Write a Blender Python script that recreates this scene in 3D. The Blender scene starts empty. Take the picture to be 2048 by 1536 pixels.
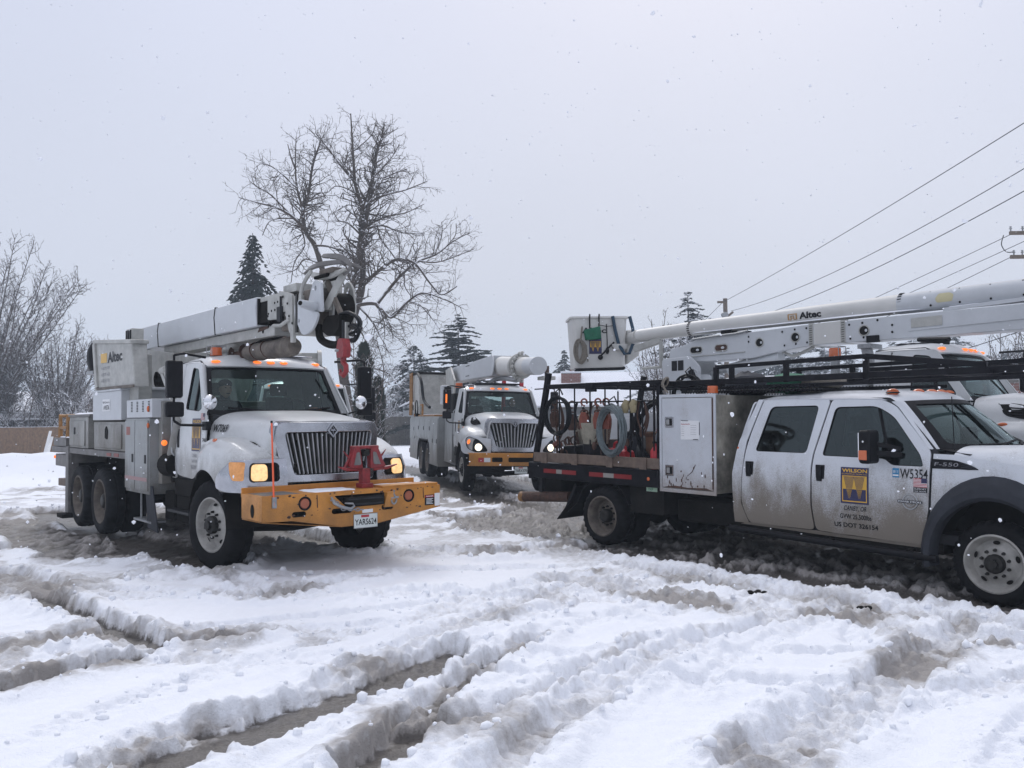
import bpy, bmesh, math, random
import numpy as np
from mathutils import Vector, Matrix, geometry
from math import radians as RAD, sin, cos, pi, sqrt, atan2
random.seed(7)
SC = bpy.context.scene
COL = SC.collection
# ------------------------------------------------------------------ camera
FPX = 1738.0; CAMH = 1.8; PITCH = math.atan(75 / FPX); ROLL = RAD(0.7)
_f = np.array([0, cos(PITCH), sin(PITCH)]); _u0 = np.array([0, -sin(PITCH), cos(PITCH)]); _r0 = np.array([1., 0, 0])
_r = cos(ROLL) * _r0 - sin(ROLL) * _u0; _u = cos(ROLL) * _u0 + sin(ROLL) * _r0
CAMP = np.array([0, 0, CAMH])
cd = bpy.data.cameras.new('camera'); cam = bpy.data.objects.new('camera', cd); COL.objects.link(cam)
cd.sensor_width = 36; cd.lens = 36 * FPX / 2048; cd.clip_start = 0.1; cd.clip_end = 3000
cam.matrix_world = Matrix(((_r[0], _u[0], -_f[0], 0), (_r[1], _u[1], -_f[1], 0), (_r[2], _u[2], -_f[2], CAMH), (0, 0, 0, 1)))
SC.camera = cam
cd.dof.use_dof = True; cd.dof.focus_distance = 13.0; cd.dof.aperture_fstop = 14.0
def ray(px, py):
    return _f + _r * (px - 1024) / FPX - _u * (py - 768) / FPX
def gnd(px, py, z=0.0):
    d = ray(px, py); t = (z - CAMH) / d[2]; return CAMP + d * t
def dep(px, py, Y):
    d = ray(px, py); return CAMP + d * (Y / d[1])
# ------------------------------------------------------------------ sky and light
w = bpy.data.worlds.new('World'); SC.world = w; w.use_nodes = True
nt = w.node_tree; N = nt.nodes; L = nt.links; N.clear()
wo = N.new('ShaderNodeOutputWorld'); bg = N.new('ShaderNodeBackground'); L.new(bg.outputs[0], wo.inputs[0])
sky = N.new('ShaderNodeTexSky'); sky.sky_type = 'NISHITA'; sky.sun_disc = False
sky.sun_elevation = RAD(46); sky.sun_rotation = RAD(14); sky.air_density = 2; sky.dust_density = 8
tc = N.new('ShaderNodeTexCoord'); sep = N.new('ShaderNodeSeparateXYZ'); L.new(tc.outputs['Generated'], sep.inputs[0])
ramp = N.new('ShaderNodeValToRGB'); L.new(sep.outputs['Z'], ramp.inputs[0])
e = ramp.color_ramp.elements
e[0].position = 0.0; e[0].color = (5.8, 6.4, 7.3, 1)
e[1].position = 1.0; e[1].color = (11.2, 11.3, 12.6, 1)
m = e.new(0.16); m.color = (6.55, 7.0, 8.25, 1)
m = e.new(0.45); m.color = (6.9, 7.35, 9.0, 1)
mixc = N.new('ShaderNodeMix'); mixc.data_type = 'RGBA'; mixc.inputs[0].default_value = 0.93
L.new(sky.outputs[0], mixc.inputs[6]); L.new(ramp.outputs[0], mixc.inputs[7])
nz = N.new('ShaderNodeTexNoise'); nz.inputs['Scale'].default_value = 2.2; nz.inputs['Detail'].default_value = 3
L.new(tc.outputs['Generated'], nz.inputs[0])
mr = N.new('ShaderNodeMapRange'); mr.inputs[3].default_value = 0.94; mr.inputs[4].default_value = 1.06; L.new(nz.outputs[0], mr.inputs[0])
vm = N.new('ShaderNodeVectorMath'); vm.operation = 'SCALE'; L.new(mixc.outputs[2], vm.inputs[0]); L.new(mr.outputs[0], vm.inputs['Scale'])
L.new(vm.outputs[0], bg.inputs[0]); bg.inputs[1].default_value = 0.1
sl = bpy.data.lights.new('sun', 'SUN'); sl.energy = 1.1; sl.angle = RAD(18); sl.color = (1, 0.985, 0.965)
so = bpy.data.objects.new('sun', sl); COL.objects.link(so)
so.rotation_euler = (RAD(-44), 0, RAD(14)); so.location = (0, 0, 30)
SC.view_settings.view_transform = 'Standard'; SC.view_settings.look = 'None'
SC.view_settings.exposure = 0.0; SC.view_settings.gamma = 1
SC.cycles.use_denoising = True; SC.cycles.max_bounces = 8; SC.cycles.transparent_max_bounces = 16
SC.cycles.diffuse_bounces = 3; SC.cycles.glossy_bounces = 3; SC.cycles.volume_bounces = 1
# ------------------------------------------------------------------ materials
MT = {}
def newmat(name):
    m = bpy.data.materials.new(name); m.use_nodes = True
    return m, m.node_tree.nodes, m.node_tree.links, m.node_tree.nodes['Principled BSDF']
def mat(name, col, rough=0.6, metal=0.0, var=0.12, vs=6.0, bump=0.0, bs=40.0, emit=0, ecol=None, coat=0.0, dirt=None, alpha=None):
    """plain surface with colour variation; dirt=(z0,z1,amount,(r,g,b)) mud spray rising from below (object height)"""
    if name in MT: return MT[name]
    m, n, l, b = newmat(name)
    t = n.new('ShaderNodeTexCoord'); nz = n.new('ShaderNodeTexNoise')
    nz.inputs['Scale'].default_value = vs; nz.inputs['Detail'].default_value = 6; nz.inputs['Roughness'].default_value = 0.65
    l.new(t.outputs['Object'], nz.inputs['Vector'])
    cr = n.new('ShaderNodeValToRGB'); l.new(nz.outputs[0], cr.inputs[0])
    a, c = cr.color_ramp.elements; a.position = 0.3; c.position = 0.7
    a.color = tuple(x * (1 - var) for x in col) + (1,); c.color = tuple(min(1, x * (1 + var * 0.6)) for x in col) + (1,)
    out = cr.outputs[0]; rsock = None
    if dirt:
        z0, z1, amt, dc = dirt
        sp = n.new('ShaderNodeSeparateXYZ'); l.new(t.outputs['Object'], sp.inputs[0])
        g = n.new('ShaderNodeMapRange'); g.inputs[1].default_value = z1; g.inputs[2].default_value = z0
        l.new(sp.outputs[2], g.inputs[0])
        mp = n.new('ShaderNodeMapping'); mp.inputs['Scale'].default_value = (2.2, 2.2, 1.1); l.new(t.outputs['Object'], mp.inputs[0])
        n2 = n.new('ShaderNodeTexNoise'); n2.inputs['Scale'].default_value = 1.6; n2.inputs['Detail'].default_value = 8; n2.inputs['Roughness'].default_value = 0.62
        l.new(mp.outputs[0], n2.inputs['Vector'])
        n3 = n.new('ShaderNodeTexNoise'); n3.inputs['Scale'].default_value = 90; n3.inputs['Detail'].default_value = 2
        l.new(t.outputs['Object'], n3.inputs['Vector'])
        a1 = n.new('ShaderNodeMath'); a1.operation = 'MULTIPLY_ADD'; a1.inputs[1].default_value = 1.5; a1.inputs[2].default_value = -0.62
        l.new(n2.outputs[0], a1.inputs[0])
        a2 = n.new('ShaderNodeMath'); a2.operation = 'ADD'; l.new(g.outputs[0], a2.inputs[0]); l.new(a1.outputs[0], a2.inputs[1])
        a3 = n.new('ShaderNodeMath'); a3.operation = 'MULTIPLY_ADD'; a3.inputs[1].default_value = 0.7; a3.inputs[2].default_value = -0.35; l.new(n3.outputs[0], a3.inputs[0])
        a4 = n.new('ShaderNodeMath'); a4.operation = 'ADD'; l.new(a2.outputs[0], a4.inputs[0]); l.new(a3.outputs[0], a4.inputs[1])
        g2 = n.new('ShaderNodeMapRange'); g2.inputs[1].default_value = 0.15; g2.inputs[2].default_value = 1.0; g2.inputs[4].default_value = amt; g2.interpolation_type = 'SMOOTHSTEP'
        l.new(a4.outputs[0], g2.inputs[0])
        mx = n.new('ShaderNodeMix'); mx.data_type = 'RGBA'; l.new(g2.outputs[0], mx.inputs[0]); l.new(out, mx.inputs[6]); mx.inputs[7].default_value = dc + (1,)
        out = mx.outputs[2]
        rr = n.new('ShaderNodeMapRange'); rr.inputs[3].default_value = rough; rr.inputs[4].default_value = 0.85; rr.inputs[2].default_value = 0.5; l.new(g2.outputs[0], rr.inputs[0]); rsock = rr.outputs[0]
    l.new(out, b.inputs['Base Color'])
    if rsock: l.new(rsock, b.inputs['Roughness'])
    else:
        rm = n.new('ShaderNodeMapRange'); rm.inputs[3].default_value = max(0.03, rough - 0.08); rm.inputs[4].default_value = min(1, rough + 0.1); l.new(nz.outputs[0], rm.inputs[0]); l.new(rm.outputs[0], b.inputs['Roughness'])
    b.inputs['Metallic'].default_value = metal
    if max(col) < .06: b.inputs['Specular IOR Level'].default_value = .12
    b.inputs['Coat Weight'].default_value = coat; b.inputs['Coat Roughness'].default_value = 0.15
    if emit: b.inputs['Emission Color'].default_value = (ecol or col) + (1,); b.inputs['Emission Strength'].default_value = emit
    if bump:
        bn = n.new('ShaderNodeTexNoise'); bn.inputs['Scale'].default_value = bs; bn.inputs['Detail'].default_value = 5; l.new(t.outputs['Object'], bn.inputs['Vector'])
        bp = n.new('ShaderNodeBump'); bp.inputs['Strength'].default_value = bump; bp.inputs['Distance'].default_value = 0.01; l.new(bn.outputs[0], bp.inputs['Height']); l.new(bp.outputs[0], b.inputs['Normal'])
    MT[name] = m; return m
def glassmat(name, tint, gloss=0.09, rough=0.03):
    if name in MT: return MT[name]
    m, n, l, b = newmat(name); n.remove(b); o = n['Material Output']
    tr = n.new('ShaderNodeBsdfTransparent'); tr.inputs[0].default_value = tint + (1,)
    gl = n.new('ShaderNodeBsdfGlossy'); gl.inputs['Roughness'].default_value = rough; gl.inputs[0].default_value = (0.72, 0.86, 0.86, 1)
    fr = n.new('ShaderNodeFresnel'); fr.inputs[0].default_value = 1.5
    ad = n.new('ShaderNodeMath'); ad.operation = 'ADD'; ad.inputs[1].default_value = gloss; l.new(fr.outputs[0], ad.inputs[0])
    mx = n.new('ShaderNodeMixShader'); l.new(ad.outputs[0], mx.inputs[0]); l.new(tr.outputs[0], mx.inputs[1]); l.new(gl.outputs[0], mx.inputs[2]); l.new(mx.outputs[0], o.inputs[0])
    MT[name] = m; return m
def snowcap(name, col, rough=0.85, thr=0.35, amount=1.0, var=0.3, bump=0.3, sv=9.0):
    """bark, needles or roofing with snow lying on whatever faces up"""
    if name in MT: return MT[name]
    m, n, l, b = newmat(name)
    t = n.new('ShaderNodeTexCoord'); nz = n.new('ShaderNodeTexNoise'); nz.inputs['Scale'].default_value = sv; nz.inputs['Detail'].default_value = 5
    l.new(t.outputs['Object'], nz.inputs['Vector'])
    cr = n.new('ShaderNodeValToRGB'); l.new(nz.outputs[0], cr.inputs[0]); a, c = cr.color_ramp.elements; a.position = .3; c.position = .7
    a.color = tuple(x * (1 - var) for x in col) + (1,); c.color = tuple(x * (1 + var) for x in col) + (1,)
    g = n.new('ShaderNodeNewGeometry'); sp = n.new('ShaderNodeSeparateXYZ'); l.new(g.outputs['True Normal'], sp.inputs[0])
    n2 = n.new('ShaderNodeTexNoise'); n2.inputs['Scale'].default_value = 1.3; n2.inputs['Detail'].default_value = 6; l.new(t.outputs['Object'], n2.inputs['Vector'])
    a1 = n.new('ShaderNodeMath'); a1.operation = 'MULTIPLY_ADD'; a1.inputs[1].default_value = 1.6; a1.inputs[2].default_value = -0.8; l.new(n2.outputs[0], a1.inputs[0])
    a2 = n.new('ShaderNodeMath'); a2.operation = 'ADD'; l.new(sp.outputs[2], a2.inputs[0]); l.new(a1.outputs[0], a2.inputs[1])
    r = n.new('ShaderNodeMapRange'); r.inputs[1].default_value = thr; r.inputs[2].default_value = thr + 0.15; r.inputs[4].default_value = amount; l.new(a2.outputs[0], r.inputs[0])
    mx = n.new('ShaderNodeMix'); mx.data_type = 'RGBA'; l.new(r.outputs[0], mx.inputs[0]); l.new(cr.outputs[0], mx.inputs[6]); mx.inputs[7].default_value = (0.84, 0.86, 0.9, 1)
    l.new(mx.outputs[2], b.inputs['Base Color']); b.inputs['Roughness'].default_value = rough
    b.inputs['Specular IOR Level'].default_value = 0.2
    MT[name] = m; return m
MUD = (0.135, 0.115, 0.09)
M = dict(
 white=lambda: mat('white_truck_paint', (0.58, 0.595, 0.60), 0.3, coat=0.3, var=0.09, vs=3, dirt=(0.8, 1.62, 0.7, (0.18, 0.165, 0.14))),
 white2=lambda: mat('white_pickup_paint', (0.56, 0.585, 0.62), 0.3, coat=0.3, var=0.06, vs=3, dirt=(0.5, 1.38, 0.92, (0.15, 0.122, 0.088))),
 cleanwhite=lambda: mat('white_boom_paint', (0.50, 0.52, 0.54), 0.4, var=0.10, vs=2.5, bump=0.05),
 fiber=lambda: mat('white_fiberglass', (0.58, 0.575, 0.55), 0.45, var=0.09, vs=1.8, bump=0.05),
 grimy=lambda: mat('grimy_grey_white_metal', (0.27, 0.27, 0.255), 0.5, var=0.35, vs=2.2, bump=0.1, dirt=(0.6, 2.0, 0.6, MUD)),
 greybody=lambda: mat('grey_utility_body', (0.28, 0.295, 0.295), 0.45, var=0.15, vs=2.2, bump=0.06, dirt=(0.4, 1.5, 0.6, MUD)),
 oldwhite=lambda: mat('worn_white_steel', (0.40, 0.40, 0.375), 0.5, var=0.3, vs=5, bump=0.15),
 boxwhite=lambda: mat('chipped_white_box', (0.50, 0.525, 0.56), 0.4, var=0.08, vs=4, bump=0.05, dirt=(0.7, 1.25, 0.65, (0.2, 0.14, 0.09))),
 boxside=lambda: mat('muddy_box_front', (0.34, 0.32, 0.27), 0.7, var=0.75, vs=1.7, bump=0.2),
 steel=lambda: mat('dark_wet_steel', (0.03, 0.031, 0.034), 0.45, metal=0.3, var=0.5, vs=8, bump=0.2),
 deck=lambda: mat('weathered_deck_steel', (0.15, 0.145, 0.14), 0.6, var=0.4, vs=5, bump=0.3),
 black=lambda: mat('black_plastic', (0.01, 0.01, 0.012), 0.45, var=0.4, vs=9),
 rack=lambda: mat('black_rack_paint', (0.009, 0.009, 0.012), 0.38, var=0.5, vs=9, bump=0.1),
 flare=lambda: mat('dark_grey_flare', (0.035, 0.038, 0.046), 0.6, var=0.3, vs=5),
 under=lambda: mat('grimy_underbody', (0.013, 0.012, 0.011), 0.8, var=0.6, vs=5, bump=0.4),
 rubber=lambda: mat('wet_tyre_rubber', (0.008, 0.008, 0.009), 0.75, var=0.5, vs=6, bump=0.3, bs=60),
 rubdirt=lambda: mat('muddy_tyre_rubber', (0.015, 0.016, 0.018), 0.75, var=0.7, vs=3, bump=0.3, bs=60),
 rim=lambda: mat('dirty_white_rim', (0.36, 0.35, 0.325), 0.45, metal=0.1, var=0.4, vs=5, bump=0.2),
 rimdark=lambda: mat('muddy_brown_rim', (0.14, 0.12, 0.10), 0.7, var=0.6, vs=7, bump=0.4),
 hub=lambda: mat('black_oily_hub', (0.035, 0.034, 0.032), 0.4, metal=0.4, var=0.5, vs=20),
 chrome=lambda: mat('dull_chrome', (0.42, 0.43, 0.46), 0.24, metal=0.9, var=0.3, vs=3),
 mirror=lambda: mat('mirror_chrome', (0.75, 0.76, 0.78), 0.08, metal=1.0, var=0.05),
 alu=lambda: mat('grey_aluminium', (0.38, 0.39, 0.4), 0.38, metal=0.7, var=0.2, vs=5),
 yellow=lambda: mat('orange_yellow_paint', (0.52, 0.215, 0.028), 0.45, var=0.28, vs=4, coat=0.1, bump=0.12, dirt=(0.45, 1.05, 0.55, (0.17, 0.10, 0.05))),
 yelold=lambda: mat('worn_yellow_steel', (0.30, 0.15, 0.045), 0.6, var=0.5, vs=8, bump=0.3),
 red=lambda: mat('worn_red_steel', (0.24, 0.018, 0.022), 0.42, var=0.4, vs=14, bump=0.3),
 redplastic=lambda: mat('red_plastic', (0.45, 0.02, 0.03), 0.4, var=0.2),
 orangesteel=lambda: mat('orange_hoist_paint', (0.19, 0.048, 0.028), 0.5, var=0.4, vs=14),
 rust=lambda: mat('rusty_brown_iron', (0.075, 0.038, 0.026), 0.8, var=0.6, vs=12, bump=0.5),
 wood=lambda: mat('wet_weathered_plank', (0.15, 0.11, 0.085), 0.7, var=0.4, vs=9, bump=0.5),
 cardb=lambda: mat('wet_cardboard', (0.23, 0.12, 0.07), 0.8, var=0.25),
 canvas=lambda: mat('tan_canvas', (0.27, 0.25, 0.2), 0.9, var=0.3, vs=14, bump=0.4),
 rope=lambda: mat('grey_rope', (0.2, 0.18, 0.15), 0.9, var=0.4, vs=60, bump=0.5),
 hose=lambda: mat('black_hose', (0.011, 0.012, 0.014), 0.35, var=0.4),
 wire=lambda: mat('grey_green_wire', (0.13, 0.16, 0.17), 0.45, metal=0.4, var=0.3, vs=30),
 orange=lambda: mat('amber_lens', (0.55, 0.11, 0.02), 0.2, var=0.15, coat=0.6),
 amberlit=lambda: mat('lit_amber_lens', (0.7, 0.16, 0.02), 0.25, var=0.1, emit=1.1, ecol=(1.0, 0.2, 0.03)),
 turn=lambda: mat('lit_turn_lens', (0.5, 0.26, 0.10), 0.15, var=0.35, emit=0.22, ecol=(1.0, 0.36, 0.07), vs=20),
 lamp=lambda: mat('lit_headlamp', (0.8, 0.6, 0.35), 0.15, var=0.5, emit=.75, ecol=(1.0, 0.60, 0.22), vs=22),
 lampw=lambda: mat('lit_white_headlamp', (0.9, 0.85, 0.7), 0.15, var=0.05, emit=1.7, ecol=(1.0, 0.86, 0.62)),
 whip=lambda: mat('orange_whip', (0.85, 0.12, 0.04), 0.4, var=0.05),
 navy=lambda: mat('navy_decal', (0.012, 0.012, 0.07), 0.35, var=0.1),
 gold=lambda: mat('gold_decal', (0.62, 0.36, 0.04), 0.35, var=0.1),
 ink=lambda: mat('black_lettering', (0.02, 0.02, 0.022), 0.4, var=0.1),
 paper=lambda: mat('pale_sticker', (0.7, 0.71, 0.72), 0.5, var=0.05),
 fadedink=lambda: mat('faded_print', (0.25, 0.25, 0.27), 0.6, var=0.2),
 cream=lambda: mat('faded_cream_patch', (0.55, 0.5, 0.3), 0.5, var=0.1),
 tapewhite=lambda: mat('reflector_white', (0.28, 0.27, 0.25), 0.4),
 tapered=lambda: mat('reflector_red', (0.22, 0.016, 0.018), 0.4),
 blue=lambda: mat('blue_decal', (0.02, 0.2, 0.4), 0.4),
 flagred=lambda: mat('decal_red', (0.4, 0.03, 0.04), 0.4), 
 green=lambda: mat('green_canvas', (0.01, 0.13, 0.07), 0.7, var=0.3, vs=12, bump=0.3),
 teal=lambda: mat('blue_hose_wrap', (0.015, 0.05, 0.09), 0.6, var=0.5, vs=20, bump=0.4),
 seat=lambda: mat('dark_seat_cloth', (0.05, 0.052, 0.058), 0.85, var=0.3),
 dash=lambda: mat('dark_cab_trim', (0.035, 0.036, 0.04), 0.7, var=0.3),
 skin=lambda: mat('skin', (0.45, 0.26, 0.19), 0.6, var=0.05),
 jacket=lambda: mat('dark_work_jacket', (0.03, 0.033, 0.042), 0.85, var=0.3, bump=0.3),
 vest=lambda: mat('orange_work_jacket', (0.5, 0.12, 0.03), 0.8, var=0.2),
 plate=lambda: mat('pale_plate', (0.6, 0.64, 0.62), 0.35, var=0.1, vs=12),
 snow=lambda: mat('loose_snow', (0.84, 0.86, 0.9), 0.9, var=0.04, bump=0.5, bs=30),
 glass=lambda: glassmat('windshield_glass', (0.60, 0.73, 0.70), 0.0),
 cabglass=lambda: glassmat('rear_cab_glass', (0.7, 0.8, 0.78), 0.0),
 sideglass=lambda: glassmat('side_glass', (0.26, 0.32, 0.33), 0.03),
 tint=lambda: glassmat('tinted_side_glass', (0.08, 0.10, 0.105), 0.03),
 brick=lambda: mat('red_brown_brick', (0.24, 0.105, 0.08), 0.85, var=0.25, vs=9, bump=0.3),
 fence=lambda: mat('wet_fence_boards', (0.21, 0.13, 0.075), 0.85, var=0.45, vs=5, bump=0.3),
 fencegrey=lambda: mat('grey_fence_boards', (0.13, 0.12, 0.105), 0.85, var=0.45, vs=5, bump=0.3),
 siding=lambda: mat('dim_grey_siding', (0.16, 0.165, 0.165), 0.8, var=0.15),
 brownwall=lambda: mat('brown_house_wall', (0.11, 0.085, 0.07), 0.85, var=0.15),
 polewood=lambda: mat('utility_pole_wood', (0.13, 0.10, 0.075), 0.85, var=0.3, bump=0.3),
 cable=lambda: mat('power_cable', (0.03, 0.03, 0.035), 0.6, var=0.1),
 galv=lambda: mat('galvanised_steel', (0.3, 0.31, 0.32), 0.45, metal=0.6, var=0.3, vs=20),
 bark=lambda: snowcap('snowy_bark', (0.075, 0.06, 0.05), thr=0.42),
 barkfrost=lambda: snowcap('frosted_bark', (0.085, 0.07, 0.062), thr=0.2, amount=.9),
 barkwhite=lambda: snowcap('heavily_snowed_bark', (0.09, 0.075, 0.065), thr=0.02),
 needles=lambda: snowcap('snow_dusted_needles', (0.018, 0.026, 0.024), thr=0.95, amount=0.8, var=0.4, sv=3),
 needlesw=lambda: snowcap('snow_laden_needles', (0.028, 0.036, 0.034), thr=0.62, amount=0.85, var=0.4, sv=3),
 ivy=lambda: snowcap('columnar_foliage', (0.022, 0.03, 0.02), thr=1.0, amount=0.6, var=0.4, sv=3),
 roofsnow=lambda: mat('roof_snow', (0.85, 0.87, 0.91), 0.9, var=0.02, bump=0.3, bs=3),
)
_mc = {}
def gm(k):
    if k not in _mc: _mc[k] = M[k]()
    return _mc[k]
# ------------------------------------------------------------------ mesh builder
class MB:
    def __init__(s): s.v = []; s.f = []; s.m = []; s.mi = 0
    def add(s, vs, fs):
        o = len(s.v); s.v += [tuple(map(float, p)) for p in vs]; s.f += [tuple(i + o for i in f) for f in fs]; s.m += [s.mi] * len(fs); return s
    def box(s, x0, x1, y0, y1, z0, z1):
        v = [(x, y, z) for x in (x0, x1) for y in (y0, y1) for z in (z0, z1)]
        return s.add(v, [(0, 1, 3, 2), (4, 6, 7, 5), (0, 4, 5, 1), (2, 3, 7, 6), (0, 2, 6, 4), (1, 5, 7, 3)])
    def hexa(s, a, b):  # two quads
        return s.add(list(a) + list(b), [(3, 2, 1, 0), (4, 5, 6, 7), (0, 1, 5, 4), (1, 2, 6, 5), (2, 3, 7, 6), (3, 0, 4, 7)])
    def bar(s, p0, p1, w, h, up=(0, 0, 1)):
        a = Vector(p0); b = Vector(p1); d = (b - a).normalized(); u = Vector(up)
        if abs(d.dot(u)) > 0.98: u = Vector((1, 0, 0))
        r = d.cross(u).normalized(); u = r.cross(d)
        q = lambda c: [c - r * w / 2 - u * h / 2, c + r * w / 2 - u * h / 2, c + r * w / 2 + u * h / 2, c - r * w / 2 + u * h / 2]
        return s.hexa(q(a), q(b))
    def prism(s, poly, ax, a, b):  # poly in the other two axes (in order), extruded on ax
        n = len(poly)
        def P(p, t):
            return (t, p[0], p[1]) if ax == 0 else (p[0], t, p[1]) if ax == 1 else (p[0], p[1], t)
        vs = [P(p, a) for p in poly] + [P(p, b) for p in poly]
        return s.add(vs, [tuple(range(n)), tuple(range(2 * n - 1, n - 1, -1))] + [(i, (i + 1) % n, n + (i + 1) % n, n + i) for i in range(n)])
    def tube(s, pts, r, n=8, closed=False, cap=True):
        pts = [Vector(p) for p in pts]; m = len(pts); rs = r if isinstance(r, (list, tuple)) else [r] * m
        u = None; rings = []
        for i, p in enumerate(pts):
            if closed: d = pts[(i + 1) % m] - pts[i - 1]
            else: d = pts[min(i + 1, m - 1)] - pts[max(i - 1, 0)]
            d = d.normalized() if d.length > 1e-9 else Vector((0, 0, 1))
            if u is None: u = d.orthogonal().normalized()
            u = u - d * u.dot(d); u = u.normalized() if u.length > 1e-6 else d.orthogonal().normalized()
            w_ = d.cross(u)
            rings.append([p + (u * cos(2 * pi * k / n) + w_ * sin(2 * pi * k / n)) * rs[i] for k in range(n)])
        vs = [q for R_ in rings for q in R_]; fs = []
        for i in range(m if closed else m - 1):
            j = (i + 1) % m
            for k in range(n): fs.append((i * n + k, i * n + (k + 1) % n, j * n + (k + 1) % n, j * n + k))
        if cap and not closed: fs += [tuple(range(n - 1, -1, -1)), tuple((m - 1) * n + k for k in range(n))]
        return s.add(vs, fs)
    def cyl(s, p0, p1, r0, r1=None, n=20): return s.tube([p0, p1], [r0, r0 if r1 is None else r1], n)
    def lathe(s, prof, o, ax, n=32, jag=None):  # prof [(r,a)] about axis ax through o
        o = Vector(o); vs = []; fs = []
        for i, (r, a) in enumerate(prof):
            for k in range(n):
                rr = r + (jag[i] if jag and (k // 2) % 2 else 0)
                t = 2 * pi * k / n; c, d = rr * cos(t), rr * sin(t)
                q = (a, c, d) if ax == 0 else (c, a, d) if ax == 1 else (c, d, a)
                vs.append(o + Vector(q))
        for i in range(len(prof) - 1):
            for k in range(n): fs.append((i * n + k, i * n + (k + 1) % n, (i + 1) * n + (k + 1) % n, (i + 1) * n + k))
        if prof[0][0] > 1e-6: pass
        return s.add(vs, fs)
    def ball(s, c, rx, ry=None, rz=None, n=14, m=9):
        ry = rx if ry is None else ry; rz = rx if rz is None else rz; c = Vector(c); vs = []; fs = []
        for i in range(m + 1):
            t = pi * i / m
            for k in range(n):
                a = 2 * pi * k / n; vs.append(c + Vector((rx * sin(t) * cos(a), ry * sin(t) * sin(a), rz * cos(t))))
        for i in range(m):
            for k in range(n): fs.append((i * n + k, (i + 1) * n + k, (i + 1) * n + (k + 1) % n, i * n + (k + 1) % n))
        return s.add(vs, fs)
    def grid(s, rows):  # rows of 3D points
        nr, nc = len(rows), len(rows[0]); vs = [p for r in rows for p in r]
        return s.add(vs, [(i * nc + j, i * nc + j + 1, (i + 1) * nc + j + 1, (i + 1) * nc + j) for i in range(nr - 1) for j in range(nc - 1)])
    def panel(s, outline, holes, fn, g=0.12):
        """2D outline with holes, filled on a grid and bent over fn(u,v)->xyz"""
        pts = []; edges = []
        def loop(lp):
            o = len(pts); q = []
            for i, a in enumerate(lp):
                b = lp[(i + 1) % len(lp)]; k = max(1, int(math.dist(a, b) / g))
                q += [(a[0] + (b[0] - a[0]) * t / k, a[1] + (b[1] - a[1]) * t / k) for t in range(k)]
            pts.extend(q); n = len(q); edges.extend([(o + i, o + (i + 1) % n) for i in range(n)]); return q
        def inside(p, lp):
            c = False; j = len(lp) - 1
            for i in range(len(lp)):
                if (lp[i][1] > p[1]) != (lp[j][1] > p[1]) and p[0] < (lp[j][0] - lp[i][0]) * (p[1] - lp[i][1]) / (lp[j][1] - lp[i][1]) + lp[i][0]: c = not c
                j = i
            return c
        O = loop(outline); H = [loop(h) for h in holes]
        x0 = min(p[0] for p in O); x1 = max(p[0] for p in O); y0 = min(p[1] for p in O); y1 = max(p[1] for p in O)
        nx = max(1, int((x1 - x0) / g)); ny = max(1, int((y1 - y0) / g)); bd = list(pts)
        for i in range(nx):
            for j in range(ny):
                p = (x0 + (i + .5) * (x1 - x0) / nx, y0 + (j + .5) * (y1 - y0) / ny)
                if inside(p, O) and not any(inside(p, h) for h in H) and min((p[0] - q[0]) ** 2 + (p[1] - q[1]) ** 2 for q in bd) > (g * .35) ** 2: pts.append(p)
        r = geometry.delaunay_2d_cdt([Vector(p) for p in pts], edges, [], 0, 1e-6)
        V2 = [(q.x, q.y) for q in r[0]]; fs = []
        for f in r[2]:
            c = (sum(V2[i][0] for i in f) / len(f), sum(V2[i][1] for i in f) / len(f))
            if inside(c, O) and not any(inside(c, h) for h in H): fs.append(tuple(f))
        return s.add([fn(*p) for p in V2], fs)
    def xf(s, mtx):
        s.v = [tuple(mtx @ Vector(p)) for p in s.v]; return s
    def build(s, name, mats, parent=None, bevel=0, seg=2, solid=0, ang=35, sub=0, off=0, **props):
        me = bpy.data.meshes.new(name); me.from_pydata(s.v, [], s.f)
        mats = mats if isinstance(mats, (list, tuple)) else [mats]
        for x in mats: me.materials.append(gm(x) if isinstance(x, str) else x)
        me.polygons.foreach_set('material_index', s.m)
        me.polygons.foreach_set('use_smooth', [True] * len(s.f))
        bm = bmesh.new(); bm.from_mesh(me)
        if not sub == -1: bmesh.ops.remove_doubles(bm, verts=bm.verts, dist=1e-5)
        bmesh.ops.recalc_face_normals(bm, faces=bm.faces); bm.to_mesh(me); bm.free()
        if not (bevel or solid): me.set_sharp_from_angle(angle=RAD(ang))
        ob = bpy.data.objects.new(name, me); COL.objects.link(ob)
        if parent is not None: ob.parent = parent
        if solid:
            mo = ob.modifiers.new('solid', 'SOLIDIFY'); mo.thickness = solid; mo.offset = 0
        if bevel:
            mo = ob.modifiers.new('bevel', 'BEVEL'); mo.width = bevel; mo.segments = seg; mo.limit_method = 'ANGLE'; mo.angle_limit = RAD(40); mo.harden_normals = True
        if solid and not bevel:
            mo = ob.modifiers.new('edge', 'EDGE_SPLIT'); mo.split_angle = RAD(ang)
        for k, x in props.items(): ob[k] = x
        return ob
def thing(name, label, cat, loc=(0, 0, 0), rot=(0, 0, 0), group=None):
    o = bpy.data.objects.new(name, None); COL.objects.link(o); o.empty_display_size = 0.2
    o.location = loc; o.rotation_euler = rot; o['label'] = label; o['category'] = cat
    if group: o['group'] = group
    return o
def tag(o, label, cat, group=None):
    o['label'] = label; o['category'] = cat
    if group: o['group'] = group
    return o
def bx(name, mt, par, x0, x1, y0, y1, z0, z1, bevel=0.006, **k):
    return MB().box(x0, x1, y0, y1, z0, z1).build(name, mt, par, bevel=bevel, **k)
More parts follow.
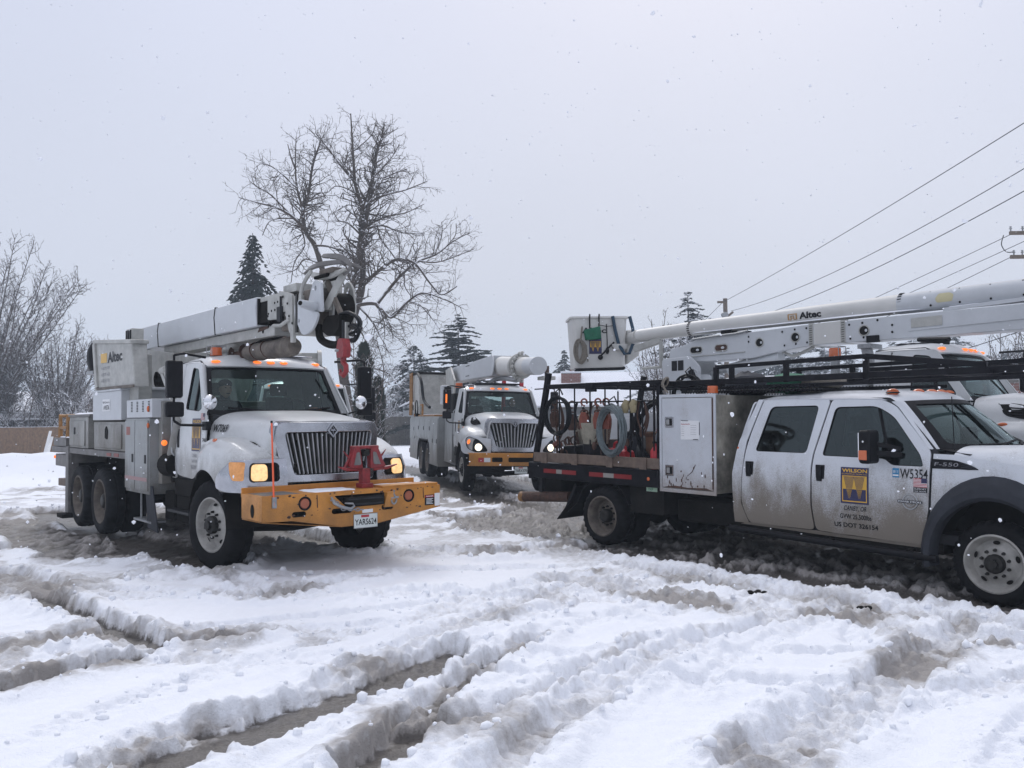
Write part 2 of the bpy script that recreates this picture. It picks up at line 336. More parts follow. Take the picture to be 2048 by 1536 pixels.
def rrect(x0, x1, y0, y1, r, n=4):
    out = []
    for cx, cy, a0 in ((x1 - r, y0 + r, -90), (x1 - r, y1 - r, 0), (x0 + r, y1 - r, 90), (x0 + r, y0 + r, 180)):
        for i in range(n + 1):
            a = RAD(a0 + 90 * i / n); out.append((cx + r * cos(a), cy + r * sin(a)))
    return out
def rpoly(pts, r, n=4):
    """round the corners of a polygon; r number or list"""
    out = []; m = len(pts)
    for i in range(m):
        p = Vector(pts[i]); a = Vector(pts[i - 1]); b = Vector(pts[(i + 1) % m]); rr = r[i] if isinstance(r, (list, tuple)) else r
        if rr <= 0: out.append(tuple(p)); continue
        da = (a - p); db = (b - p); k = min(rr, da.length * .48, db.length * .48); A_ = p + da.normalized() * k; B_ = p + db.normalized() * k
        for j in range(n + 1):
            t = j / n; q = A_ * (1 - t) ** 2 + p * 2 * t * (1 - t) + B_ * t * t; out.append((q.x, q.y))
    return out
def snow_patch(par, x0, x1, y0, y1, z, th=.02, seed=1, dz=0.0):
    """ragged thin layer of settled snow on a level surface; dz = rise from x0 to x1"""
    r = random.Random(seed); n = 9; top = []; cx, cy = (x0 + x1) / 2, (y0 + y1) / 2; m = 26; rings = []
    for k, (s_, h) in enumerate(((1.0, 0), (.97, .7), (.86, 1), (.45, 1.1), (.02, 1.05))):
        ring = []
        for i in range(m):
            a = 2 * pi * i / m; c, d = cos(a), sin(a); q = max(abs(c), abs(d)); w_ = (.90 + .10 * r.random())
            x = cx + (x1 - x0) / 2 * c / q * s_ * w_; y = cy + (y1 - y0) / 2 * d / q * s_ * w_; ring.append((x, y, z + dz * (x - x0) / (x1 - x0) + th * h * (.75 + .5 * r.random())))
        rings.append(ring + [ring[0]])
    return MB().grid(rings).build('settled_snow', 'snow', par, ang=80)
def ell(cx, cy, rx, ry, n=24): return [(cx + rx * cos(2 * pi * i / n), cy + ry * sin(2 * pi * i / n)) for i in range(n)]
def bez(pts, n=12):
    """smooth curve through points (Catmull-Rom)"""
    P = [Vector(p) for p in pts]; out = []
    for i in range(len(P) - 1):
        a = P[max(i - 1, 0)]; b = P[i]; c = P[i + 1]; d = P[min(i + 2, len(P) - 1)]
        for j in range(n):
            t = j / n; out.append(0.5 * ((2 * b) + (c - a) * t + (2 * a - 5 * b + 4 * c - d) * t * t + (-a + 3 * b - 3 * c + d) * t ** 3))
    out.append(P[-1]); return out
_tx = {}
def textpts(body, bold=0.0, cuts=0):
    k = (body, bold, cuts)
    if k in _tx: return _tx[k]
    cu = bpy.data.curves.new('t', 'FONT'); cu.body = body; cu.offset = bold; cu.resolution_u = 3; cu.size = 1
    ob = bpy.data.objects.new('t', cu); COL.objects.link(ob); dg = bpy.context.evaluated_depsgraph_get(); me = ob.evaluated_get(dg).to_mesh()
    V = [(v.co.x, v.co.y) for v in me.vertices]; Fc = [tuple(p.vertices) for p in me.polygons]
    ob.evaluated_get(dg).to_mesh_clear(); bpy.data.objects.remove(ob)
    x0 = min(v[0] for v in V); x1 = max(v[0] for v in V); y0 = min(v[1] for v in V); y1 = max(v[1] for v in V)
    V = [((x - x0) / (x1 - x0), (y - y0) / (y1 - y0)) for x, y in V]; _tx[k] = (V, Fc)
    if cuts:
        bm = bmesh.new(); vs = [bm.verts.new((x, y, 0)) for x, y in V]
        for f in Fc:
            try: bm.faces.new([vs[i] for i in f])
            except ValueError: pass
        for c in range(1, cuts): bmesh.ops.bisect_plane(bm, geom=list(bm.verts) + list(bm.edges) + list(bm.faces), plane_co=(0, c / cuts, 0), plane_no=(0, 1, 0))
        bm.verts.index_update(); _tx[k] = ([(v.co.x, v.co.y) for v in bm.verts], [tuple(v.index for v in f.verts) for f in bm.faces]); bm.free()
    return _tx[k]
def text(mb, body, u0, v0, wd, ht, fn, bold=0.0, slant=0.0, cuts=0):
    V, Fc = textpts(body, bold, cuts)
    mb.add([fn(u0 + x * wd + slant * y * ht, v0 + y * ht) for x, y in V], Fc); return mb
def quad(mb, u0, v0, u1, v1, fn, k=1):
    return strip(mb, (u0, v0), (u1, v0), (u0, v1), (u1, v1), fn)
def strip(mb, a, b, c, d, fn):
    """flat patch a-b (bottom) to c-d (top), cut into rows so it follows a curved panel"""
    n = max(1, min(8, int(abs(c[1] - a[1]) / .04)))
    L_ = lambda p, q, t: (p[0] + (q[0] - p[0]) * t, p[1] + (q[1] - p[1]) * t); vs = []
    for i in range(n + 1): vs += [fn(*L_(a, c, i / n)), fn(*L_(b, d, i / n))]
    return mb.add(vs, [(2 * i, 2 * i + 1, 2 * i + 3, 2 * i + 2) for i in range(n)])
# ------------------------------------------------------------------ vehicle pieces
def wheel(par, x, yo, z, s, R=0.53, wd=0.28, rr=0.30, kind='front', rim='rim', tyre='rubber', steer=0.0):
    """wheel whose outer tyre face lies at y=s*yo; rim mesh is the part, tyre, hub and nuts its sub-parts"""
    Y = lambda d: s * (yo - d)      # d = depth inwards from the outer face
    o = (x, 0, z)
    rp = rr
    if kind == 'front':     # shallow dish, disc pushed outwards
        prof = [(rp + .012, Y(.02)), (rp + .012, Y(.0)), (rp - .004, Y(-.004)), (rp - .018, Y(.012)), (rp - .03, Y(.05)), (rp - .05, Y(.085)), (rp - .075, Y(.085)), (rp * .56, Y(.05)), (rp * .5, Y(.045)), (rp * .3, Y(.045)), (.0, Y(.045))]
        hubd = .045
    else:                   # deep dual dish
        prof = [(rp + .012, Y(.02)), (rp + .012, Y(.0)), (rp - .004, Y(-.004)), (rp - .02, Y(.02)), (rp - .03, Y(.09)), (rp - .045, Y(.15)), (rp - .08, Y(.17)), (rp * .55, Y(.135)), (rp * .3, Y(.13)), (0, Y(.13))]
        hubd = .13
    b = MB().lathe(prof, o, 1, 48)
    w_ = b.build('wheel', rim, par, ang=40)
    # tyre
    t = [(rp - .01, Y(wd - .02)), (rp + .01, Y(wd)), (R - .05, Y(wd)), (R - .012, Y(wd - .02)), (R, Y(wd - .05)), (R + .003, Y(wd / 2 + .02)), (R - .012, Y(wd / 2 + .015)), (R - .012, Y(wd / 2 - .015)), (R + .003, Y(wd / 2 - .02)), (R, Y(.05)), (R - .012, Y(.018)), (R - .05, Y(-.004)), (rp + (R - rp) * .45, Y(-.014)), (rp + .03, Y(-.004)), (rp + .01, Y(.006)), (rp - .004, Y(.02))]
    jag = [0, 0, 0, -.018, -.018, -.004, 0, 0, -.004, -.018, -.018, 0, 0, 0, 0, 0]
    MB().lathe(t, o, 1, 120, jag).build('tyre', tyre, w_, ang=50)
    h = MB()
    if kind == 'front':
        h.lathe([(rp * .34, Y(hubd + .001)), (rp * .34, Y(hubd - .05)), (rp * .30, Y(hubd - .065)), (rp * .17, Y(hubd - .07)), (rp * .17, Y(hubd - .10)), (0, Y(hubd - .10))], o, 1, 24)
    else:
        h.lathe([(rp * .36, Y(hubd + .001)), (rp * .36, Y(hubd - .06)), (rp * .30, Y(hubd - .09)), (rp * .22, Y(hubd - .10)), (0, Y(hubd - .10))], o, 1, 24)
    h.build('hub', 'hub', w_, ang=40)
    n = MB(); k = 10; q = rp * .48
    for i in range(k):
        a = 2 * pi * (i + .5) / k; c = Vector((x + q * cos(a), Y(hubd - .004), z + q * sin(a)))
        n.cyl(c, c + Vector((0, s * .035, 0)), .017, .013, 6)
    n.build('lug_nut', 'hub', w_, kind='stuff')
    hh = MB(); q = rp * .74
    if kind == 'front':
        for i in range(5):   # hand holes
            a = 2 * pi * i / 5 + .3; pts = []
            for j in range(14):
                t_ = 2 * pi * j / 14; rr_ = q + .018 * sin(t_); aa = a + .17 * cos(t_)
                pts.append((x + rr_ * cos(aa), Y(.066 + .0 * j), z + rr_ * sin(aa)))
            dd = [Y(.062 - (.03 * (q - sqrt((p[0] - x) ** 2 + (p[2] - z) ** 2)) / .03) * 0 ) for p in pts]
            hh.add([(p[0], s * (yo - .0635 - (sqrt((p[0] - x) ** 2 + (p[2] - z) ** 2) - q) * .45), p[2]) for p in pts], [tuple(range(14))])
        hh.build('hand_hole', 'under', w_, kind='stuff')
    if steer:
        c = Vector((x, s * (yo - wd / 2), z)); m4 = Matrix.Translation(c) @ Matrix.Rotation(steer, 4, 'Z') @ Matrix.Translation(-c)
        for o_ in [w_] + list(w_.children): o_.data.transform(m4)
    return w_
def dual(par, x, yo, z, s, R=0.53, rr=0.345, rim='rimdark', tyre='rubdirt'):
    w_ = wheel(par, x, yo, z, s, R, .27, rr, 'dual', rim, tyre)
    MB().lathe([(rr, s * (yo - .32)), (R - .04, s * (yo - .32)), (R, s * (yo - .36)), (R, s * (yo - .56)), (R - .04, s * (yo - .60)), (rr, s * (yo - .60))], (x, 0, z), 1, 60, [0, 0, -.015, -.015, 0, 0]).build('tyre', 'rubber', w_, ang=50)
    return w_
def mirror_set(par, s, x, y, z0, z1, spot=True):
    m = MB().box(x - .05, x + .06, s * y - .10, s * y + .10, z0 + .24, z1); mm = m.build('mirror', 'black', par, bevel=.03, seg=3)
    MB().box(x - .055, x - .049, s * y - .085, s * y + .085, z0 + .27, z1 - .03).build('mirror_glass', 'mirror', mm)
    MB().box(x - .04, x + .06, s * y - .115, s * y + .115, z0, z0 + .19).build('lower_mirror', 'black', mm, bevel=.03, seg=3)
    a = MB(); yi = s * 0.93
    a.tube([(x, s * y, z0 - .05), (x, s * y, z1 + .07)], .015, 8)
    a.tube([(x, s * y, z1 + .07), (x + .04, s * (y - .1), z1 + .09), (-.62, yi, z1 + .06)], .017, 8)
    a.tube([(x, s * y, z0 - .05), (x + .05, s * (y - .07), z0 - .10), (-.30, s * 1.02, z0 - .11)], .017, 8)
    a.build('mirror_arm', 'black', mm)
    MB().box(-.38, -.24, s * 1.02 - .04, s * 1.02 + .03, z0 - .17, z0 - .06).build('mirror_bracket', 'black', mm, bevel=.01)
    if spot:
        MB().ball((-.10, s * 1.06, 2.05), .055, .09, .095).build('convex_mirror', 'mirror', mm)
        MB().tube([(-.10, s * 1.05, 1.99), (-.20, s * 1.05, 1.93), (-.33, s * 1.0, 1.90)], .012, 6).build('convex_mirror_arm', 'black', mm)
def lens_oval(name, par, c, rx, ry, rz, mt='amberlit'):
    b = MB().ball(c, rx, ry, rz, 14, 8); return b.build(name, mt, par)
def flag_decal(par, fn, u, v, w_, h, label=None):
    b = MB(); b.mi = 0; quad(b, u, v, u + w_, v + h, fn)
    f2 = lambda a, c: (lambda p: (p[0] + (.0015 if False else 0), p[1] + fn.n[1] * .0015, p[2]))(fn(a, c))
    b.mi = 1
    for i in range(0, 7): quad(b, u, v + h * (2 * i) / 13, u + w_, v + h * (2 * i + 1) / 13, f2)
    f3 = lambda a, c: (lambda p: (p[0], p[1] + fn.n[1] * .003, p[2]))(fn(a, c))
    b.mi = 2; quad(b, u + w_ * .58, v + h * .46, u + w_, v + h, f3)
    return b.build('flag_sticker', ['paper', 'flagred', 'navy'], par)
class SideFn:
    """decal surface on a side: (x,z)->xyz with outward normal in n"""
    def __init__(s, yf, side, d=0.004): s.yf = yf; s.s = side; s.d = d; s.n = (0, side, 0)
    def __call__(s, x, z): return (x, s.s * (s.yf(z) + s.d), z)
def company_logo(par, fn, u, v, w_, h):
    """navy square: gold lettering over two striped wedges on a gold field"""
    b = MB(); off = lambda k: (lambda a, c: (lambda p: (p[0], p[1] + fn.n[1] * .0012 * k, p[2]))(fn(a, c)))
    b.mi = 0; quad(b, u, v, u + w_, v + h, fn)
    b.mi = 1; text(b, 'WILSON', u + w_ * .05, v + h * .86, w_ * .9, h * .10, off(1), .03)
    text(b, 'CONSTRUCTION CO.', u + w_ * .05, v + h * .80, w_ * .9, h * .035, off(1), .0)
    o1 = off(1)
    quad(b, u + w_ * .06, v + h * .40, u + w_ * .94, v + h * .77, o1)
    for a in ((.06, .05, .09, .77), (.91, .05, .94, .77), (.06, .05, .94, .08)): quad(b, u + w_ * a[0], v + h * a[1], u + w_ * a[2], v + h * a[3], o1)
    o2 = off(2)
    for cx in (.32, .68):
        for i in range(9):
            t0 = cx - .20 + .4 * i / 9; ap = cx + .0 + (i - 4) * .006
            for (za, zb, mi) in ((.75, .41, 0), (.39, .14, 1)):
                fa = (za - .12) / .63; fb = (zb - .12) / .63
                L = lambda f, e: ap + (t0 + e - ap) * f
                b.mi = mi; strip(b, (u + w_ * L(fb, 0), v + h * zb), (u + w_ * L(fb, .022), v + h * zb), (u + w_ * L(fa, 0), v + h * za), (u + w_ * L(fa, .022), v + h * za), o2)
    return b.build('company_logo', ['navy', 'gold'], par)
def beacon(par, x, y, z, name='beacon', r=.07, h=.1, cage=False):
    b = MB().lathe([(0, z + h), (r * .9, z + h), (r, z + h - .015), (r, z + .02), (r * 1.05, z + .02), (r * 1.05, z)], (x, y, 0), 2, 20).build(name, 'orange', par, ang=30)
    if cage:
        c = MB()
        for i in (-1, 1):
            c.tube([(x + i * r * 1.3, y - r * 1.3, z), (x + i * r * 1.3, y - r * 1.3, z + h + .02), (x + i * r * 1.3, y + r * 1.3, z + h + .02), (x + i * r * 1.3, y + r * 1.3, z)], .007, 6)
        c.tube([(x - r * 1.3, y - r * 1.3, z + h + .02), (x + r * 1.3, y - r * 1.3, z + h + .02), (x + r * 1.3, y + r * 1.3, z + h + .02), (x - r * 1.3, y + r * 1.3, z + h + .02)], .007, 6, closed=True)
        c.build('beacon_guard', 'galv', b)
    return b
def yside(z):  # heavy cab half-width
    return 1.02 - .012 * ((1.45 - z) / .4) ** 2 if z < 1.9 else max(.86, 1.005 - (z - 1.9) * .17)
def heavy_cab(T, style, num, rear=-1.62, headlit=True, white='white', interior=True):
    S = {}
    # --- sides
    A0 = (-.40, 1.89); A1 = (-.82, 2.56)
    for s in (-1, 1):
        f = lambda x, z, s=s, d=0.0: (x, s * (yside(z) + d), z)
        win = rpoly([(-1.12, 1.97), (-.62, 1.94), (-.52, 1.97), (-.88, 2.50), (-1.10, 2.53)], [.06, .05, .05, .05, .05])
        shell = [(rear, 1.05), (-.62, 1.05), (-.42, 1.40), (-.38, 1.88), A1, (-.95, 2.62), (rear, 2.62)]
        MB().panel(shell, [win], lambda x, z: f(x, z, d=-.02), .2).build('cab_side', 'dash', T, solid=.02, off=0)
        door = rpoly([(-1.40, 1.10), (-.75, 1.06), (-.36, 1.42), (-.31, 1.86), (-.80, 2.585), (-1.38, 2.585)], [.1, .1, .06, .03, .06, .05])
        d = MB().panel(door, [win], lambda x, z: f(x, z, d=.004), .12).build('door', white, T, solid=.022, off=0, bevel=.004)
        MB().panel([(q[0] * 1, q[1]) for q in win], [], lambda x, z: f(x, z, d=-.006), .15).build('door_glass', 'sideglass', d)
        MB().tube([f(*q, d=.004) for q in win], .009, 6, closed=True).build('window_seal', 'black', d)
        MB().bar(f(-.80, 1.955, d=0), f(-.80, 2.50, d=0), .02, .03).build('window_divider', 'black', d)
        b = MB().box(-1.35, -1.27, s * 1.028 - .015, s * 1.028 + .015, 1.46, 1.72).build('door_handle', 'black', d, bevel=.012)
        MB().panel(rpoly([(rear, 1.05), (-1.415, 1.05), (-1.395, 2.60), (rear, 2.60)], .03), [], lambda x, z: f(x, z, d=.004), .15).build('rear_corner', white, T, solid=.02, off=0, bevel=.003)
        MB().box(-1.5, -.55, s * 1.0 - .02, s * .98 + .02, .82, 1.055).build('rocker_panel', 'under', T, bevel=.02)
        MB().box(-1.5, -.6, min(s * 1.0, s * 1.12), max(s * 1.0, s * 1.12), .60, .64).build('step', 'steel', T, bevel=.01)
        MB().box(-1.5, -.6, min(s * .6, s * .99), max(s * .6, s * .99), .45, .82).build('step_box', 'under', T, bevel=.02)
    # --- roof
    rows = []
    for x, yy, z0, h in ((rear - .02, .84, 2.55, .02), (rear, .88, 2.58, .07), (rear + .12, .90, 2.585, .11), (-1.2, .90, 2.585, .135), (-.95, .90, 2.58, .12), (-.80, .885, 2.565, .08), (-.70, .86, 2.55, .045), (-.665, .84, 2.53, .01)):
        r = []
        for i in range(17):
            t = -1 + 2 * i / 16; a = abs(t); r.append((x - .12 * t * t * (1 if x > -.9 else 0), yy * t, z0 + h * max(0, (1 - a ** 3.2)) ** .7))
        rows.append(r)
    MB().grid(rows).build('cab_roof', white, T, solid=.03, off=-1, ang=50)
    for y in (-.72, -.19, 0, .19, .72):
        lens_oval('marker_light', T, (-.70 - .10 * (y / .72) ** 2, y, 2.603), .05, .062, .022)
    # --- windshield (curved)
    def W(u, v, d=0):
        yb, yt = .95, .845; zb, zt = 1.90, 2.56
        y = (yb + (yt - yb) * v) * u; xb = -.30 - .17 * u ** 2; xt = -.715 - .12 * u ** 2
        return (xb + (xt - xb) * v + d, y, zb + (zt - zb) * v)
    hole = rrect(-.93, .93, .07, .915, .07, 4)
    MB().panel([(-1, 0), (1, 0), (1, 1), (-1, 1)], [hole], lambda u, v: W(u, v, .0), .14).build('windshield_frame', 'black', T, solid=.02, off=-1)
    MB().panel(hole, [], lambda u, v: W(u, v, -.004), .2).build('windshield', 'glass', T)
    for s in (-1, 1):   # A pillars
        rws = []
        for i in range(7):
            v = i / 6; a = W(s, v, .0); z = a[2]; xx = A0[0] + (A1[0] - A0[0]) * v
            rws.append([(a[0] + .006, a[1], z), (xx + .03, a[1] + s * .03, z), (xx + .0, s * (yside(z) + .004), z), (xx - .06, s * (yside(z) + .001), z)])
        MB().grid(rws).build('windshield_pillar', white, T, solid=.01, off=-1)
    for s in (-1, 1):
        b = MB(); y0 = s * .15 + .02; p = [W(y0 / .95 + t * .62 * 1.0 if s > 0 else y0 / .95 - .0 + t * .62 * -1, .055 + .07 * t, .03) for t in (0, .5, 1)]
        b.tube(p, .012, 6); b.tube([W(y0 / .95, .0, .02), p[1]], .014, 6)
        b.build('wiper', 'black', T)
    # --- back wall with window
    bw = MB().panel([(-.96, 1.05), (.96, 1.05), (.96, 1.9), (.88, 2.6), (-.88, 2.6), (-.96, 1.9)], [rrect(-.62, .62, 2.02, 2.42, .06)], lambda y, z: (rear, y, z), .3)
    bw.build('cab_back_wall', 'grimy', T, solid=.02)
    MB().panel(rrect(-.62, .62, 2.02, 2.42, .06), [], lambda y, z: (rear + .002, y, z), .4).build('rear_window', 'cabglass', T)
    # --- interior
    bx('cab_floor', 'dash', T, rear + .03, -.45, -.95, .95, 1.05, 1.12)
    d = MB(); d.prism([(-.42, 1.45), (-.36, 1.88), (-.50, 1.92), (-.72, 1.86), (-.78, 1.5)], 1, -.93, .93); d.build('dashboard', 'dash', T, bevel=.03)
    for y in (-.48, .48):
        st = MB().box(-1.42, -.95, y - .24, y + .24, 1.36, 1.52).build('seat', 'seat', T, bevel=.05, seg=3)
        MB().hexa([(-1.42, y - .23, 1.5), (-1.30, y - .23, 1.5), (-1.30, y + .23, 1.5), (-1.42, y + .23, 1.5)], [(-1.54, y - .2, 2.15), (-1.44, y - .2, 2.15), (-1.44, y + .2, 2.15), (-1.54, y + .2, 2.15)]).build('seat_back', 'seat', st, bevel=.04, seg=3)
        MB().box(-1.54, -1.45, y - .13, y + .13, 2.17, 2.35).build('headrest', 'seat', st, bevel=.04, seg=3)
    sw = MB(); c = Vector((-.86, .48, 1.92)); e1 = Vector((0, 1, 0)); e2 = Vector((-.55, 0, .83))
    sw.tube([c + (e1 * cos(t) + e2 * sin(t)) * .22 for t in [2 * pi * i / 24 for i in range(24)]], .016, 8, closed=True)
    sw.tube([c - e1 * .2, c, c + e1 * .2], .015, 6); sw.tube([c, c + Vector((.14, 0, -.14))], .03, 8); sw.build('steering_wheel', 'black', T)
    # --- hood
    if style == 'old':
        SEC = [(-.37, [(0, 1.935), (.45, 1.93), (.74, 1.895), (.90, 1.80), (.96, 1.62), (.97, 1.36)]),
               (-.10, [(0, 1.93), (.44, 1.92), (.70, 1.875), (.84, 1.77), (.90, 1.60), (.93, 1.36)]),
               (.30, [(0, 1.895), (.42, 1.885), (.65, 1.84), (.77, 1.74), (.82, 1.57), (.86, 1.35)]),
               (.70, [(0, 1.845), (.40, 1.835), (.60, 1.80), (.70, 1.70), (.74, 1.55), (.78, 1.30)]),
               (.96, [(0, 1.795), (.38, 1.79), (.55, 1.765), (.645, 1.68), (.67, 1.5), (.70, 1.25)])]
    else:
        SEC = [(-.37, [(0, 1.96), (.45, 1.95), (.76, 1.91), (.92, 1.82), (.97, 1.66), (.98, 1.36)]),
               (-.05, [(0, 1.985), (.42, 1.975), (.66, 1.93), (.84, 1.82), (.90, 1.62), (.94, 1.34)]),
               (.35, [(0, 1.955), (.38, 1.95), (.58, 1.91), (.74, 1.80), (.80, 1.58), (.86, 1.32)]),
               (.75, [(0, 1.895), (.36, 1.89), (.53, 1.86), (.66, 1.76), (.70, 1.55), (.76, 1.28)]),
               (1.0, [(0, 1.82), (.34, 1.815), (.50, 1.79), (.61, 1.70), (.64, 1.5), (.70, 1.22)])]
    xs = [a[0] for a in SEC]; rows = []
    def interp(x):
        for i in range(len(SEC) - 1):
            if x <= SEC[i + 1][0] + 1e-9: break
        t = (x - SEC[i][0]) / (SEC[i + 1][0] - SEC[i][0]); return [(a[0] + (b[0] - a[0]) * t, a[1] + (b[1] - a[1]) * t) for a, b in zip(SEC[i][1], SEC[i + 1][1])]
    for k in range(15):
        x = xs[0] + (xs[-1] - xs[0]) * k / 14; q = interp(x)
        c = bez([(y, z, 0) for y, z in q], 4); half = [(p.x, p.y) for p in c]
        bul = .015 * math.exp(-(0) ** 2)
        rows.append([(x, -y, z) for y, z in half[::-1]] + [(x, y, z) for y, z in half[1:]])
    MB().grid(rows).build('hood', white, T, solid=.02, off=-1, ang=50)
    def hoody(x, z):
        q = interp(max(xs[0], min(xs[-1], x)))
        for a, b in zip(q[:-1], q[1:]):
            if a[1] >= z >= b[1]: return a[0] + (b[0] - a[0]) * (a[1] - z) / max(1e-6, a[1] - b[1])
        return q[-1][0]
    for s in (-1, 1): MB().tube([(x, s * (hoody(x, ftz) + .028), ftz) for x, ftz in ((-.36, 1.43), (-.2, 1.53), (0, 1.59), (.3, 1.60), (.6, 1.55), (.95, 1.40))], .006, 5).build('hood_seam', 'under', T)
    for s in (-1, 1):
        MB().tube([(-.365, s * (hoody(-.365, z) + .012), z) for z in (1.42, 1.6, 1.75, 1.86)], .011, 5).build('cowl_gap', 'black', T)
        MB().box(-.20, -.14, s * (hoody(-.2, 1.50) + .02) - .012, s * (hoody(-.2, 1.50) + .02) + .012, 1.44, 1.53).build('hood_latch', 'black', T, bevel=.006)
        MB().tube([(-1.44, s * 1.045, 1.35), (-1.445, s * 1.075, 1.40), (-1.445, s * 1.075, 2.0), (-1.44, s * 1.03, 2.05)], .014, 8).build('grab_handle', 'alu', T)
        for z in (1.32, 1.78): MB().cyl((-.385, s * 1.03, z - .03), (-.385, s * 1.03, z + .03), .016, .016, 8).build('door_hinge', 'black', T)
    # --- fenders
    def ft(x): return np.interp(x, [-.56, -.45, -.25, 0, .25, .5, .75, .95, 1.05], [1.34, 1.43, 1.54, 1.60, 1.595, 1.55, 1.47, 1.38, 1.33] if style == 'old' else [1.33, 1.42, 1.54, 1.61, 1.62, 1.58, 1.50, 1.40, 1.33])
    def lip(x):
        if abs(x) < .60: return .56 + sqrt(max(.0, .665 ** 2 - x * x)) * 1.0
        return .84 if x < 0 else .99
    def yo(x): return np.interp(x, [-.56, -.3, 0, .4, .7, .95, 1.05], [1.06, 1.14, 1.17, 1.175, 1.15, 1.08, 1.0])
    for s in (-1, 1):
        rows = []
        for k in range(29):
            x = -.56 + 1.52 * k / 28; F_ = float(ft(x)); Y_ = float(yo(x)); lp = max(lip(x), .84 if x < 0 else .99)
            hy = hoody(x, F_ + .0)
            q = [(hy - .02, F_ + .02), (hy + .06, F_ + .012), ((hy + Y_) / 2 + .03, F_), (Y_ - .09, F_ - .035), (Y_ - .025, F_ - .10), (Y_, F_ - .20), (Y_ + .005, lp + .05), (Y_ + .012, lp)]
            q[6] = (q[6][0], min(q[6][1], q[5][1] - .01)); q[7] = (q[7][0], min(q[7][1], q[6][1] - .01))
            c = bez([(a, b, 0) for a, b in q], 3); rows.append([(x, s * p.x, p.y) for p in c])
        cap = [(x + .01, y * .95, 1.18 + (z - 1.18) * .9) for x, y, z in rows[-1]]; rows.append(cap)
        fd = MB().grid(rows).build('fender', white, T, solid=.015, off=-1 if s < 0 else 1, ang=60)
        MB().tube([(x, s * (float(yo(x)) + .004), lip(x) + .0) for x in [-.6 + 1.2 * k / 20 for k in range(21)]], .012, 6).build('fender_edge', 'black', fd)
        ww = MB(); prof = [(.62 * cos(a), .55 + .68 * sin(a)) for a in [pi * k / 12 for k in range(13)]]
        ww.grid([[(x, s * y, z) for y in (.45, 1.14)] for x, z in prof]).build('wheel_well', 'under', T)
        lens_oval('side_marker', T, (.10 if style == 'old' else .02, s * 1.07, 1.575 if style == 'old' else 1.585), .065, .03, .03, 'orange')
        MB().box(.5, 1.0, s * .45 - .02, s * .45 + .02, .6, 1.3).build('inner_fender', 'under', T)
    bx('engine_block', 'under', T, -.4, .98, -.42, .42, .75, 1.7)
    bx('firewall', 'under', T, -.44, -.38, -.95, .95, 1.0, 1.88)
    # --- chassis
    return hoody
def heavy_chassis(T, L, xr, front=1.15, tandem=True, yo=1.1, rim='rim', rearrim='rimdark', steer=0.0, R=.53, rr=.30):
    for s in (-1, 1): bx('frame_rail', 'under', T, xr, front - .05, s * .43 - .04, s * .43 + .04, .66, .92)
    ax = MB().tube([(0, -.8, .5), (0, 0, .44), (0, .8, .5)], .06, 8); ax.build('front_axle', 'under', T)
    for s in (-1, 1): wheel(T, 0, yo, R, s, R=R, rr=rr, kind='front', rim=rim, steer=steer)
    for k, x in enumerate([-L, -L - 1.37][: 2 if tandem else 1]):
        MB().cyl((x, -.8, .53), (x, .8, .53), .09).build('rear_axle', 'under', T)
        MB().ball((x, 0, .53), .24, .2, .24).build('differential', 'under', T)
        for s in (-1, 1): dual(T, x, yo + .09, .53, s, rim=rearrim)
    bx('transmission', 'under', T, -2.2, -.4, -.3, .3, .5, .95)
    MB().cyl((-2.3, 0, .6), (-L, 0, .55), .05).build('driveshaft', 'under', T)
def bars(name, mt, par, ys, zfun, x, wdt, dp=.03):
    me = None
    for y in ys:
        z0, z1, dy = zfun(y)
        b = MB().hexa([(x, y + dy - wdt / 2, z0), (x + dp, y + dy - wdt * .3, z0), (x + dp, y + dy + wdt * .3, z0), (x, y + dy + wdt / 2, z0)], [(x, y - wdt / 2, z1), (x + dp, y - wdt * .3, z1), (x + dp, y + wdt * .3, z1), (x, y + wdt / 2, z1)])
        b.build(name, mt, par)
def license_plate(par, x, y, z, w_, h, txt, front=True):
    p = MB().box(x, x + .006, y - w_ / 2, y + w_ / 2, z - h / 2, z + h / 2).build('license_plate', 'plate', par, bevel=.002)
    f = lambda u, v: (x + .0075, u, v)
    b = MB(); text(b, txt, y - w_ * .46, z - h * .30, w_ * .92, h * .46, f, .015); b.build('plate_number', 'ink', p)
    b = MB(); quad(b, y - w_ * .2, z + h * .26, y + w_ * .14, z + h * .44, f); b.build('plate_sticker', 'flagred', p)
    MB().tube([(x + .004, y - w_ / 2, z - h / 2), (x + .004, y + w_ / 2, z - h / 2), (x + .004, y + w_ / 2, z + h / 2), (x + .004, y - w_ / 2, z + h / 2)], .005, 6, closed=True).build('plate_frame', 'alu', p)
    return p
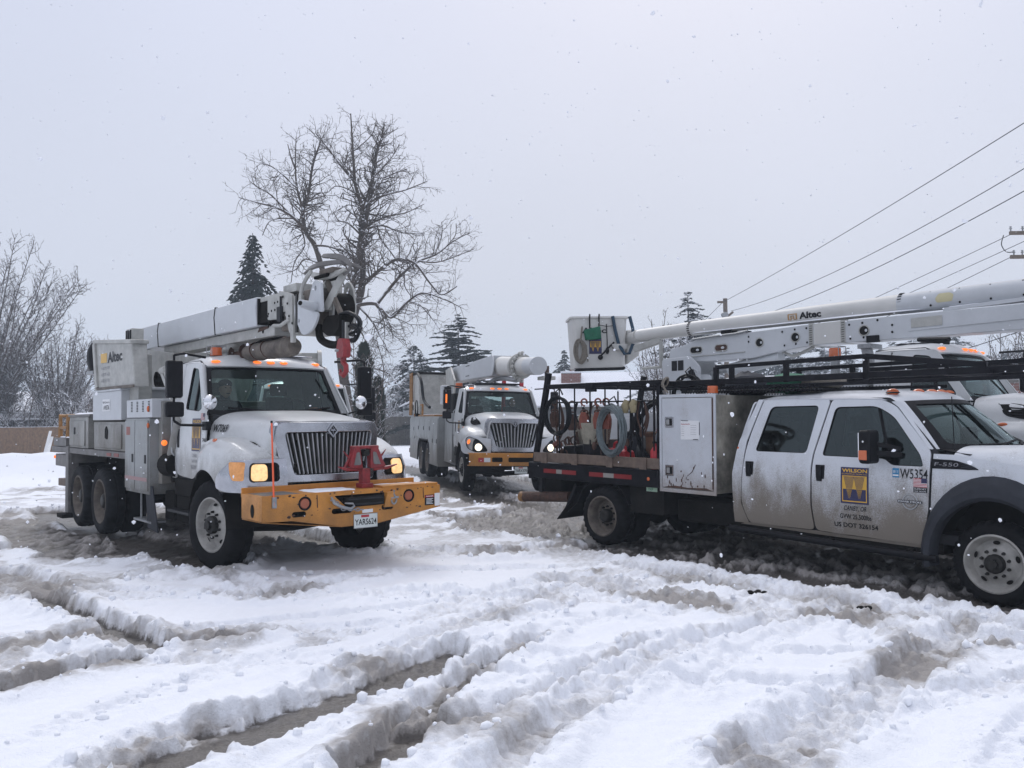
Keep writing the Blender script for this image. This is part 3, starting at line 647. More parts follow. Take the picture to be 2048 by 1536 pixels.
# ================================================================== digger derrick truck (left)
def grille_shell(T, style):
    def Gx(y, z): return 1.05 - .10 * (abs(y) / .66) ** 2.5 - .02 * (z - 1.1)
    g = lambda y, z, d=0: (Gx(y, z) + d, y, z)
    if style == 'old':
        out = rpoly([(-.60, 1.08), (.60, 1.08), (.685, 1.60), (.66, 1.79), (-.66, 1.79), (-.685, 1.60)], [.05, .05, .1, .14, .14, .1])
        op = rpoly([(-.47, 1.17), (.47, 1.17), (.575, 1.67), (-.575, 1.67)], .05)
        zt, zb = 1.67, 1.17; wt, wb = .575, .47; n = 19; mt = 'chrome'
    else:
        out = rpoly([(-.56, 1.02), (.56, 1.02), (.70, 1.45), (.66, 1.82), (-.66, 1.82), (-.70, 1.45)], [.08, .08, .1, .12, .12, .1])
        op = rpoly([(-.44, 1.13), (.44, 1.13), (.60, 1.62), (.57, 1.71), (.12, 1.71), (0, 1.63), (-.12, 1.71), (-.57, 1.71), (-.60, 1.62)], [.06, .06, .06, .05, .03, .03, .03, .05, .06])
        zt, zb = 1.71, 1.13; wt, wb = .59, .44; n = 13; mt = 'chrome'
    sh = MB().panel(out, [op], lambda y, z: g(y, z), .08).build('grille_shell', mt, T, solid=.06, ang=40, bevel=.012)
    # rim wrapping back towards the hood
    rows = []
    for d in (0, .05, .12): rows.append([(Gx(y, z) - d - .01, y * (1 + .12 * d), z + .1 * d) for y, z in out] )
    for r in rows: r.append(r[0])
    MB().grid(rows).build('grille_surround', mt, T, solid=.02)
    MB().panel(op, [], lambda y, z: g(y, z, -.11), .3).build('radiator_screen', 'under', T)
    for i in range(n):
        t = -1 + 2 * (i + .5) / n; y1 = wt * t; y0 = wb * t
        top = zt - .01 - (.06 if style != 'old' and abs(t) < .1 else 0)
        a = Vector(g(y0, zb + .005, -.035)); b = Vector(g(y1, top, -.035))
        MB().bar(a, b, .018 if style == 'old' else .03, .05, (1, 0, 0)).build('grille_bar', 'alu', sh, bevel=.004, seg=1)
    # diamond emblem
    e = Vector(g(0, 1.69 if style == 'old' else 1.70)); em = MB()
    def dia(r, rz): return [(e.x + .05, -r, e.z), (e.x + .05, 0, e.z - rz), (e.x + .05, r, e.z), (e.x + .05, 0, e.z + rz)]
    o = dia(.075, .09); i_ = dia(.052, .063); bk = [(e.x, p[1] * 1.1, e.z + (p[2] - e.z) * 1.1) for p in o]
    em.add(o + i_ + bk, [(0, 1, 5, 4), (1, 2, 6, 5), (2, 3, 7, 6), (3, 0, 4, 7), (0, 8, 9, 1), (1, 9, 10, 2), (2, 10, 11, 3), (3, 11, 8, 0)])
    em.mi = 1; ii = [(p[0] - .012, p[1], p[2]) for p in i_]; em.add(ii, [(0, 1, 2, 3)])
    em.mi = 0; em.tube([(e.x + .043, 0, e.z - .05), (e.x + .043, 0, e.z + .05)], .007, 5); em.tube([(e.x + .043, -.035, e.z), (e.x + .043, .035, e.z)], .007, 5)
    em.tube([(e.x + .043, -.025, e.z + .022), (e.x + .043, 0, e.z - .012), (e.x + .043, .025, e.z + .022)], .006, 5)
    em.build('emblem', ['chrome', 'black'], sh)
def head_panel(T, s, round_=False):
    P = [(1.10, .60), (1.095, .75), (1.07, .92), (1.00, 1.06), (.86, 1.15), (.66, 1.195), (.47, 1.20)]
    c = bez([(p[0], p[1], 0) for p in P], 8); cum = [0]
    for a, b in zip(c[:-1], c[1:]): cum.append(cum[-1] + (b - a).length)
    xs = [p.x for p in c]; ys = [p.y for p in c]; tot = cum[-1]
    def fn(u, z, d=0):
        x = float(np.interp(u, cum, xs)); y = float(np.interp(u, cum, ys))
        x2 = float(np.interp(u + .01, cum, xs)); y2 = float(np.interp(u + .01, cum, ys)); n = Vector((y2 - y, -(x2 - x), 0)); n = n.normalized() if n.length > 1e-6 else Vector((0, 1, 0))
        k = -.10 * max(0, (z - 1.22)) / .15
        return (x + n.x * (d + k * .5), s * (y + n.y * (d + k * .5)), z)
    if not round_:
        out = rpoly([(0, .995), (tot * .72, .995), (tot, 1.03), (tot, 1.15), (tot * .70, 1.36), (0, 1.37)], [.0, .05, .05, .05, .1, 0])
        h1 = rrect(.10, .44, 1.115, 1.325, .05); h2 = rpoly([(.50, 1.13), (.66, 1.13), (.78, 1.34), (.50, 1.34)], .03)
        MB().panel(out, [h1, h2], fn, .06).build('headlight_bezel', 'chrome', T, solid=.02, bevel=.005)
        hb = MB().panel(h1, [], lambda u, z: fn(u, z, -.06), .1).build('headlight_bucket', 'black', T)
        MB().tube([fn(*q, d=-.0) for q in h1], .012, 6, closed=True).build('headlight_rim', 'black', hb)
        l = MB().panel(rrect(.235, .425, 1.125, 1.315, .045), [], lambda u, z: fn(u, z, -.012), .04).build('headlight', 'lamp', T, solid=.03, bevel=.01)
        MB().panel(h2, [], lambda u, z: fn(u, z, .002), .05).build('turn_signal', 'turn', T, solid=.01)
    else:
        out = rpoly([(0, .93), (tot * .72, .97), (tot, 1.05), (tot, 1.20), (tot * .62, 1.42), (0, 1.32)], [.0, .05, .05, .05, .1, 0])
        h1 = rpoly([(.06, 1.03), (.36, 1.00), (.60, 1.10), (.76, 1.33), (.60, 1.385), (.30, 1.31), (.14, 1.16)], .07)
        MB().panel(out, [h1], fn, .06).build('headlight_bezel', 'cleanwhite', T, solid=.02, bevel=.005)
        hb = MB().panel(h1, [], lambda u, z: fn(u, z, -.05), .08).build('headlight_bucket', 'black', T)
        MB().tube([fn(*q, d=-.0) for q in h1], .01, 6, closed=True).build('headlight_rim', 'black', hb)
        for (u, z, r, mt, nm) in ((.30, 1.13, .085, 'lampw', 'headlight'), (.58, 1.255, .06, 'amberlit', 'turn_signal')):
            MB().panel(ell(u, z, r, r, 20), [], lambda a, b: fn(a, b, -.015), .05).build(nm, mt, T, solid=.03, bevel=.01)
            MB().tube([fn(a, b, -.005) for a, b in ell(u, z, r * 1.08, r * 1.08, 20)], .008, 6, closed=True).build('lamp_ring', 'chrome', T)
def cab_decals(T, num, hoody):
    f = SideFn(yside, -1, .019)
    b = MB(); text(b, num, -.30, 1.675, .29, .10, (lambda x, z: (x, -(hoody(x, z) + .035), z)), .02, 0, 5); b.build('unit_number', 'ink', T)
    company_logo(T, f, -.80, 1.43, .32, .42)
    b = MB(); text(b, 'CANBY, OR', -.78, 1.345, .26, .05, f, .0, .15); text(b, 'GVW 54,000lbs', -.80, 1.275, .30, .045, f, .0); text(b, 'US DOT 326154', -.84, 1.195, .38, .05, f, .012); b.build('door_lettering', 'fadedink', T)
    fl = flag_decal(T, f, -.50, 1.83, .13, .085)
    b = MB(); text(b, '7400', -.42, 1.55, .16, .05, (lambda x, z: (x, -(yside(z) + .021), z)), .02); b.build('model_badge', 'ink', T)
def service_box(T, x0, x1, y0, y1, z0, z1, mt, doors=(), name='tool_cabinet', latch=True, side=-1, lid=True, bev=.008):
    """cabinet with recessed door leaves on the side face"""
    c = bx(name, mt, T, x0, x1, min(y0, y1), max(y0, y1), z0, z1, bevel=bev)
    yf = min(y0, y1) if side < 0 else max(y0, y1)
    for (a, b, c0, c1) in doors:
        d = MB().box(a + .008, b - .008, yf + side * .0, yf + side * .022, c0 + .008, c1 - .008).build('door', mt, c, bevel=.006)
        if latch:
            zc = c0 + (c1 - c0) * .45; xl = b - .09
            MB().box(xl - .035, xl + .035, yf + side * .020, yf + side * .03, zc - .06, zc + .06).build('latch', 'black', d, bevel=.006)
    return c
A_POSE = ((-2.867, 11.372, .037), (0.002, 0.006, -.877))
def truck_A():
    T = thing('digger_derrick_truck', 'white digger derrick truck with orange-yellow bumper and red pole claw, nearest on the left', 'truck', *A_POSE)
    hoody = heavy_cab(T, 'old', 'W7069'); heavy_chassis(T, 4.544, -7.3, 1.15, yo=1.10, steer=RAD(10), R=.55, rr=.325)
    grille_shell(T, 'old')
    for s in (-1, 1): head_panel(T, s); mirror_set(T, s, -.52, 1.36, 1.87, 2.58)
    cab_decals(T, 'W7069', hoody)
    beacon(T, -1.05, -.62, 2.70, r=.075, h=.11, cage=True)
    MB().tube([(-1.3, -.45, 2.66), (-1.3, -.45, 2.78), (-1.3, .75, 2.78), (-1.3, .75, 2.66)], .03, 8).build('roof_bar', 'oldwhite', T)
    # bumper
    bp = [(-1.155, .72), (-.82, .715), (-.21, .60), (.25, .60), (1.155, .735), (1.155, .99), (-1.155, .99)]
    slot = lambda y, w_=.10, h=.03: rrect(y - w_, y + w_, .78 - h, .78 + h, .029)
    bum = MB().panel(bp, [slot(-.73, .085), slot(-.2, .13), slot(.40, .08), rpoly([(-.30, .955), (.42, .955), (.30, .815), (-.14, .815)], .02), ell(-.66, .895, .078, .078), ell(.70, .895, .078, .078)], lambda y, z: (1.66, y, z), .15)
    bum.prism([(1.10, 1.0), (1.655, 1.0), (1.655, .988), (1.10, .988)], 1, -1.155, 1.155)
    for s in (-1, 1): bum.add([(1.12, s * 1.155, .73), (1.66, s * 1.155, .73), (1.66, s * 1.155, .99), (1.12, s * 1.155, .99)], [(0, 1, 2, 3)])
    bum.add([(1.12, -1.155, .72), (1.12, -.2, .62), (1.12, .25, .62), (1.12, 1.155, .735), (1.66, 1.155, .735), (1.66, .25, .6), (1.66, -.21, .6), (1.66, -1.155, .72)], [(0, 1, 6, 7), (1, 2, 5, 6), (2, 3, 4, 5)])
    B_ = bum.build('bumper', 'yellow', T, solid=.012, bevel=.004)
    bx('bumper_step', 'yellow', T, 1.10, 1.125, -1.16, 1.13, .96, 1.065, bevel=.006)
    bx('bumper_backing', 'under', T, 1.15, 1.60, -1.1, 1.1, .78, .93)
    bx('bumper_tread', 'deck', T, 1.2, 1.62, -1.12, -.7, 1.001, 1.006, bevel=0)
    bx('bumper_top_rail', 'yellow', T, 1.42, 1.64, .35, 1.14, 1.0, 1.03, bevel=.005)
    for y in (-.66, .70):
        l = MB().lathe([(.078, 1.645), (.078, 1.668), (.064, 1.672), (.062, 1.655), (0, 1.652)], (0, y, .895), 0, 28).build('bumper_lamp_ring', 'black', T, ang=30)
        MB().lathe([(.058, 1.658), (.05, 1.668), (0, 1.672)], (0, y, .895), 0, 24).build('bumper_lamp', mat('dull_orange_reflector', (.34, .10, .05), .35), l)
    MB().panel(ell(1.42, .83, .05, .075, 20), [], lambda x, z: (x, -1.164, z), .1).build('bumper_end_hole', 'under', T)
    # winch pocket, rollers, chain hooks
    wk = MB().box(1.60, 1.70, -.16, .34, .82, .93).build('winch_roller_frame', 'under', T, bevel=.01)
    for z in (.845, .905): MB().cyl((1.68, -.14, z), (1.68, .32, z), .022).build('winch_roller', 'steel', wk)
    MB().hexa([(1.66, .34, .78), (1.66, .60, .78), (1.68, .36, .78), (1.68, .35, .78)], [(1.66, .36, .96), (1.66, .60, .96), (1.74, .38, .96), (1.74, .36, .96)]).build('winch_gusset', 'yellow', T, bevel=.003)
    ch = MB()
    p0 = Vector((1.70, -.36, .93)); 
    for i in range(9):
        p = p0 + Vector((.01, .02 + .045 * i - .0, -.02 - .035 * i + .03 * (i > 3) * (i - 3)))
        a = Vector((0, .03, 0)) ; b = Vector((0, 0, .017)) if i % 2 else Vector((.017, 0, .0))
        ch.tube([p + a * cos(t) + b * sin(t) for t in [2 * pi * k / 10 for k in range(10)]], .007, 6, closed=True)
    ch.build('tow_chain', 'galv', T)
    hk = MB(); hk.tube([(1.71, -.36, .95), (1.72, -.33, .88), (1.73, -.24, .83), (1.73, -.13, .80), (1.73, -.08, .83), (1.73, -.10, .86), (1.73, -.2, .87)], [.012, .018, .02, .018, .014, .012, .008], 8); hk.build('tow_hook', 'galv', T)
    sh = MB(); sh.tube([(1.70, .47 + .035 * cos(t), .87 - .055 * sin(t)) for t in [pi * k / 10 for k in range(11)]], .011, 8); sh.cyl((1.70, .42, .89), (1.70, .53, .89), .013); sh.tube([(1.69, .48, .97), (1.70, .46, .94), (1.71, .48, .90)], .014, 8); sh.build('shackle', 'galv', T)
    license_plate(T, 1.672, .10, .645, .31, .155, 'YARS624')
    st = MB().box(1.667, 1.670, .93, 1.07, .76, .885).build('warning_sticker', 'ink', T)
    b = MB(); f = lambda u, v: (1.6715, u, v); b.mi = 0; quad(b, .935, .855, 1.065, .88, f); b.mi = 1
    for i in range(5): quad(b, .95, .775 + i * .015, 1.05 - .02 * (i % 2), .781 + i * .015, f)
    text(b, 'DANGER', .95, .86, .10, .016, lambda u, v: (1.673, u, v), .01); b.build('sticker_print', ['flagred', 'paper'], st)
    MB().box(1.667, 1.670, 1.075, 1.15, .745, .90).build('reflector', 'paper', T)
    MB().box(1.667, 1.670, .06, .20, .735, .775).build('bumper_sticker', 'paper', T)
    b = MB(); rr_ = random.Random(6)
    for k in range(46):
        y_ = rr_.uniform(-1.14, 1.14); z_ = rr_.choice((.99 - .02 * rr_.random(), rr_.uniform(.74, .97), .745 + .02 * rr_.random())); q_ = .004 + .010 * rr_.random() ** 2
        b.panel([(y_ + q_ * (1.2 + rr_.random()) * cos(t), z_ + q_ * (.5 + rr_.random()) * sin(t)) for t in [i * 1.047 for i in range(6)]], [], lambda y, z: (1.6675, y, z), .2)
    for y_ in (-.52, -.08, .33, .9): b.panel([(y_, .98), (y_ + .012, .98), (y_ + .018, .86 - .05 * rr_.random()), (y_ + .004, .84)], [], lambda y, z: (1.6672, y, z), .2)
    b.build('paint_chips', 'rust', T, kind='stuff')
    snow_patch(T, -4.8, -3.3, -1.2, -.4, 2.325, .02, 3); snow_patch(T, -6.35, -5.1, -1.2, -.45, 1.945, .025, 4); snow_patch(T, -1.5, -.85, .1, .75, 2.715, .012, 5)
    snow_patch(T, 1.2, 1.62, -.55, .05, 1.002, .012, 6); snow_patch(T, 1.15, 1.40, .45, 1.05, 1.004, .012, 7); snow_patch(T, -5.5, -.3, -.42, -.10, 3.415, .014, 8); snow_patch(T, -7.6, -6.7, -1.15, -.75, 1.525, .02, 9)
    # whip flag
    wp = MB().cyl((1.68, -1.03, .90), (1.665, -1.05, 1.79), .011, .010, 8).build('whip_flag', 'whip', T)
    MB().cyl((1.665, -1.05, 1.79), (1.665, -1.051, 1.815), .013).build('whip_cap', 'black', wp); MB().box(1.66, 1.69, -1.05, -1.0, .87, .99).build('whip_clamp', 'galv', wp, bevel=.004)
    # red pole claw
    c = MB(); y0 = .24
    c.box(1.36, 1.46, y0 - .055, y0 + .055, 1.0, 1.235)
    pc = c.build('pole_claw', 'red', T, bevel=.012)
    MB().box(1.33, 1.49, y0 - .075, y0 + .075, 1.0, 1.06).build('claw_socket', 'red', pc, bevel=.01)
    for s in (-1, 1):
        q = MB(); y = lambda d: y0 + s * d
        q.hexa([(1.47, y(.05), 1.23), (1.50, y(.24), 1.25), (1.40, y(.24), 1.27), (1.38, y(.05), 1.25)], [(1.44, y(.07), 1.48), (1.46, y(.16), 1.49), (1.38, y(.17), 1.50), (1.36, y(.06), 1.49)])
        q.build('claw_plate', 'red', pc, bevel=.008)
        q = MB(); q.panel(rpoly([(.08, 1.28), (.21, 1.28), (.18, 1.40), (.09, 1.44)], .03), [], lambda a, z: (1.492 - (z - 1.25) * .17, y(a), z), .1); q.build('worn_face', 'deck', pc)
        q = MB(); q.tube([(1.44, y(.10), 1.225), (1.47, y(.28), 1.235), (1.50, y(.40), 1.27)], [.022, .022, .006], 6); q.tube([(1.42, y(.27), 1.25), (1.42, y(.21), 1.36), (1.42, y(.29), 1.45)], [.02, .018, .005], 6)
        q.tube([(1.42, y(.21), 1.37), (1.44, y(.12), 1.47)], [.018, .014], 6); q.build('claw_tine', 'red', pc)
    MB().box(1.37, 1.45, y0 - .18, y0 + .18, 1.465, 1.505).build('claw_top', 'red', pc, bevel=.012)
    MB().cyl((1.35, y0, 1.42), (1.47, y0, 1.42), .04).build('claw_pivot', 'hub', pc)
    # ---------------- body, right side first
    Y = -1.22
    dk = bx('deck_rail', 'deck', T, -7.75, -3.02, -1.22, 1.22, 1.26, 1.36, bevel=.01)
    b = MB()
    for x in (-3.9, -3.5): b.box(x - .12, x + .12, -1.226, -1.221, 1.28, 1.33)
    b.build('side_reflector', mat('dirty_reflector', (.25, .08, .07), .6), T)
    service_box(T, -3.01, -1.94, Y, -.70, .80, 1.86, 'greybody', [(-3.0, -2.53, .84, 1.84), (-2.52, -1.95, .84, 1.84)])
    lv = bx('vented_cover', 'cleanwhite', T, -2.98, -1.82, Y - .005, -.65, 1.87, 2.13, bevel=.01)
    q = MB()
    for i in range(4):
        for j in range(7): q.box(-2.76 + i * .26, -2.69 + i * .26, Y - .008, Y - .004, 1.955 + j * .022, 1.967 + j * .022)
    q.build('vent_slot', 'under', lv, kind='stuff')
    q = MB(); q.box(-2.98, -1.97, Y - .026, Y - .023, .98, 1.03); q.build('reflector_tape', mat('faded_pink_tape', (.33, .19, .19), .5), T)
    b = MB(); quad(b, -2.92, 1.62, -2.74, 1.74, lambda x, z: (x, Y - .0245, z)); b.build('notice_sticker', mat('red_grey_sticker', (.3, .12, .10), .6), T)
    lens_oval('side_marker', T, (-1.93, Y - .02, 1.99), .02, .02, .045, 'orange'); lens_oval('side_marker', T, (-1.93, Y - .02, 1.76), .02, .02, .04, 'orange')
    MB().ball((-1.68, -1.10, 1.52), .04, .04, .04).build('lit_marker', 'amberlit', T)
    service_box(T, -4.86, -3.28, Y, -.35, 1.84, 2.29, 'cleanwhite', [], 'white_locker')
    bx('locker_lid', 'cleanwhite', T, -4.89, -3.25, Y - .02, -.33, 2.29, 2.325, bevel=.008)
    f = lambda x, z: (x, Y - .004, z)
    b = MB(); quad(b, -4.28, 1.98, -3.86, 2.17, f); s_ = b.build('locker_sticker', 'paper', T)
    f = lambda x, z: (x, Y - .006, z)
    b = MB(); text(b, 'Built Connect to', -4.25, 2.105, .36, .035, f, 0); text(b, 'AVISTA', -4.22, 2.0, .32, .075, f, .01, .2); b.build('sticker_print', 'ink', s_)
    service_box(T, -4.78, -3.04, Y, -.35, 1.37, 1.81, 'grimy', [(-4.7, -3.2, 1.40, 1.78)], 'lower_locker', latch=False)
    b = MB(); b.panel(rpoly([(-4.02, 1.56), (-3.9, 1.54), (-3.88, 1.68), (-3.95, 1.75), (-4.02, 1.7)], .02), [], lambda x, z: (x, Y - .03, z), .1); b.build('lock_plate', 'under', T, solid=.012)
    service_box(T, -6.38, -5.15, Y, -.4, 1.37, 1.90, 'grimy', [(-6.33, -5.3, 1.40, 1.84)], 'rear_locker', latch=False)
    bx('locker_lid', 'deck', T, -6.42, -5.0, Y - .02, -.4, 1.90, 1.945, bevel=.008)
    bx('latch', 'steel', T, -5.98, -5.90, Y - .035, Y - .02, 1.60, 1.72, bevel=.006)
    bx('rear_frame_box', 'deck', T, -7.62, -6.64, -1.18, -.75, 1.0, 1.22); bx('rear_box', 'deck', T, -7.7, -6.75, -1.2, -.7, 1.37, 1.52)
    lens_oval('tail_marker', T, (-7.63, -1.19, 1.16), .02, .02, .03, 'amberlit')
    og = bx('outrigger_leg', 'deck', T, -6.60, -6.40, -1.24, -1.06, .20, 1.38, bevel=.015); bx('outrigger_beam', 'deck', T, -6.62, -6.38, -1.2, 1.2, 1.08, 1.25)
    bx('outrigger_foot', 'under', og, -6.7, -6.3, -1.35, -.95, .12, .19)
    MB().bar((-7.9, -1.0, .67), (-6.6, -1.0, .70), .14, .14).build('wood_cribbing', 'wood', T, bevel=.01)
    # yellow pipe racks at the tail
    yr = MB()
    for x in (-7.62, -7.05): yr.tube([(x, -1.1, 1.5), (x, -1.1, 1.93), (x, -.7, 1.93), (x, -.7, 1.5)], .045, 6)
    yr.tube([(-7.62, -1.1, 1.7), (-7.05, -1.1, 1.72)], .03, 6); yr.build('tail_rack', 'yelold', T)
    bx('tail_post', 'deck', T, -6.85, -6.45, -1.1, -.8, 1.36, 1.92)
    # mud flap, step, tank
    MB().hexa([(-2.16, -1.2, .92), (-1.86, -1.2, .92), (-1.86, -1.185, .92), (-2.16, -1.185, .92)], [(-2.06, -1.2, .34), (-1.62, -1.2, .30), (-1.62, -1.185, .30), (-2.06, -1.185, .34)]).build('mud_flap', 'flare', T)
    stp = MB(); stp.tube([(-2.5, -1.15, .82), (-2.5, -1.15, .42), (-1.9, -1.15, .42)], .016, 6); stp.box(-2.7, -1.9, -1.2, -1.0, .40, .43); stp.build('hanging_step', 'galv', T)
    MB().cyl((-1.5, -.72, .72), (-.62, -.72, .72), .24).build('air_tank', 'under', T)
    bx('battery_box', 'under', T, -1.95, -1.55, -1.0, -.5, .45, .85, bevel=.02)
    tb = MB().cyl((-1.55, -1.02, 1.36), (-1.28, -1.02, 1.86), .085, .075, 20).build('exhaust_shield', 'grimy', T); MB().tube([(-1.62, -.95, 1.0), (-1.6, -1.0, 1.2), (-1.52, -1.02, 1.42)], .07, 12).build('exhaust_pipe', 'under', tb)
    MB().cyl((-1.75, -1.02, 1.22), (-1.45, -1.0, 1.22), .16).build('air_filter', 'under', T)
    bx('body_bulkhead', 'grimy', T, -1.93, -1.78, -1.1, 1.1, .95, 2.1, bevel=.01)
    for s in (1,): service_box(T, -6.3, -1.94, 1.22, .5, .95, 1.9, 'grimy', [(-6.2, -4.5, 1, 1.85), (-3.4, -2, 1, 1.85)], side=1)
    for s in (-1, 1):
        fl = MB().box(-6.55, -6.53, s * .55 if s > 0 else -1.2, 1.2 if s > 0 else -.55, .25, 1.1); fl.build('rear_mud_flap', 'black', T)
    bx('underdeck', 'under', T, -7.2, -3.1, -.6, .6, .85, 1.26)
    # upper control box
    up = MB().hexa([(-4.53, -1.22, 2.33), (-2.62, -1.22, 2.32), (-2.62, -1.0, 2.32), (-4.53, -1.0, 2.33)], [(-4.77, -1.22, 3.13), (-2.78, -1.22, 2.99), (-2.78, -1.0, 2.99), (-4.77, -1.0, 3.13)]).build('control_box', 'oldwhite', T, bevel=.02)
    MB().hexa([(-4.81, -1.25, 3.10), (-2.74, -1.25, 2.96), (-2.74, -.98, 2.96), (-4.81, -.98, 3.10)], [(-4.81, -1.25, 3.16), (-2.74, -1.25, 3.02), (-2.74, -.98, 3.02), (-4.81, -.98, 3.16)]).build('box_rim', 'oldwhite', up, bevel=.012)
    MB().bar((-4.57, -1.23, 2.36), (-4.75, -1.23, 3.10), .05, .12).build('corner_post', 'oldwhite', up, bevel=.01)
    MB().bar((-4.55, -1.235, 2.345), (-2.62, -1.235, 2.335), .03, .04).build('bottom_trim', 'rimdark', up, bevel=.004)
    f = lambda x, z: (x, -1.224, z)
    b = MB(); b.mi = 1
    b.add([f(-4.40, 2.755), f(-4.05, 2.75), f(-4.05, 2.90), f(-4.40, 2.905)], [(0, 1, 2, 3)]); b.mi = 0
    text(b, 'Altec', -4.01, 2.735, .78, .17, f, .035); b.build('maker_lettering', ['ink', 'gold'], up)
    b = MB()
    for i in range(3):
        for j in range(5): text(b, 'ABM'[j % 3], -4.36 + j * .1, 2.64 - i * .10, .06, .05, f, 0)
    b.build('faded_lettering', 'fadedink', up)
    MB().ball((-4.98, -1.15, 2.88), .19, .14, .28, 16, 10).build('control_seat', 'black', T); MB().box(-5.2, -4.8, -1.25, -.95, 2.60, 2.66).build('control_pedestal', 'galv', T, bevel=.02)
    bx('control_post', 'oldwhite', T, -5.02, -4.88, -1.15, -.95, 1.95, 2.62)
    vb = bx('valve_bank', 'oldwhite', T, -3.40, -3.10, -1.12, -.95, 3.05, 3.22)
    for i in range(3): bx('valve_handle', 'ink', vb, -3.37 + i * .09, -3.32 + i * .09, -1.14, -1.11, 3.06, 3.20)
    # turret and boom
    MB().lathe([(.62, 1.36), (.62, 1.60), (.5, 1.66), (.5, 1.75)], (-3.9, 0, 0), 2, 36).build('turntable', 'grimy', T)
    tr = MB()
    for s in (-1, 1): tr.prism([(-4.3, 1.75), (-3.0, 1.75), (-2.35, 2.3), (-2.2, 2.78), (-3.0, 2.85), (-5.3, 3.1), (-5.5, 2.9)], 1, s * .42 - .025, s * .42 + .025)
    tr.box(-4.2, -3.1, -.42, .42, 1.76, 2.4); tr.build('turret', 'oldwhite', T, bevel=.01)
    bx('turret_panel', 'oldwhite', T, -3.30, -2.85, -1.1, -.9, 1.95, 2.82, bevel=.01)
    MB().cyl((-3.1, -.25, 2.1), (-1.2, -.25, 2.95), .10).build('lift_cylinder', 'oldwhite', T)
    st = MB(); st.bar((-1.92, -1.05, 2.50), (-1.50, -1.05, 2.12), .05, .07); st.bar((-1.80, -1.05, 2.52), (-1.42, -1.05, 2.13), .05, .04); st.cyl((-1.95, -1.05, 2.52), (-1.76, -1.05, 2.54), .05); st.build('hinged_strut', 'oldwhite', T)
    MB().lathe([(.11, -1.02), (.11, -.9), (.09, -.9), (0, -.9)], (-2.3, 0, 2.42), 1, 24).build('hose_reel', 'under', T)
    yc = -.25
    hexp = lambda hw, z0, z1: [(yc - hw, z0), (yc + hw, z0), (yc + hw * 1.08, (z0 + z1) / 2 + .05), (yc + hw, z1), (yc - hw, z1), (yc - hw * 1.08, (z0 + z1) / 2 + .05)]
    bm = MB(); bm.prism(hexp(.20, 3.03, 3.41), 0, -5.66, -.13); BM = bm.build('boom', 'cleanwhite', T, bevel=.015)
    for x in (-4.0, -1.54): MB().prism(hexp(.205, 3.025, 3.42), 0, x - .012, x + .012).build('boom_seam', 'under', BM)
    MB().panel(rrect(-5.35, -5.27, 3.15, 3.36, .03), [], lambda x, z: (x, yc - .218, z), .1).build('boom_slot', 'under', BM)
    bx('boom_end', 'under', BM, -.128, -.11, yc - .19, yc + .19, 3.05, 3.39)
    b2 = MB().box(-3.94, .26, yc - .13, yc + .13, 2.885, 3.024).build('lower_boom', 'oldwhite', T, bevel=.012)
    MB().panel(ell(-.08, 2.97, .035, .035), [], lambda x, z: (x, yc - .1315, z), .1).build('boom_hole', 'under', b2)
    b = MB(); b.panel(rpoly([(-.25, 2.96), (.1, 2.99), (.12, 3.02), (-.2, 3.02)], .01), [], lambda x, z: (x, yc - .132, z), .1); b.build('rust_streak', 'rust', b2)
    bx('inner_boom', 'under', T, -.2, .5, yc - .15, yc + .15, 3.07, 3.36)
    bx('inner_boom_top', 'oldwhite', T, -.1, .5, yc - .16, yc + .16, 3.34, 3.40)
    # auger
    au = MB(); au.cyl((-2.2, yc, 2.74), (.2, yc, 2.72), .05); rows = []
    for i in range(161):
        t = i / 160 * 6 * 2 * pi; x = -2.1 + 2.1 * i / 160; rows.append([(x, yc + .05 * cos(t), 2.74 + .05 * sin(t)), (x, yc + .13 * cos(t), 2.74 + .13 * sin(t))])
    au.grid(rows); au.build('auger', 'rust', T, solid=.012)
    MB().lathe([(0, -.85), (.10, -.85), (.115, -.75), (.125, .48), (.09, .57), (0, .57)], (0, yc, 2.735), 0, 24).build('auger_drive', 'rimdark', T)
    MB().tube(bez([(-2.6, yc, 2.6), (-1.6, yc, 2.70), (-.6, yc, 2.84), (.2, yc, 2.9)], 6), .03, 6).build('auger_bracket', 'under', T)
    # boom head
    yn = yc - .18
    pp = lambda pts, y, name, mt, par=None, r=.03, holes=(), th=.03: MB().panel(rpoly(pts, r), [ell(*h, 16) for h in holes], lambda x, z: (x, y, z), .1).build(name, mt, par or T, solid=th, bevel=.005)
    hd = bx('boom_collar', 'oldwhite', T, .92, 1.09, yn - .03, yc + .24, 2.83, 3.30, bevel=.012)
    pp([(.61, 3.40), (.64, 3.20), (.80, 3.08), (.90, 2.86), (.98, 2.86), (.98, 3.32), (.82, 3.36)], yn - .04, 'collar_plate', 'oldwhite', hd)
    pp([(.20, 3.08), (.62, 3.06), (.74, 3.2), (.62, 3.38), (.20, 3.38)], yn + .0, 'collar_plate', 'oldwhite', hd)
    b = MB()
    for k in range(22): b.ball((.30 + .72 * random.random(), yn - .066, 2.95 + .38 * random.random()), .013, .008, .016, 8, 5)
    b.build('bolt', 'under', hd, kind='stuff')
    bx('collar_top', 'oldwhite', hd, .62, .98, yn, yc + .1, 3.36, 3.46); bx('collar_valve', 'steel', hd, .60, .74, yn - .08, yn - .04, 3.02, 3.20)
    MB().tube([(.50, yn - .07, 2.98), (.74, yn - .09, 2.96), (.92, yn - .06, 3.02)], .022, 8).build('collar_pipe', 'oldwhite', hd); MB().tube([(.70, yn - .07, 3.32), (.72, yn - .08, 3.0)], .014, 6).build('collar_pipe', 'steel', hd)
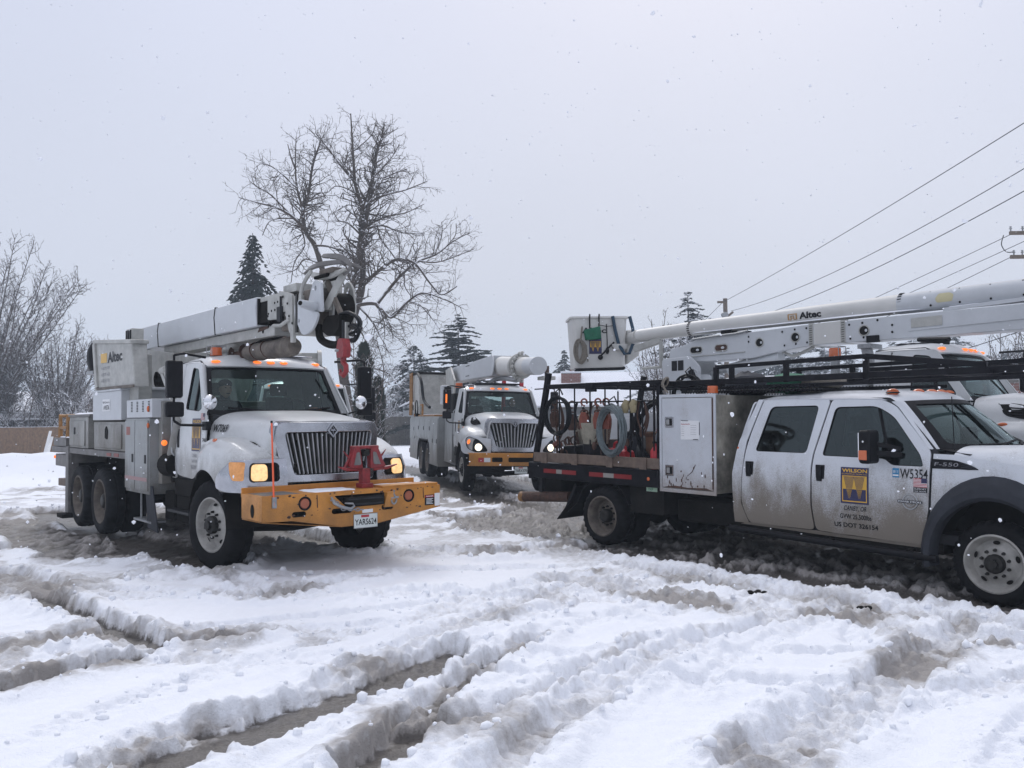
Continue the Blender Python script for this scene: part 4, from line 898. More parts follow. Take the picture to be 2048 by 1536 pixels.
    bx('collar_lug', 'oldwhite', hd, .94, 1.02, yn - .06, yn - .02, 2.74, 2.95); MB().bar((1.10, yn - .05, 3.30), (1.10, yn - .05, 2.85), .02, .05).build('collar_edge', 'hub', hd)
    bx('inner_head', 'rimdark', T, .45, 1.4, yc - .13, yc + .15, 2.92, 3.36, bevel=.02)
    pp([(1.38, 3.31), (1.43, 3.40), (1.52, 3.43), (1.63, 3.38), (1.66, 3.04), (1.45, 3.07), (1.28, 3.12)], yn, 'head_plate', 'cleanwhite', holes=((1.50, 3.33, .025, .03),))
    pp([(1.04, 3.19), (1.30, 3.13), (1.64, 3.03), (1.60, 2.94), (1.50, 2.85), (1.32, 2.80), (1.22, 2.82), (1.14, 2.92), (1.04, 3.04)], yn - .04, 'drum_guard', 'cleanwhite', r=.05, holes=((1.16, 2.98, .018, .024),))
    MB().cyl((1.62, yn - .26, 3.125), (1.50, yn, 3.105), .042, .062, 20).build('pivot_tube', 'cleanwhite', T); MB().cyl((1.625, yn - .268, 3.126), (1.622, yn - .262, 3.125), .026).build('pivot_bore', 'under', T)
    for y in (yc, yc + .28): pp([(1.34, 3.44), (1.44, 3.46), (1.55, 3.35), (1.585, 3.1), (1.55, 2.94), (1.43, 2.84), (1.31, 2.92), (1.28, 3.2)], y, 'winch_frame', 'oldwhite', r=.06, holes=((1.42, 3.03, .055, .10), (1.42, 3.30, .05, .09)))
    MB().lathe([(0, -.12), (.19, -.12), (.19, .12), (0, .12)], (1.42, yc + .14, 3.12), 1, 28).build('rope_drum', 'under', T); bx('winch_spacer', 'oldwhite', T, 1.30, 1.56, yn + .02, yc, 3.08, 3.14)
    pp([(.95, 3.36), (1.02, 3.28), (1.10, 3.3), (1.12, 3.56), (.84, 3.60)], yc + .35, 'head_brace', 'oldwhite'); MB().bar((1.50, yc - .05, 3.42), (1.86, yc - .05, 2.98), .04, .07).build('head_link', 'rimdark', T, bevel=.01)
    pp([(1.66, 3.0), (1.92, 2.99), (1.93, 2.84), (1.80, 2.76), (1.66, 2.77), (1.52, 2.84), (1.56, 2.95)], yc - .05, 'head_block', 'under', th=.16)
    MB().tube(bez([(1.39, yc - .1, 2.92), (1.43, yc - .1, 2.77), (1.60, yc - .1, 2.69), (1.84, yc - .1, 2.66), (1.98, yc - .1, 2.72)], 5), .045, 10).build('lower_guide', 'under', T)
    MB().tube(bez([(1.22, yc - .25, 3.14), (1.25, yc - .25, 3.30), (1.34, yc - .25, 3.42), (1.50, yc - .25, 3.52)], 5), .024, 6).build('claw_arm', 'oldwhite', T)
    MB().bar((1.58, yc - .1, 3.1), (1.86, yc - .0, 3.52), .03, .10).build('claw_support', 'oldwhite', T, bevel=.01)
    def blade(pts, w0, name, mt='oldwhite'):
        P_ = bez(pts, 8); n = len(P_); rows = []
        for i, p in enumerate(P_):
            t = i / (n - 1); ww = w0 * (1 - .8 * abs(2 * t - .9) ** 2) + .012; rows.append([(p.x, p.y, p.z + ww / 2), (p.x, p.y - .03, p.z - ww / 2)])
        MB().grid(rows).build(name, mt, T, solid=.03, bevel=.005)
    blade([(1.34, yc, 3.745), (1.55, yc, 3.71), (1.78, yc, 3.66), (1.95, yc, 3.58), (1.97, yc, 3.50), (1.85, yc, 3.46)], .05, 'guide_blade', 'deck')
    blade([(1.28, yc - .2, 3.53), (1.45, yc - .2, 3.57), (1.70, yc - .18, 3.58), (1.82, yc, 3.60), (1.96, yc + .15, 3.53)], .045, 'guide_blade', 'deck')
    blade([(1.14, yc - .05, 3.55), (1.4, yc - .05, 3.49), (1.7, yc - .05, 3.475), (1.95, yc - .05, 3.50)], .07, 'guide_blade', 'oldwhite')
    bx('claw_hub', 'under', T, 1.30, 1.62, yc - .12, yc + .12, 3.46, 3.50, bevel=.015); bx('claw_hub_plate', 'rimdark', T, 1.40, 1.72, yc - .1, yc + .1, 3.50, 3.56, bevel=.01)
    hs = MB()
    for i in range(3):
        o = .03 * i; hs.tube(bez([(1.86, yc - .08 + o, 3.0), (2.08, yc - .08 + o, 3.0 - o * .3), (2.24 - o, yc - .06 + o, 2.90), (2.18 - o, yc - .05 + o, 2.80), (2.0, yc - .05 + o, 2.76)], 6), .018, 8)
    for i in range(4): hs.tube(bez([(1.95, yc - .06 + .03 * i, 2.84), (2.15, yc - .06 + .03 * i, 2.86 - .01 * i), (2.26 - .02 * i, yc - .06, 2.78), (2.16, yc - .06, 2.68 + .01 * i), (1.98, yc - .05, 2.70)], 6), .017, 8)
    hs.build('hydraulic_hoses', 'hose', T); bx('hose_guard', 'oldwhite', T, 1.99, 2.03, yc - .1, yc - .05, 2.66, 2.90)
    # red load block
    yr_ = yc - .2; hb = MB().cyl((2.16, yr_, 2.90), (2.16, yr_, 2.66), .016, .016, 8).build('load_line', 'steel', T)
    MB().panel(rpoly([(2.09, 2.49), (2.23, 2.49), (2.25, 2.60), (2.21, 2.70), (2.12, 2.70), (2.08, 2.60)], .03), [], lambda x, z: (x, yr_, z), .1).build('load_block', 'red', hb, solid=.09, bevel=.012)
    MB().tube([(2.16, yr_, 2.50), (2.16, yr_, 2.44), (2.22, yr_, 2.40), (2.22, yr_, 2.34), (2.16, yr_, 2.30), (2.10, yr_, 2.32), (2.09, yr_, 2.37)], [.036, .032, .028, .03, .03, .022, .012], 10).build('load_hook', 'red', hb)
    MB().cyl((2.10, yr_ - .07, 2.57), (2.22, yr_ + .07, 2.57), .014).build('block_pin', 'galv', hb)
    # cab clutter seen through the glass
    MB().box(-.62, -.45, -.62, -.05, 1.915, 1.945).build('blue_folder', mat('pale_blue_paper', (.2, .42, .55), .6), T, bevel=.008)
    MB().ball((-.62, .62, 1.93), .10, .12, .06).build('safety_glove', 'vest', T)
    return T
def person(name, label, loc, rot, jm='jacket', hat=None, seated=True):
    P = thing(name, label, 'person', loc, rot)
    me = bpy.data.meshes.new('body'); J = dict(pel=(0, 0, .1), ch=(0.04, 0, .38), nk=(.05, 0, .56), hd=(.07, 0, .70), ht=(.07, 0, .80),
        ls=(.04, .19, .50), le=(.12, .25, .24), lw=(.34, .17, .20), lh=(.42, .14, .22), rs=(.04, -.19, .50), re=(.12, -.25, .24), rw=(.34, -.17, .20), rh=(.42, -.14, .22),
        lhp=(.02, .10, .06), lk=(.46, .13, .08), la=(.50, .13, -.36), lf=(.62, .13, -.40), rhp=(.02, -.10, .06), rk=(.46, -.13, .08), ra=(.50, -.13, -.36), rf=(.62, -.13, -.40))
    R_ = dict(pel=.15, ch=.16, nk=.065, hd=.085, ht=.075, ls=.085, le=.06, lw=.045, lh=.04, rs=.085, re=.06, rw=.045, rh=.04, lhp=.11, lk=.08, la=.05, lf=.045, rhp=.11, rk=.08, ra=.05, rf=.045)
    K = list(J); E_ = [('pel', 'ch'), ('ch', 'nk'), ('nk', 'hd'), ('hd', 'ht'), ('ch', 'ls'), ('ls', 'le'), ('le', 'lw'), ('lw', 'lh'), ('ch', 'rs'), ('rs', 're'), ('re', 'rw'), ('rw', 'rh'), ('pel', 'lhp'), ('lhp', 'lk'), ('lk', 'la'), ('la', 'lf'), ('pel', 'rhp'), ('rhp', 'rk'), ('rk', 'ra'), ('ra', 'rf')]
    me.from_pydata([J[k] for k in K], [(K.index(a), K.index(b)) for a, b in E_], [])
    o = bpy.data.objects.new('body', me); COL.objects.link(o); o.parent = P; me.materials.append(gm(jm))
    sk = o.modifiers.new('skin', 'SKIN'); lay = me.skin_vertices[0] if me.skin_vertices else None
    if lay is None:
        bm = bmesh.new(); bm.from_mesh(me); bm.verts.layers.skin.verify(); bm.to_mesh(me); bm.free(); lay = me.skin_vertices[0]
    for i, k in enumerate(K): lay.data[i].radius = (R_[k], R_[k]); lay.data[i].use_root = (k == 'pel')
    ss = o.modifiers.new('sub', 'SUBSURF'); ss.levels = 1; ss.render_levels = 1
    hd = MB().ball((.09, 0, .73), .098, .078, .125, 20, 14); hd.ball((.19, 0, .725), .02, .014, .025, 8, 6)
    for s in (-1, 1): hd.ball((.08, s * .08, .72), .022, .012, .032, 8, 6)
    H = hd.build('head', 'skin', P)
    b = MB()
    for s in (-1, 1): b.ball((.178, s * .03, .745), .008, .012, .007, 8, 5)
    b.tube([(.182, -.025, .67), (.188, 0, .668), (.182, .025, .67)], .005, 6); b.build('face_features', 'hub', H)
    if hat: MB().ball((.075, 0, .80), .115, .09, .07, 16, 8).build('hat', hat, H)
    else: MB().ball((.06, 0, .775), .098, .085, .09, 16, 9).build('hair', mat('dark_hair', (.03, .022, .016), .8), H)
    return P
def attach(pose, p):
    (l, r) = pose; m = Matrix.LocRotScale(Vector(l), None, None) @ __import__('mathutils').Euler(r).to_matrix().to_4x4(); return m, tuple(m @ Vector(p))
# ================================================================== bucket trucks
def arch_body(T, x0, x1, z0, z1, wx, doors, mt='greybody', ra=.62):
    """utility body with wheel openings at x positions wx; doors (a,b,z0,z1)"""
    for s in (-1, 1):
        lo = min(wx) - ra; hi = max(wx) + ra
        ar = [(lo, z0)] + [(lo, .75), (lo + .12, 1.02), (lo + .35, 1.14), (hi - .35, 1.14), (hi - .12, 1.02), (hi, .75)] + [(hi, z0)]
        out = [(x0, z0)] + ar + [(x1, z0), (x1, z1), (x0, z1)]
        p = MB().panel(out, [], lambda x, z: (x, s * 1.2, z), .4).build('body_side', mt, T, solid=.03, bevel=.006)
        MB().tube([(a, s * 1.215, b) for a, b in ar], .02, 6).build('arch_trim', 'black', p)
        for (a, b, c, d) in doors:
            q = MB().box(a + .01, b - .01, s * 1.215, s * 1.24, c + .01, d - .01).build('compartment_door', mt, p, bevel=.006)
            MB().box(b - .16, b - .09, s * 1.236, s * 1.25, (c + d) / 2 - .06, (c + d) / 2 + .06).build('latch', 'black', q, bevel=.006)
        MB().box(lo + .02, hi - .02, min(s * .62, s * 1.17), max(s * .62, s * 1.17), 1.15, 1.2).build('wheel_housing', 'under', T)
    bx('body_top', mt, T, x0, x1, -1.2, 1.2, z1 - .02, z1 + .03, bevel=.008)
    bx('body_front', mt, T, x1 - .03, x1, -1.2, 1.2, z0, z1, bevel=0); bx('body_back', mt, T, x0, x0 + .03, -1.2, 1.2, z0, z1, bevel=0)
    bx('body_core', 'under', T, x0 + .2, x1 - .1, -.6, .6, .75, z1 - .1)
def new_vents(T, hoody):
    for s in (-1, 1):
        def f(x, z, d=0): return (x, s * (hoody(x, z) + d), z)
        o = rpoly([(-.10, 1.86), (.10, 1.84), (.42, 1.76), (.55, 1.68), (.20, 1.655), (0, 1.70)], [.02, .05, .06, .02, .05, .05])
        p = MB().panel(o, [], lambda x, z: f(x, z, .018), .06).build('hood_vent', 'under', T, solid=.012)
        MB().tube([f(*q, d=.024) for q in o], .008, 6, closed=True).build('vent_rim', 'black', p)
        for k in range(3): MB().tube([f(x, 1.80 - .04 * k - .10 * x, .035) for x in (.02, .2, .40)], .008, 6).build('vent_louver', 'black', p)
def yellow_bumper(T, plate):
    b = MB().panel([(-1.17, .70), (1.17, .70), (1.17, 1.0), (-1.17, 1.0)], [rrect(-.62, -.36, .79, .90, .03), rrect(-.22, .62, .79, .90, .03), rrect(.70, .96, .79, .90, .03)], lambda y, z: (1.33, y, z), .3)
    b.box(1.15, 1.325, -1.17, 1.17, .985, .998); b.box(1.15, 1.325, -1.17, 1.17, .70, .713)
    b.build('bumper', 'yellow', T, solid=.012, bevel=.004); bx('bumper_backing', 'under', T, 1.1, 1.25, -1.1, 1.1, .72, .97)
    MB().box(1.337, 1.34, -.95, -.82, .79, .89).build('warning_sticker', 'flagred', T); MB().box(1.337, 1.34, -.81, -.66, .79, .89).build('reflector', 'paper', T)
    license_plate(T, 1.30, .10, .60, .31, .16, plate)
from mathutils import Euler
C_POSE = ((-.237, 22.02, .051), (-.028, .008, -1.329)); D_POSE = ((6.80, 11.45, .10), (0, 0, -.82)); E_POSE = ((-4.4, 18.5, .05), (0, 0, -1.3))
D_M = Matrix.Translation(D_POSE[0]) @ Euler(D_POSE[1]).to_matrix().to_4x4()
def truck_C():
    T = thing('bucket_truck', 'white bucket truck with lit round headlamps and thick boom over its cab, middle background', 'truck', *C_POSE)
    hoody = heavy_cab(T, 'new', ''); heavy_chassis(T, 5.33, -9.6, 1.15, yo=1.1)
    grille_shell(T, 'new'); new_vents(T, hoody)
    for s in (-1, 1): head_panel(T, s, True); mirror_set(T, s, -.45, 1.42, 1.80, 2.55, spot=False)
    MB().box(-.40, -.385, -1.47, -1.43, 2.2, 2.42).build('mirror_marker', 'amberlit', T)
    yellow_bumper(T, 'YARX370')
    d = [(-9.3, -8.1, 1.10, 1.83 - .03), (-8.08, -6.95, 1.2, 1.80), (-6.93, -5.75, 1.2, 1.80), (-5.73, -4.5, 1.2, 1.80), (-4.48, -3.85, .5, 1.80), (-3.83, -3.08, .5, 1.80)]
    arch_body(T, -9.35, -3.04, .44, 1.83, [-5.33, -6.70], d)
    bx('cab_side_box', 'greybody', T, -3.0, -1.75, -1.05, 1.05, .6, 1.95); bx('hose_tangle_box', 'under', T, -2.9, -1.9, -1.0, -.5, 1.95, 2.5, bevel=.05)
    MB().hexa([(-9.5, -1.2, 1.1), (-9.36, -1.2, 1.1), (-9.36, -.9, 1.1), (-9.5, -.9, 1.1)], [(-9.5, -1.2, 1.35), (-9.36, -1.2, 1.35), (-9.36, -.9, 1.35), (-9.5, -.9, 1.35)]).build('tail_box', 'orangesteel', T, bevel=.01)
    MB().bar((-9.9, -1.1, .66), (-9.3, -1.1, .66), .15, .15).build('wood_cribbing', 'rust', T)
    company_logo(T, SideFn(yside, -1, .019), -.95, 1.42, .24, .34)
    # rear: bucket liner, yellow racks
    bk = MB().hexa([(-9.0, -1.15, 1.95), (-7.6, -1.15, 1.95), (-7.6, -.2, 1.95), (-9.0, -.2, 1.95)], [(-9.1, -1.22, 3.30), (-7.5, -1.22, 3.30), (-7.5, -.15, 3.30), (-9.1, -.15, 3.30)]).build('bucket', 'oldwhite', T, bevel=.03)
    bx('bucket_rim', 'under', bk, -9.15, -7.45, -1.26, -.1, 3.28, 3.36, bevel=.02)
    yr = MB()
    for x in (-9.05, -8.85, -8.6): yr.tube([(x, -1.28, 1.9), (x - .05, -1.28, 3.36)], .035, 6)
    yr.tube([(-9.1, -1.3, 3.3), (-8.5, -1.3, 3.35)], .03, 6)
    yr.tube([(-9.2, -1.1, 1.88), (-9.2, -1.1, 2.25), (-7.2, -1.1, 2.25), (-7.2, -1.1, 1.88)], .035, 6)
    yr.build('bucket_ladder', 'yelold', T)
    bx('walk_plate', 'yelold', T, -9.0, -4.3, -1.15, 1.15, 1.862, 1.92)
    MB().lathe([(.30, -1.2), (.30, -1.1), (.12, -1.1), (.1, -1.05), (0, -1.05)], (-8.1, 0, 2.12), 1, 20).build('wire_reel', 'hose', T)
    MB().tube(bez([(-7.5, -1.24, 3.3), (-6.9, -1.2, 3.0), (-6.6, -1.15, 2.4), (-5.6, -1.1, 2.15)], 6), .05, 8).build('hose', 'hose', T)
    MB().lathe([(.55, 1.83), (.55, 2.0), (.42, 2.1), (.42, 2.6)], (-5.9, 0, 0), 2, 28).build('pedestal', 'greybody', T)
    tr = MB()
    for s in (-1, 1): tr.prism([(-6.5, 2.5), (-5.3, 2.5), (-5.2, 3.0), (-6.0, 3.45), (-6.9, 3.4)], 1, s * .38 - .03, s * .38 + .03)
    tr.build('turret', 'oldwhite', T, bevel=.01)
    bx('control_console', 'cleanwhite', T, -3.3, -2.9, -1.15, -.85, 2.2, 2.75, bevel=.03); bx('console_panel', 'black', T, -2.895, -2.88, -1.1, -.9, 2.3, 2.7)
    # boom
    lo = MB().hexa([(-7.0, -.2, 3.02), (-7.0, .2, 3.02), (-7.0, .2, 3.45), (-7.0, -.2, 3.45)], [(-.6, -.24, 2.93), (-.6, .24, 2.93), (-.6, .24, 3.47), (-.6, -.24, 3.47)])
    B_ = lo.build('lower_boom', 'cleanwhite', T, bevel=.02)
    MB().hexa([(-7.0, -.21, 3.0), (-7.0, .21, 3.0), (-7.0, .21, 3.47), (-7.0, -.21, 3.47)], [(-4.6, -.225, 2.98), (-4.6, .225, 2.98), (-4.6, .225, 3.475), (-4.6, -.225, 3.475)]).build('boom_sleeve', 'cleanwhite', B_, bevel=.01)
    for s in (-1, 1):
        MB().cyl((-.55, s * .24, 3.20), (-.55, s * .27, 3.20), .27, .27, 28).build('elbow_plate', 'cleanwhite', B_, bevel=.006)
        b = MB()
        for k in range(10): b.ball((-4.2 + .12 * (k % 5), s * .238, 3.08 + .30 * (k // 5)), .02, .008, .02, 8, 5)
        b.build('bolt', 'under', B_, kind='stuff')
    u = MB().cyl((-.6, .05, 3.18), (2.85, .05, 3.0), .265, .19, 28).build('upper_boom', 'fiber', T)
    MB().cyl((1.6, .05, 3.065), (2.88, .05, 3.0), .205, .205, 28).build('boom_tip_sleeve', 'cleanwhite', T)
    ring = MB(); c = Vector((1.20, .05, 3.08))
    ring.lathe([(.20, 0), (.31, 0), (.31, .14), (.20, .14)], (0, 0, 0), 0, 30); ring.xf(Matrix.Translation(c)); ring.build('boom_collar', 'oldwhite', T, ang=30)
    lk = MB()
    for k in range(11):
        a = -1.5 + 3.0 * k / 10; lk.ball((1.50 + .03 * (k % 2), .05 - .25 * cos(a), 3.05 + .33 * sin(a)), .06, .05, .055, 8, 6)
    lk.build('cable_carrier', 'oldwhite', T)
    MB().box(2.45, 2.9, .15, .45, 2.70, 2.78).build('tip_bracket', 'oldwhite', T, bevel=.01); MB().box(2.60, 2.68, .28, .36, 2.70, 3.02).build('tip_post', 'rust', T)
    bx('boom_rest', 'redplastic', T, -1.95, -1.85, .35, .45, 1.9, 3.0); bx('boom_rest', 'redplastic', T, -1.95, -1.85, .85, .95, 1.9, 3.0); bx('boom_cradle', 'orangesteel', T, -2.0, -1.8, .3, 1.0, 2.62, 2.72)
    MB().tube(bez([(-3.5, 0, 2.9), (-2.5, 0, 2.7), (-1.5, 0, 2.85), (-.2, 0, 2.85), (1.1, 0, 2.75)], 5), .06, 8).build('under_boom_cylinder', 'galv', T)
    beacon(T, -2.2, -.8, 2.66, r=.1, h=.13)
    snow_patch(T, -7.0, -4.7, -.2, .2, 3.455, .02, 21, .02); snow_patch(T, -1.5, -.85, -.8, -.62, 2.69, .012, 22); snow_patch(T, -8.8, -4.5, -1.1, -.2, 1.92, .02, 23)
    bx('roof_visor', 'dash', T, -1.4, -.9, -.6, .6, 2.72, 2.76)
    return T
def truck_D():
    T = thing('bucket_truck', 'white bucket truck with long level booms and hanging bucket, behind the muddy pickup', 'truck', *D_POSE)
    hoody = heavy_cab(T, 'new', ''); heavy_chassis(T, 4.6, -6.3, 1.15, tandem=False, yo=1.1)
    grille_shell(T, 'new'); new_vents(T, hoody)
    for s in (-1, 1): head_panel(T, s, True)
    mirror_set(T, 1, -.45, 1.42, 1.80, 2.55, spot=False)
    m = MB().ball((.40, -1.13, 1.70), .10, .08, .075).build('hood_mirror', 'mirror', T); MB().tube([(.40, -1.12, 1.66), (.30, -1.10, 1.56), (.36, -1.0, 1.55)], .012, 6).build('hood_mirror_arm', 'black', m)
    MB().tube([(-.62, -.93, 2.66), (-.9, -.97, 2.70), (-.9, -1.2, 2.70), (-.45, -1.4, 2.66)], .03, 8).build('mirror_arm', 'black', T)
    yellow_bumper(T, 'YARP077')
    f = lambda x, z: (x, -(yside(z) + .020), z)
    b = MB(); text(b, 'W7077', -.66, 1.775, .36, .12, f, .02); b.build('unit_number', 'ink', T)
    b = MB(); quad(b, -.33, 1.65, -.22, 1.68, f); b.build('door_sticker', 'ink', T)
    arch_body(T, -6.4, -2.3, .5, 1.78, [-4.6], [(-6.38, -5.6, .6, 1.74), (-5.5, -4.1, 1.2, 1.74), (-3.9, -3.1, .6, 1.74), (-3.08, -2.32, .6, 1.74)], 'cleanwhite')
    bx('cross_box', 'cleanwhite', T, -2.28, -1.72, -1.1, 1.1, .9, 2.3, bevel=.015); bx('green_tool_bag', 'green', T, -2.75, -2.35, -1.18, -.95, 1.87, 2.2, bevel=.04)
    bx('side_locker', 'cleanwhite', T, -4.0, -2.9, -1.15, -.5, 1.86, 2.32, bevel=.01)
    MB().bar((-2.0, -.1, 2.3), (-2.12, -.1, 2.78), .12, .12).build('boom_rest', 'galv', T); bx('boom_cradle', 'galv', T, -2.2, -2.0, -.2, .2, 2.72, 2.79)
    beacon(T, -2.35, -.6, 2.38 + .22, r=.085, h=.12, cage=True); bx('beacon_post', 'galv', T, -2.4, -2.3, -.65, -.55, 1.85, 2.6)
    # pedestal and turret
    before = set(T.children_recursive)
    MB().lathe([(.5, 1.86), (.5, 2.0), (.38, 2.1), (.38, 2.6)], (-7.0, 0, 0), 2, 28).build('pedestal', 'cleanwhite', T)
    tr = MB()
    for s in (-1, 1): tr.prism(rpoly([(-7.7, 2.3), (-6.6, 2.3), (-6.55, 2.75), (-6.85, 3.0), (-7.75, 2.98)], .1), 1, s * .36 - .03, s * .36 + .03)
    tr.box(-7.6, -6.7, -.3, .3, 2.2, 2.5); tr.build('turret', 'cleanwhite', T, bevel=.012)
    st = MB()
    for i in range(2): st.box(-7.42 + i * .2, -7.25 + i * .2, -.396, -.392, 2.70, 2.92)
    st.build('warning_sticker', 'ink', T); MB().lathe([(.17, -.45), (.17, -.38), (0, -.38)], (-6.75, 0, 2.55), 1, 24).build('turret_gear', 'cleanwhite', T)
    MB().cyl((-6.5, -.05, 2.62), (-5.9, -.05, 2.68), .06).build('cylinder_rod', 'galv', T); MB().cyl((-5.95, -.05, 2.66), (-4.6, -.05, 2.85), .14).build('lift_cylinder', 'cleanwhite', T)
    # lower boom, side plate outline
    o = rpoly([(-7.65, 2.98), (-7.1, 2.90), (-6.5, 2.86), (-5.2, 2.86), (-4.72, 2.93), (-4.3, 2.97), (-3.75, 3.02), (1.2, 2.98), (1.2, 3.37), (-3.75, 3.42), (-4.7, 3.40), (-6.7, 3.37), (-7.25, 3.24), (-7.6, 3.20)], .06)
    LB = MB().prism(o, 1, -.24, .24).build('lower_boom', 'cleanwhite', T, bevel=.012)
    for x in (-3.78, -3.08):
        MB().box(x - .05, x + .05, -.25, .25, 3.01, 3.43).build('boom_joint', 'oldwhite', LB, bevel=.006)
        b = MB()
        for k in range(9): b.box(x - .03, x + .03, -.256, -.25, 3.04 + k * .042, 3.05 + k * .042)
        b.build('rivet_strip', 'under', LB, kind='stuff')
    MB().box(-3.72, -3.13, -.244, .244, 3.025, 3.418).build('insulator_section', 'fiber', LB, bevel=.006)
    for (x, z, rx, mt) in ((-6.78, 3.13, .18, 'under'), (-6.05, 3.13, .18, 'rust'), (-5.02, 3.16, .10, 'under'), (-4.14, 3.20, .10, 'under'), (-2.65, 3.20, .10, 'under')):
        h = MB().panel(ell(x, z, rx, .075 if rx > .12 else .09, 24) if rx < .12 else rrect(x - rx, x + rx, z - .07, z + .07, .069), [], lambda a, c: (a, -.2445, c), .2).build('boom_opening', mt, LB)
        MB().tube([(a, -.244, c) for a, c in (ell(x, z, rx, .09, 24) if rx < .12 else rrect(x - rx, x + rx, z - .07, z + .07, .069))], .012, 6, closed=True).build('opening_rim', 'oldwhite', h)
        MB().ball((x + .04, -.22, z), rx * .5, .03, .05).build('opening_hose', 'cleanwhite', h)
    b = MB()
    for x, z in ((-5.3, 3.30), (-5.3, 3.2), (-4.45, 3.33), (-4.15, 3.35), (-3.88, 3.35), (-4.4, 3.06), (-4.13, 3.07), (-3.87, 3.08), (-2.95, 3.33), (-2.68, 3.34), (-2.38, 3.36), (-2.93, 3.08), (-2.66, 3.08), (-2.1, 3.25), (-2.1, 3.13)): b.ball((x, -.245, z), .022, .01, .022, 8, 5)
    b.build('bolt', 'under', LB, kind='stuff')
    bx('access_cover', 'oldwhite', LB, -1.75, -1.2, -.252, -.243, 3.17, 3.33)
    MB().bar((-1.8, -.25, 3.13), (1.1, -.25, 3.17), .02, .02).build('boom_rib', 'cleanwhite', LB); MB().bar((-7.1, -.25, 2.99), (-5.4, -.25, 3.0), .02, .012).build('boom_rib', 'oldwhite', LB)
    MB().tube(bez([(-4.55, -.1, 2.97), (-4.3, -.1, 2.86), (-4.0, -.1, 2.93), (-3.8, -.1, 3.0)], 5), .03, 6).build('boom_hose', 'oldwhite', LB)
    bx('boom_bumper', 'black', LB, -2.60, -2.35, -.27, -.2, 2.98, 3.1)
    MB().tube(bez([(-6.85, -.3, 3.36), (-6.2, -.3, 3.38), (-5.6, -.28, 3.39), (-5.3, -.28, 3.42)], 5), .025, 6).build('boom_cable', 'galv', LB)
    # upper boom
    U = MB().cyl((-8.9, .0, 3.62), (-7.1, 0, 3.64), .155, .155, 32)
    UB = U.build('upper_boom', 'fiber', T)
    MB().cyl((-7.12, 0, 3.64), (-2.0, 0, 3.62), .16, .17, 36).build('insulating_tube', 'fiber', UB)
    MB().cyl((-2.05, 0, 3.62), (1.2, 0, 3.60), .175, .18, 36).build('elbow_tube', 'cleanwhite', UB)
    for x in (-7.10, -2.0):
        b = MB()
        for k in range(20):
            a = 2 * pi * k / 20; b.box(-.035, .035, -.010, .010, -.006, .006); n_ = 8
            for j in range(len(b.v) - 8, len(b.v)):
                p = Vector(b.v[j]) ; p = Matrix.Rotation(a, 3, 'X') @ (p + Vector((0, 0, .168))); b.v[j] = (p.x + x, p.y, p.z + 3.635)
        b.build('tube_rivet', 'under', UB, kind='stuff')
    b = MB()
    for k in range(4): b.ball((-1.45 + .5 * k, -.10, 3.74), .02, .02, .02, 8, 5); b.ball((-1.43 + .5 * k, -.155, 3.52), .02, .02, .02, 8, 5)
    b.build('bolt', 'under', UB, kind='stuff')
    cy = lambda d: (lambda x, z: (x, -sqrt(max(.0001, (.176 + d) ** 2 - (z - 3.615) ** 2)), z))
    MB().panel(rpoly([(-1.32, 3.55), (-1.05, 3.55), (-1.02, 3.66), (-1.10, 3.70), (-1.28, 3.70), (-1.34, 3.62)], .03), [], cy(.006), .05).build('faded_patch', 'cream', UB)
    f = lambda x, z: (x, -sqrt(max(.0001, .171 ** 2 - (z - 3.63) ** 2)) - .001, z)
    b = MB(); b.mi = 0; text(b, 'Altec', -4.09, 3.545, .50, .13, f, .04, 0, 8); b.mi = 1
    x0, x1, z0, z1 = -4.36, -4.14, 3.545, 3.665
    for (a, c, d, e_) in ((0, 0, .14, 1), (.86, 0, 1, 1), (.14, .86, .86, 1), (.30, 0, .40, .70), (.6, 0, .7, .70), (.4, .56, .6, .70), (.4, .25, .6, .37), (.14, 0, .3, .12), (.7, 0, .86, .12)):
        [quad(b, x0 + (x1 - x0) * a, z0 + (z1 - z0) * (c + (e_ - c) * j / 5), x0 + (x1 - x0) * d, z0 + (z1 - z0) * (c + (e_ - c) * (j + 1) / 5), f) for j in range(5)]
    b.build('maker_lettering', ['ink', mat('bronze_decal', (.42, .24, .09), .4)], UB)
    bx('boom_saddle', 'black', UB, -6.15, -5.85, -.12, .12, 3.40, 3.50); bx('boom_saddle_plate', 'under', UB, -5.9, -5.45, -.10, .1, 3.41, 3.45)
    MB().bar((-1.2, -.20, 3.42), (1.2, -.22, 3.47), .02, .06).build('leveling_rod', 'cleanwhite', UB, bevel=.005)
    MB().tube([(-7.95, -.18, 3.40), (-7.95, -.18, 2.85)], .05, 8).build('strap_post', 'oldwhite', UB); MB().tube([(-8.6, -.18, 2.82), (-7.6, -.18, 2.82)], .035, 6).build('strap_bar', 'oldwhite', UB)
    MB().bar((-9.0, -.05, 3.3), (-8.1, -.03, 3.46), .12, .16).build('tip_brace', 'oldwhite', UB, bevel=.02)
    def fold(v): x, y, z = v; return (-.055 + .801 * x + .008 * z + .0085 * x * x, .8 * y, .235 - .0235 * x + .865 * z + .0096 * x * z)
    for o_ in T.children_recursive:      # the boom group is drawn oversize above; bring it to the truck's own scale
        if o_ not in before:
            for v in o_.data.vertices: v.co = fold(v.co)
    snow_patch(T, -5.3, -1.2, -.17, .17, 3.20, .02, 11, .02); snow_patch(T, -1.0, .9, -.17, .17, 3.205, .02, 12, .0); snow_patch(T, .1, .85, -.4, .4, 1.93, .025, 13, -.06); snow_patch(T, -1.5, -.95, -.75, .75, 2.705, .012, 14); snow_patch(T, -3.95, -2.95, -1.12, -.55, 2.32, .02, 15)
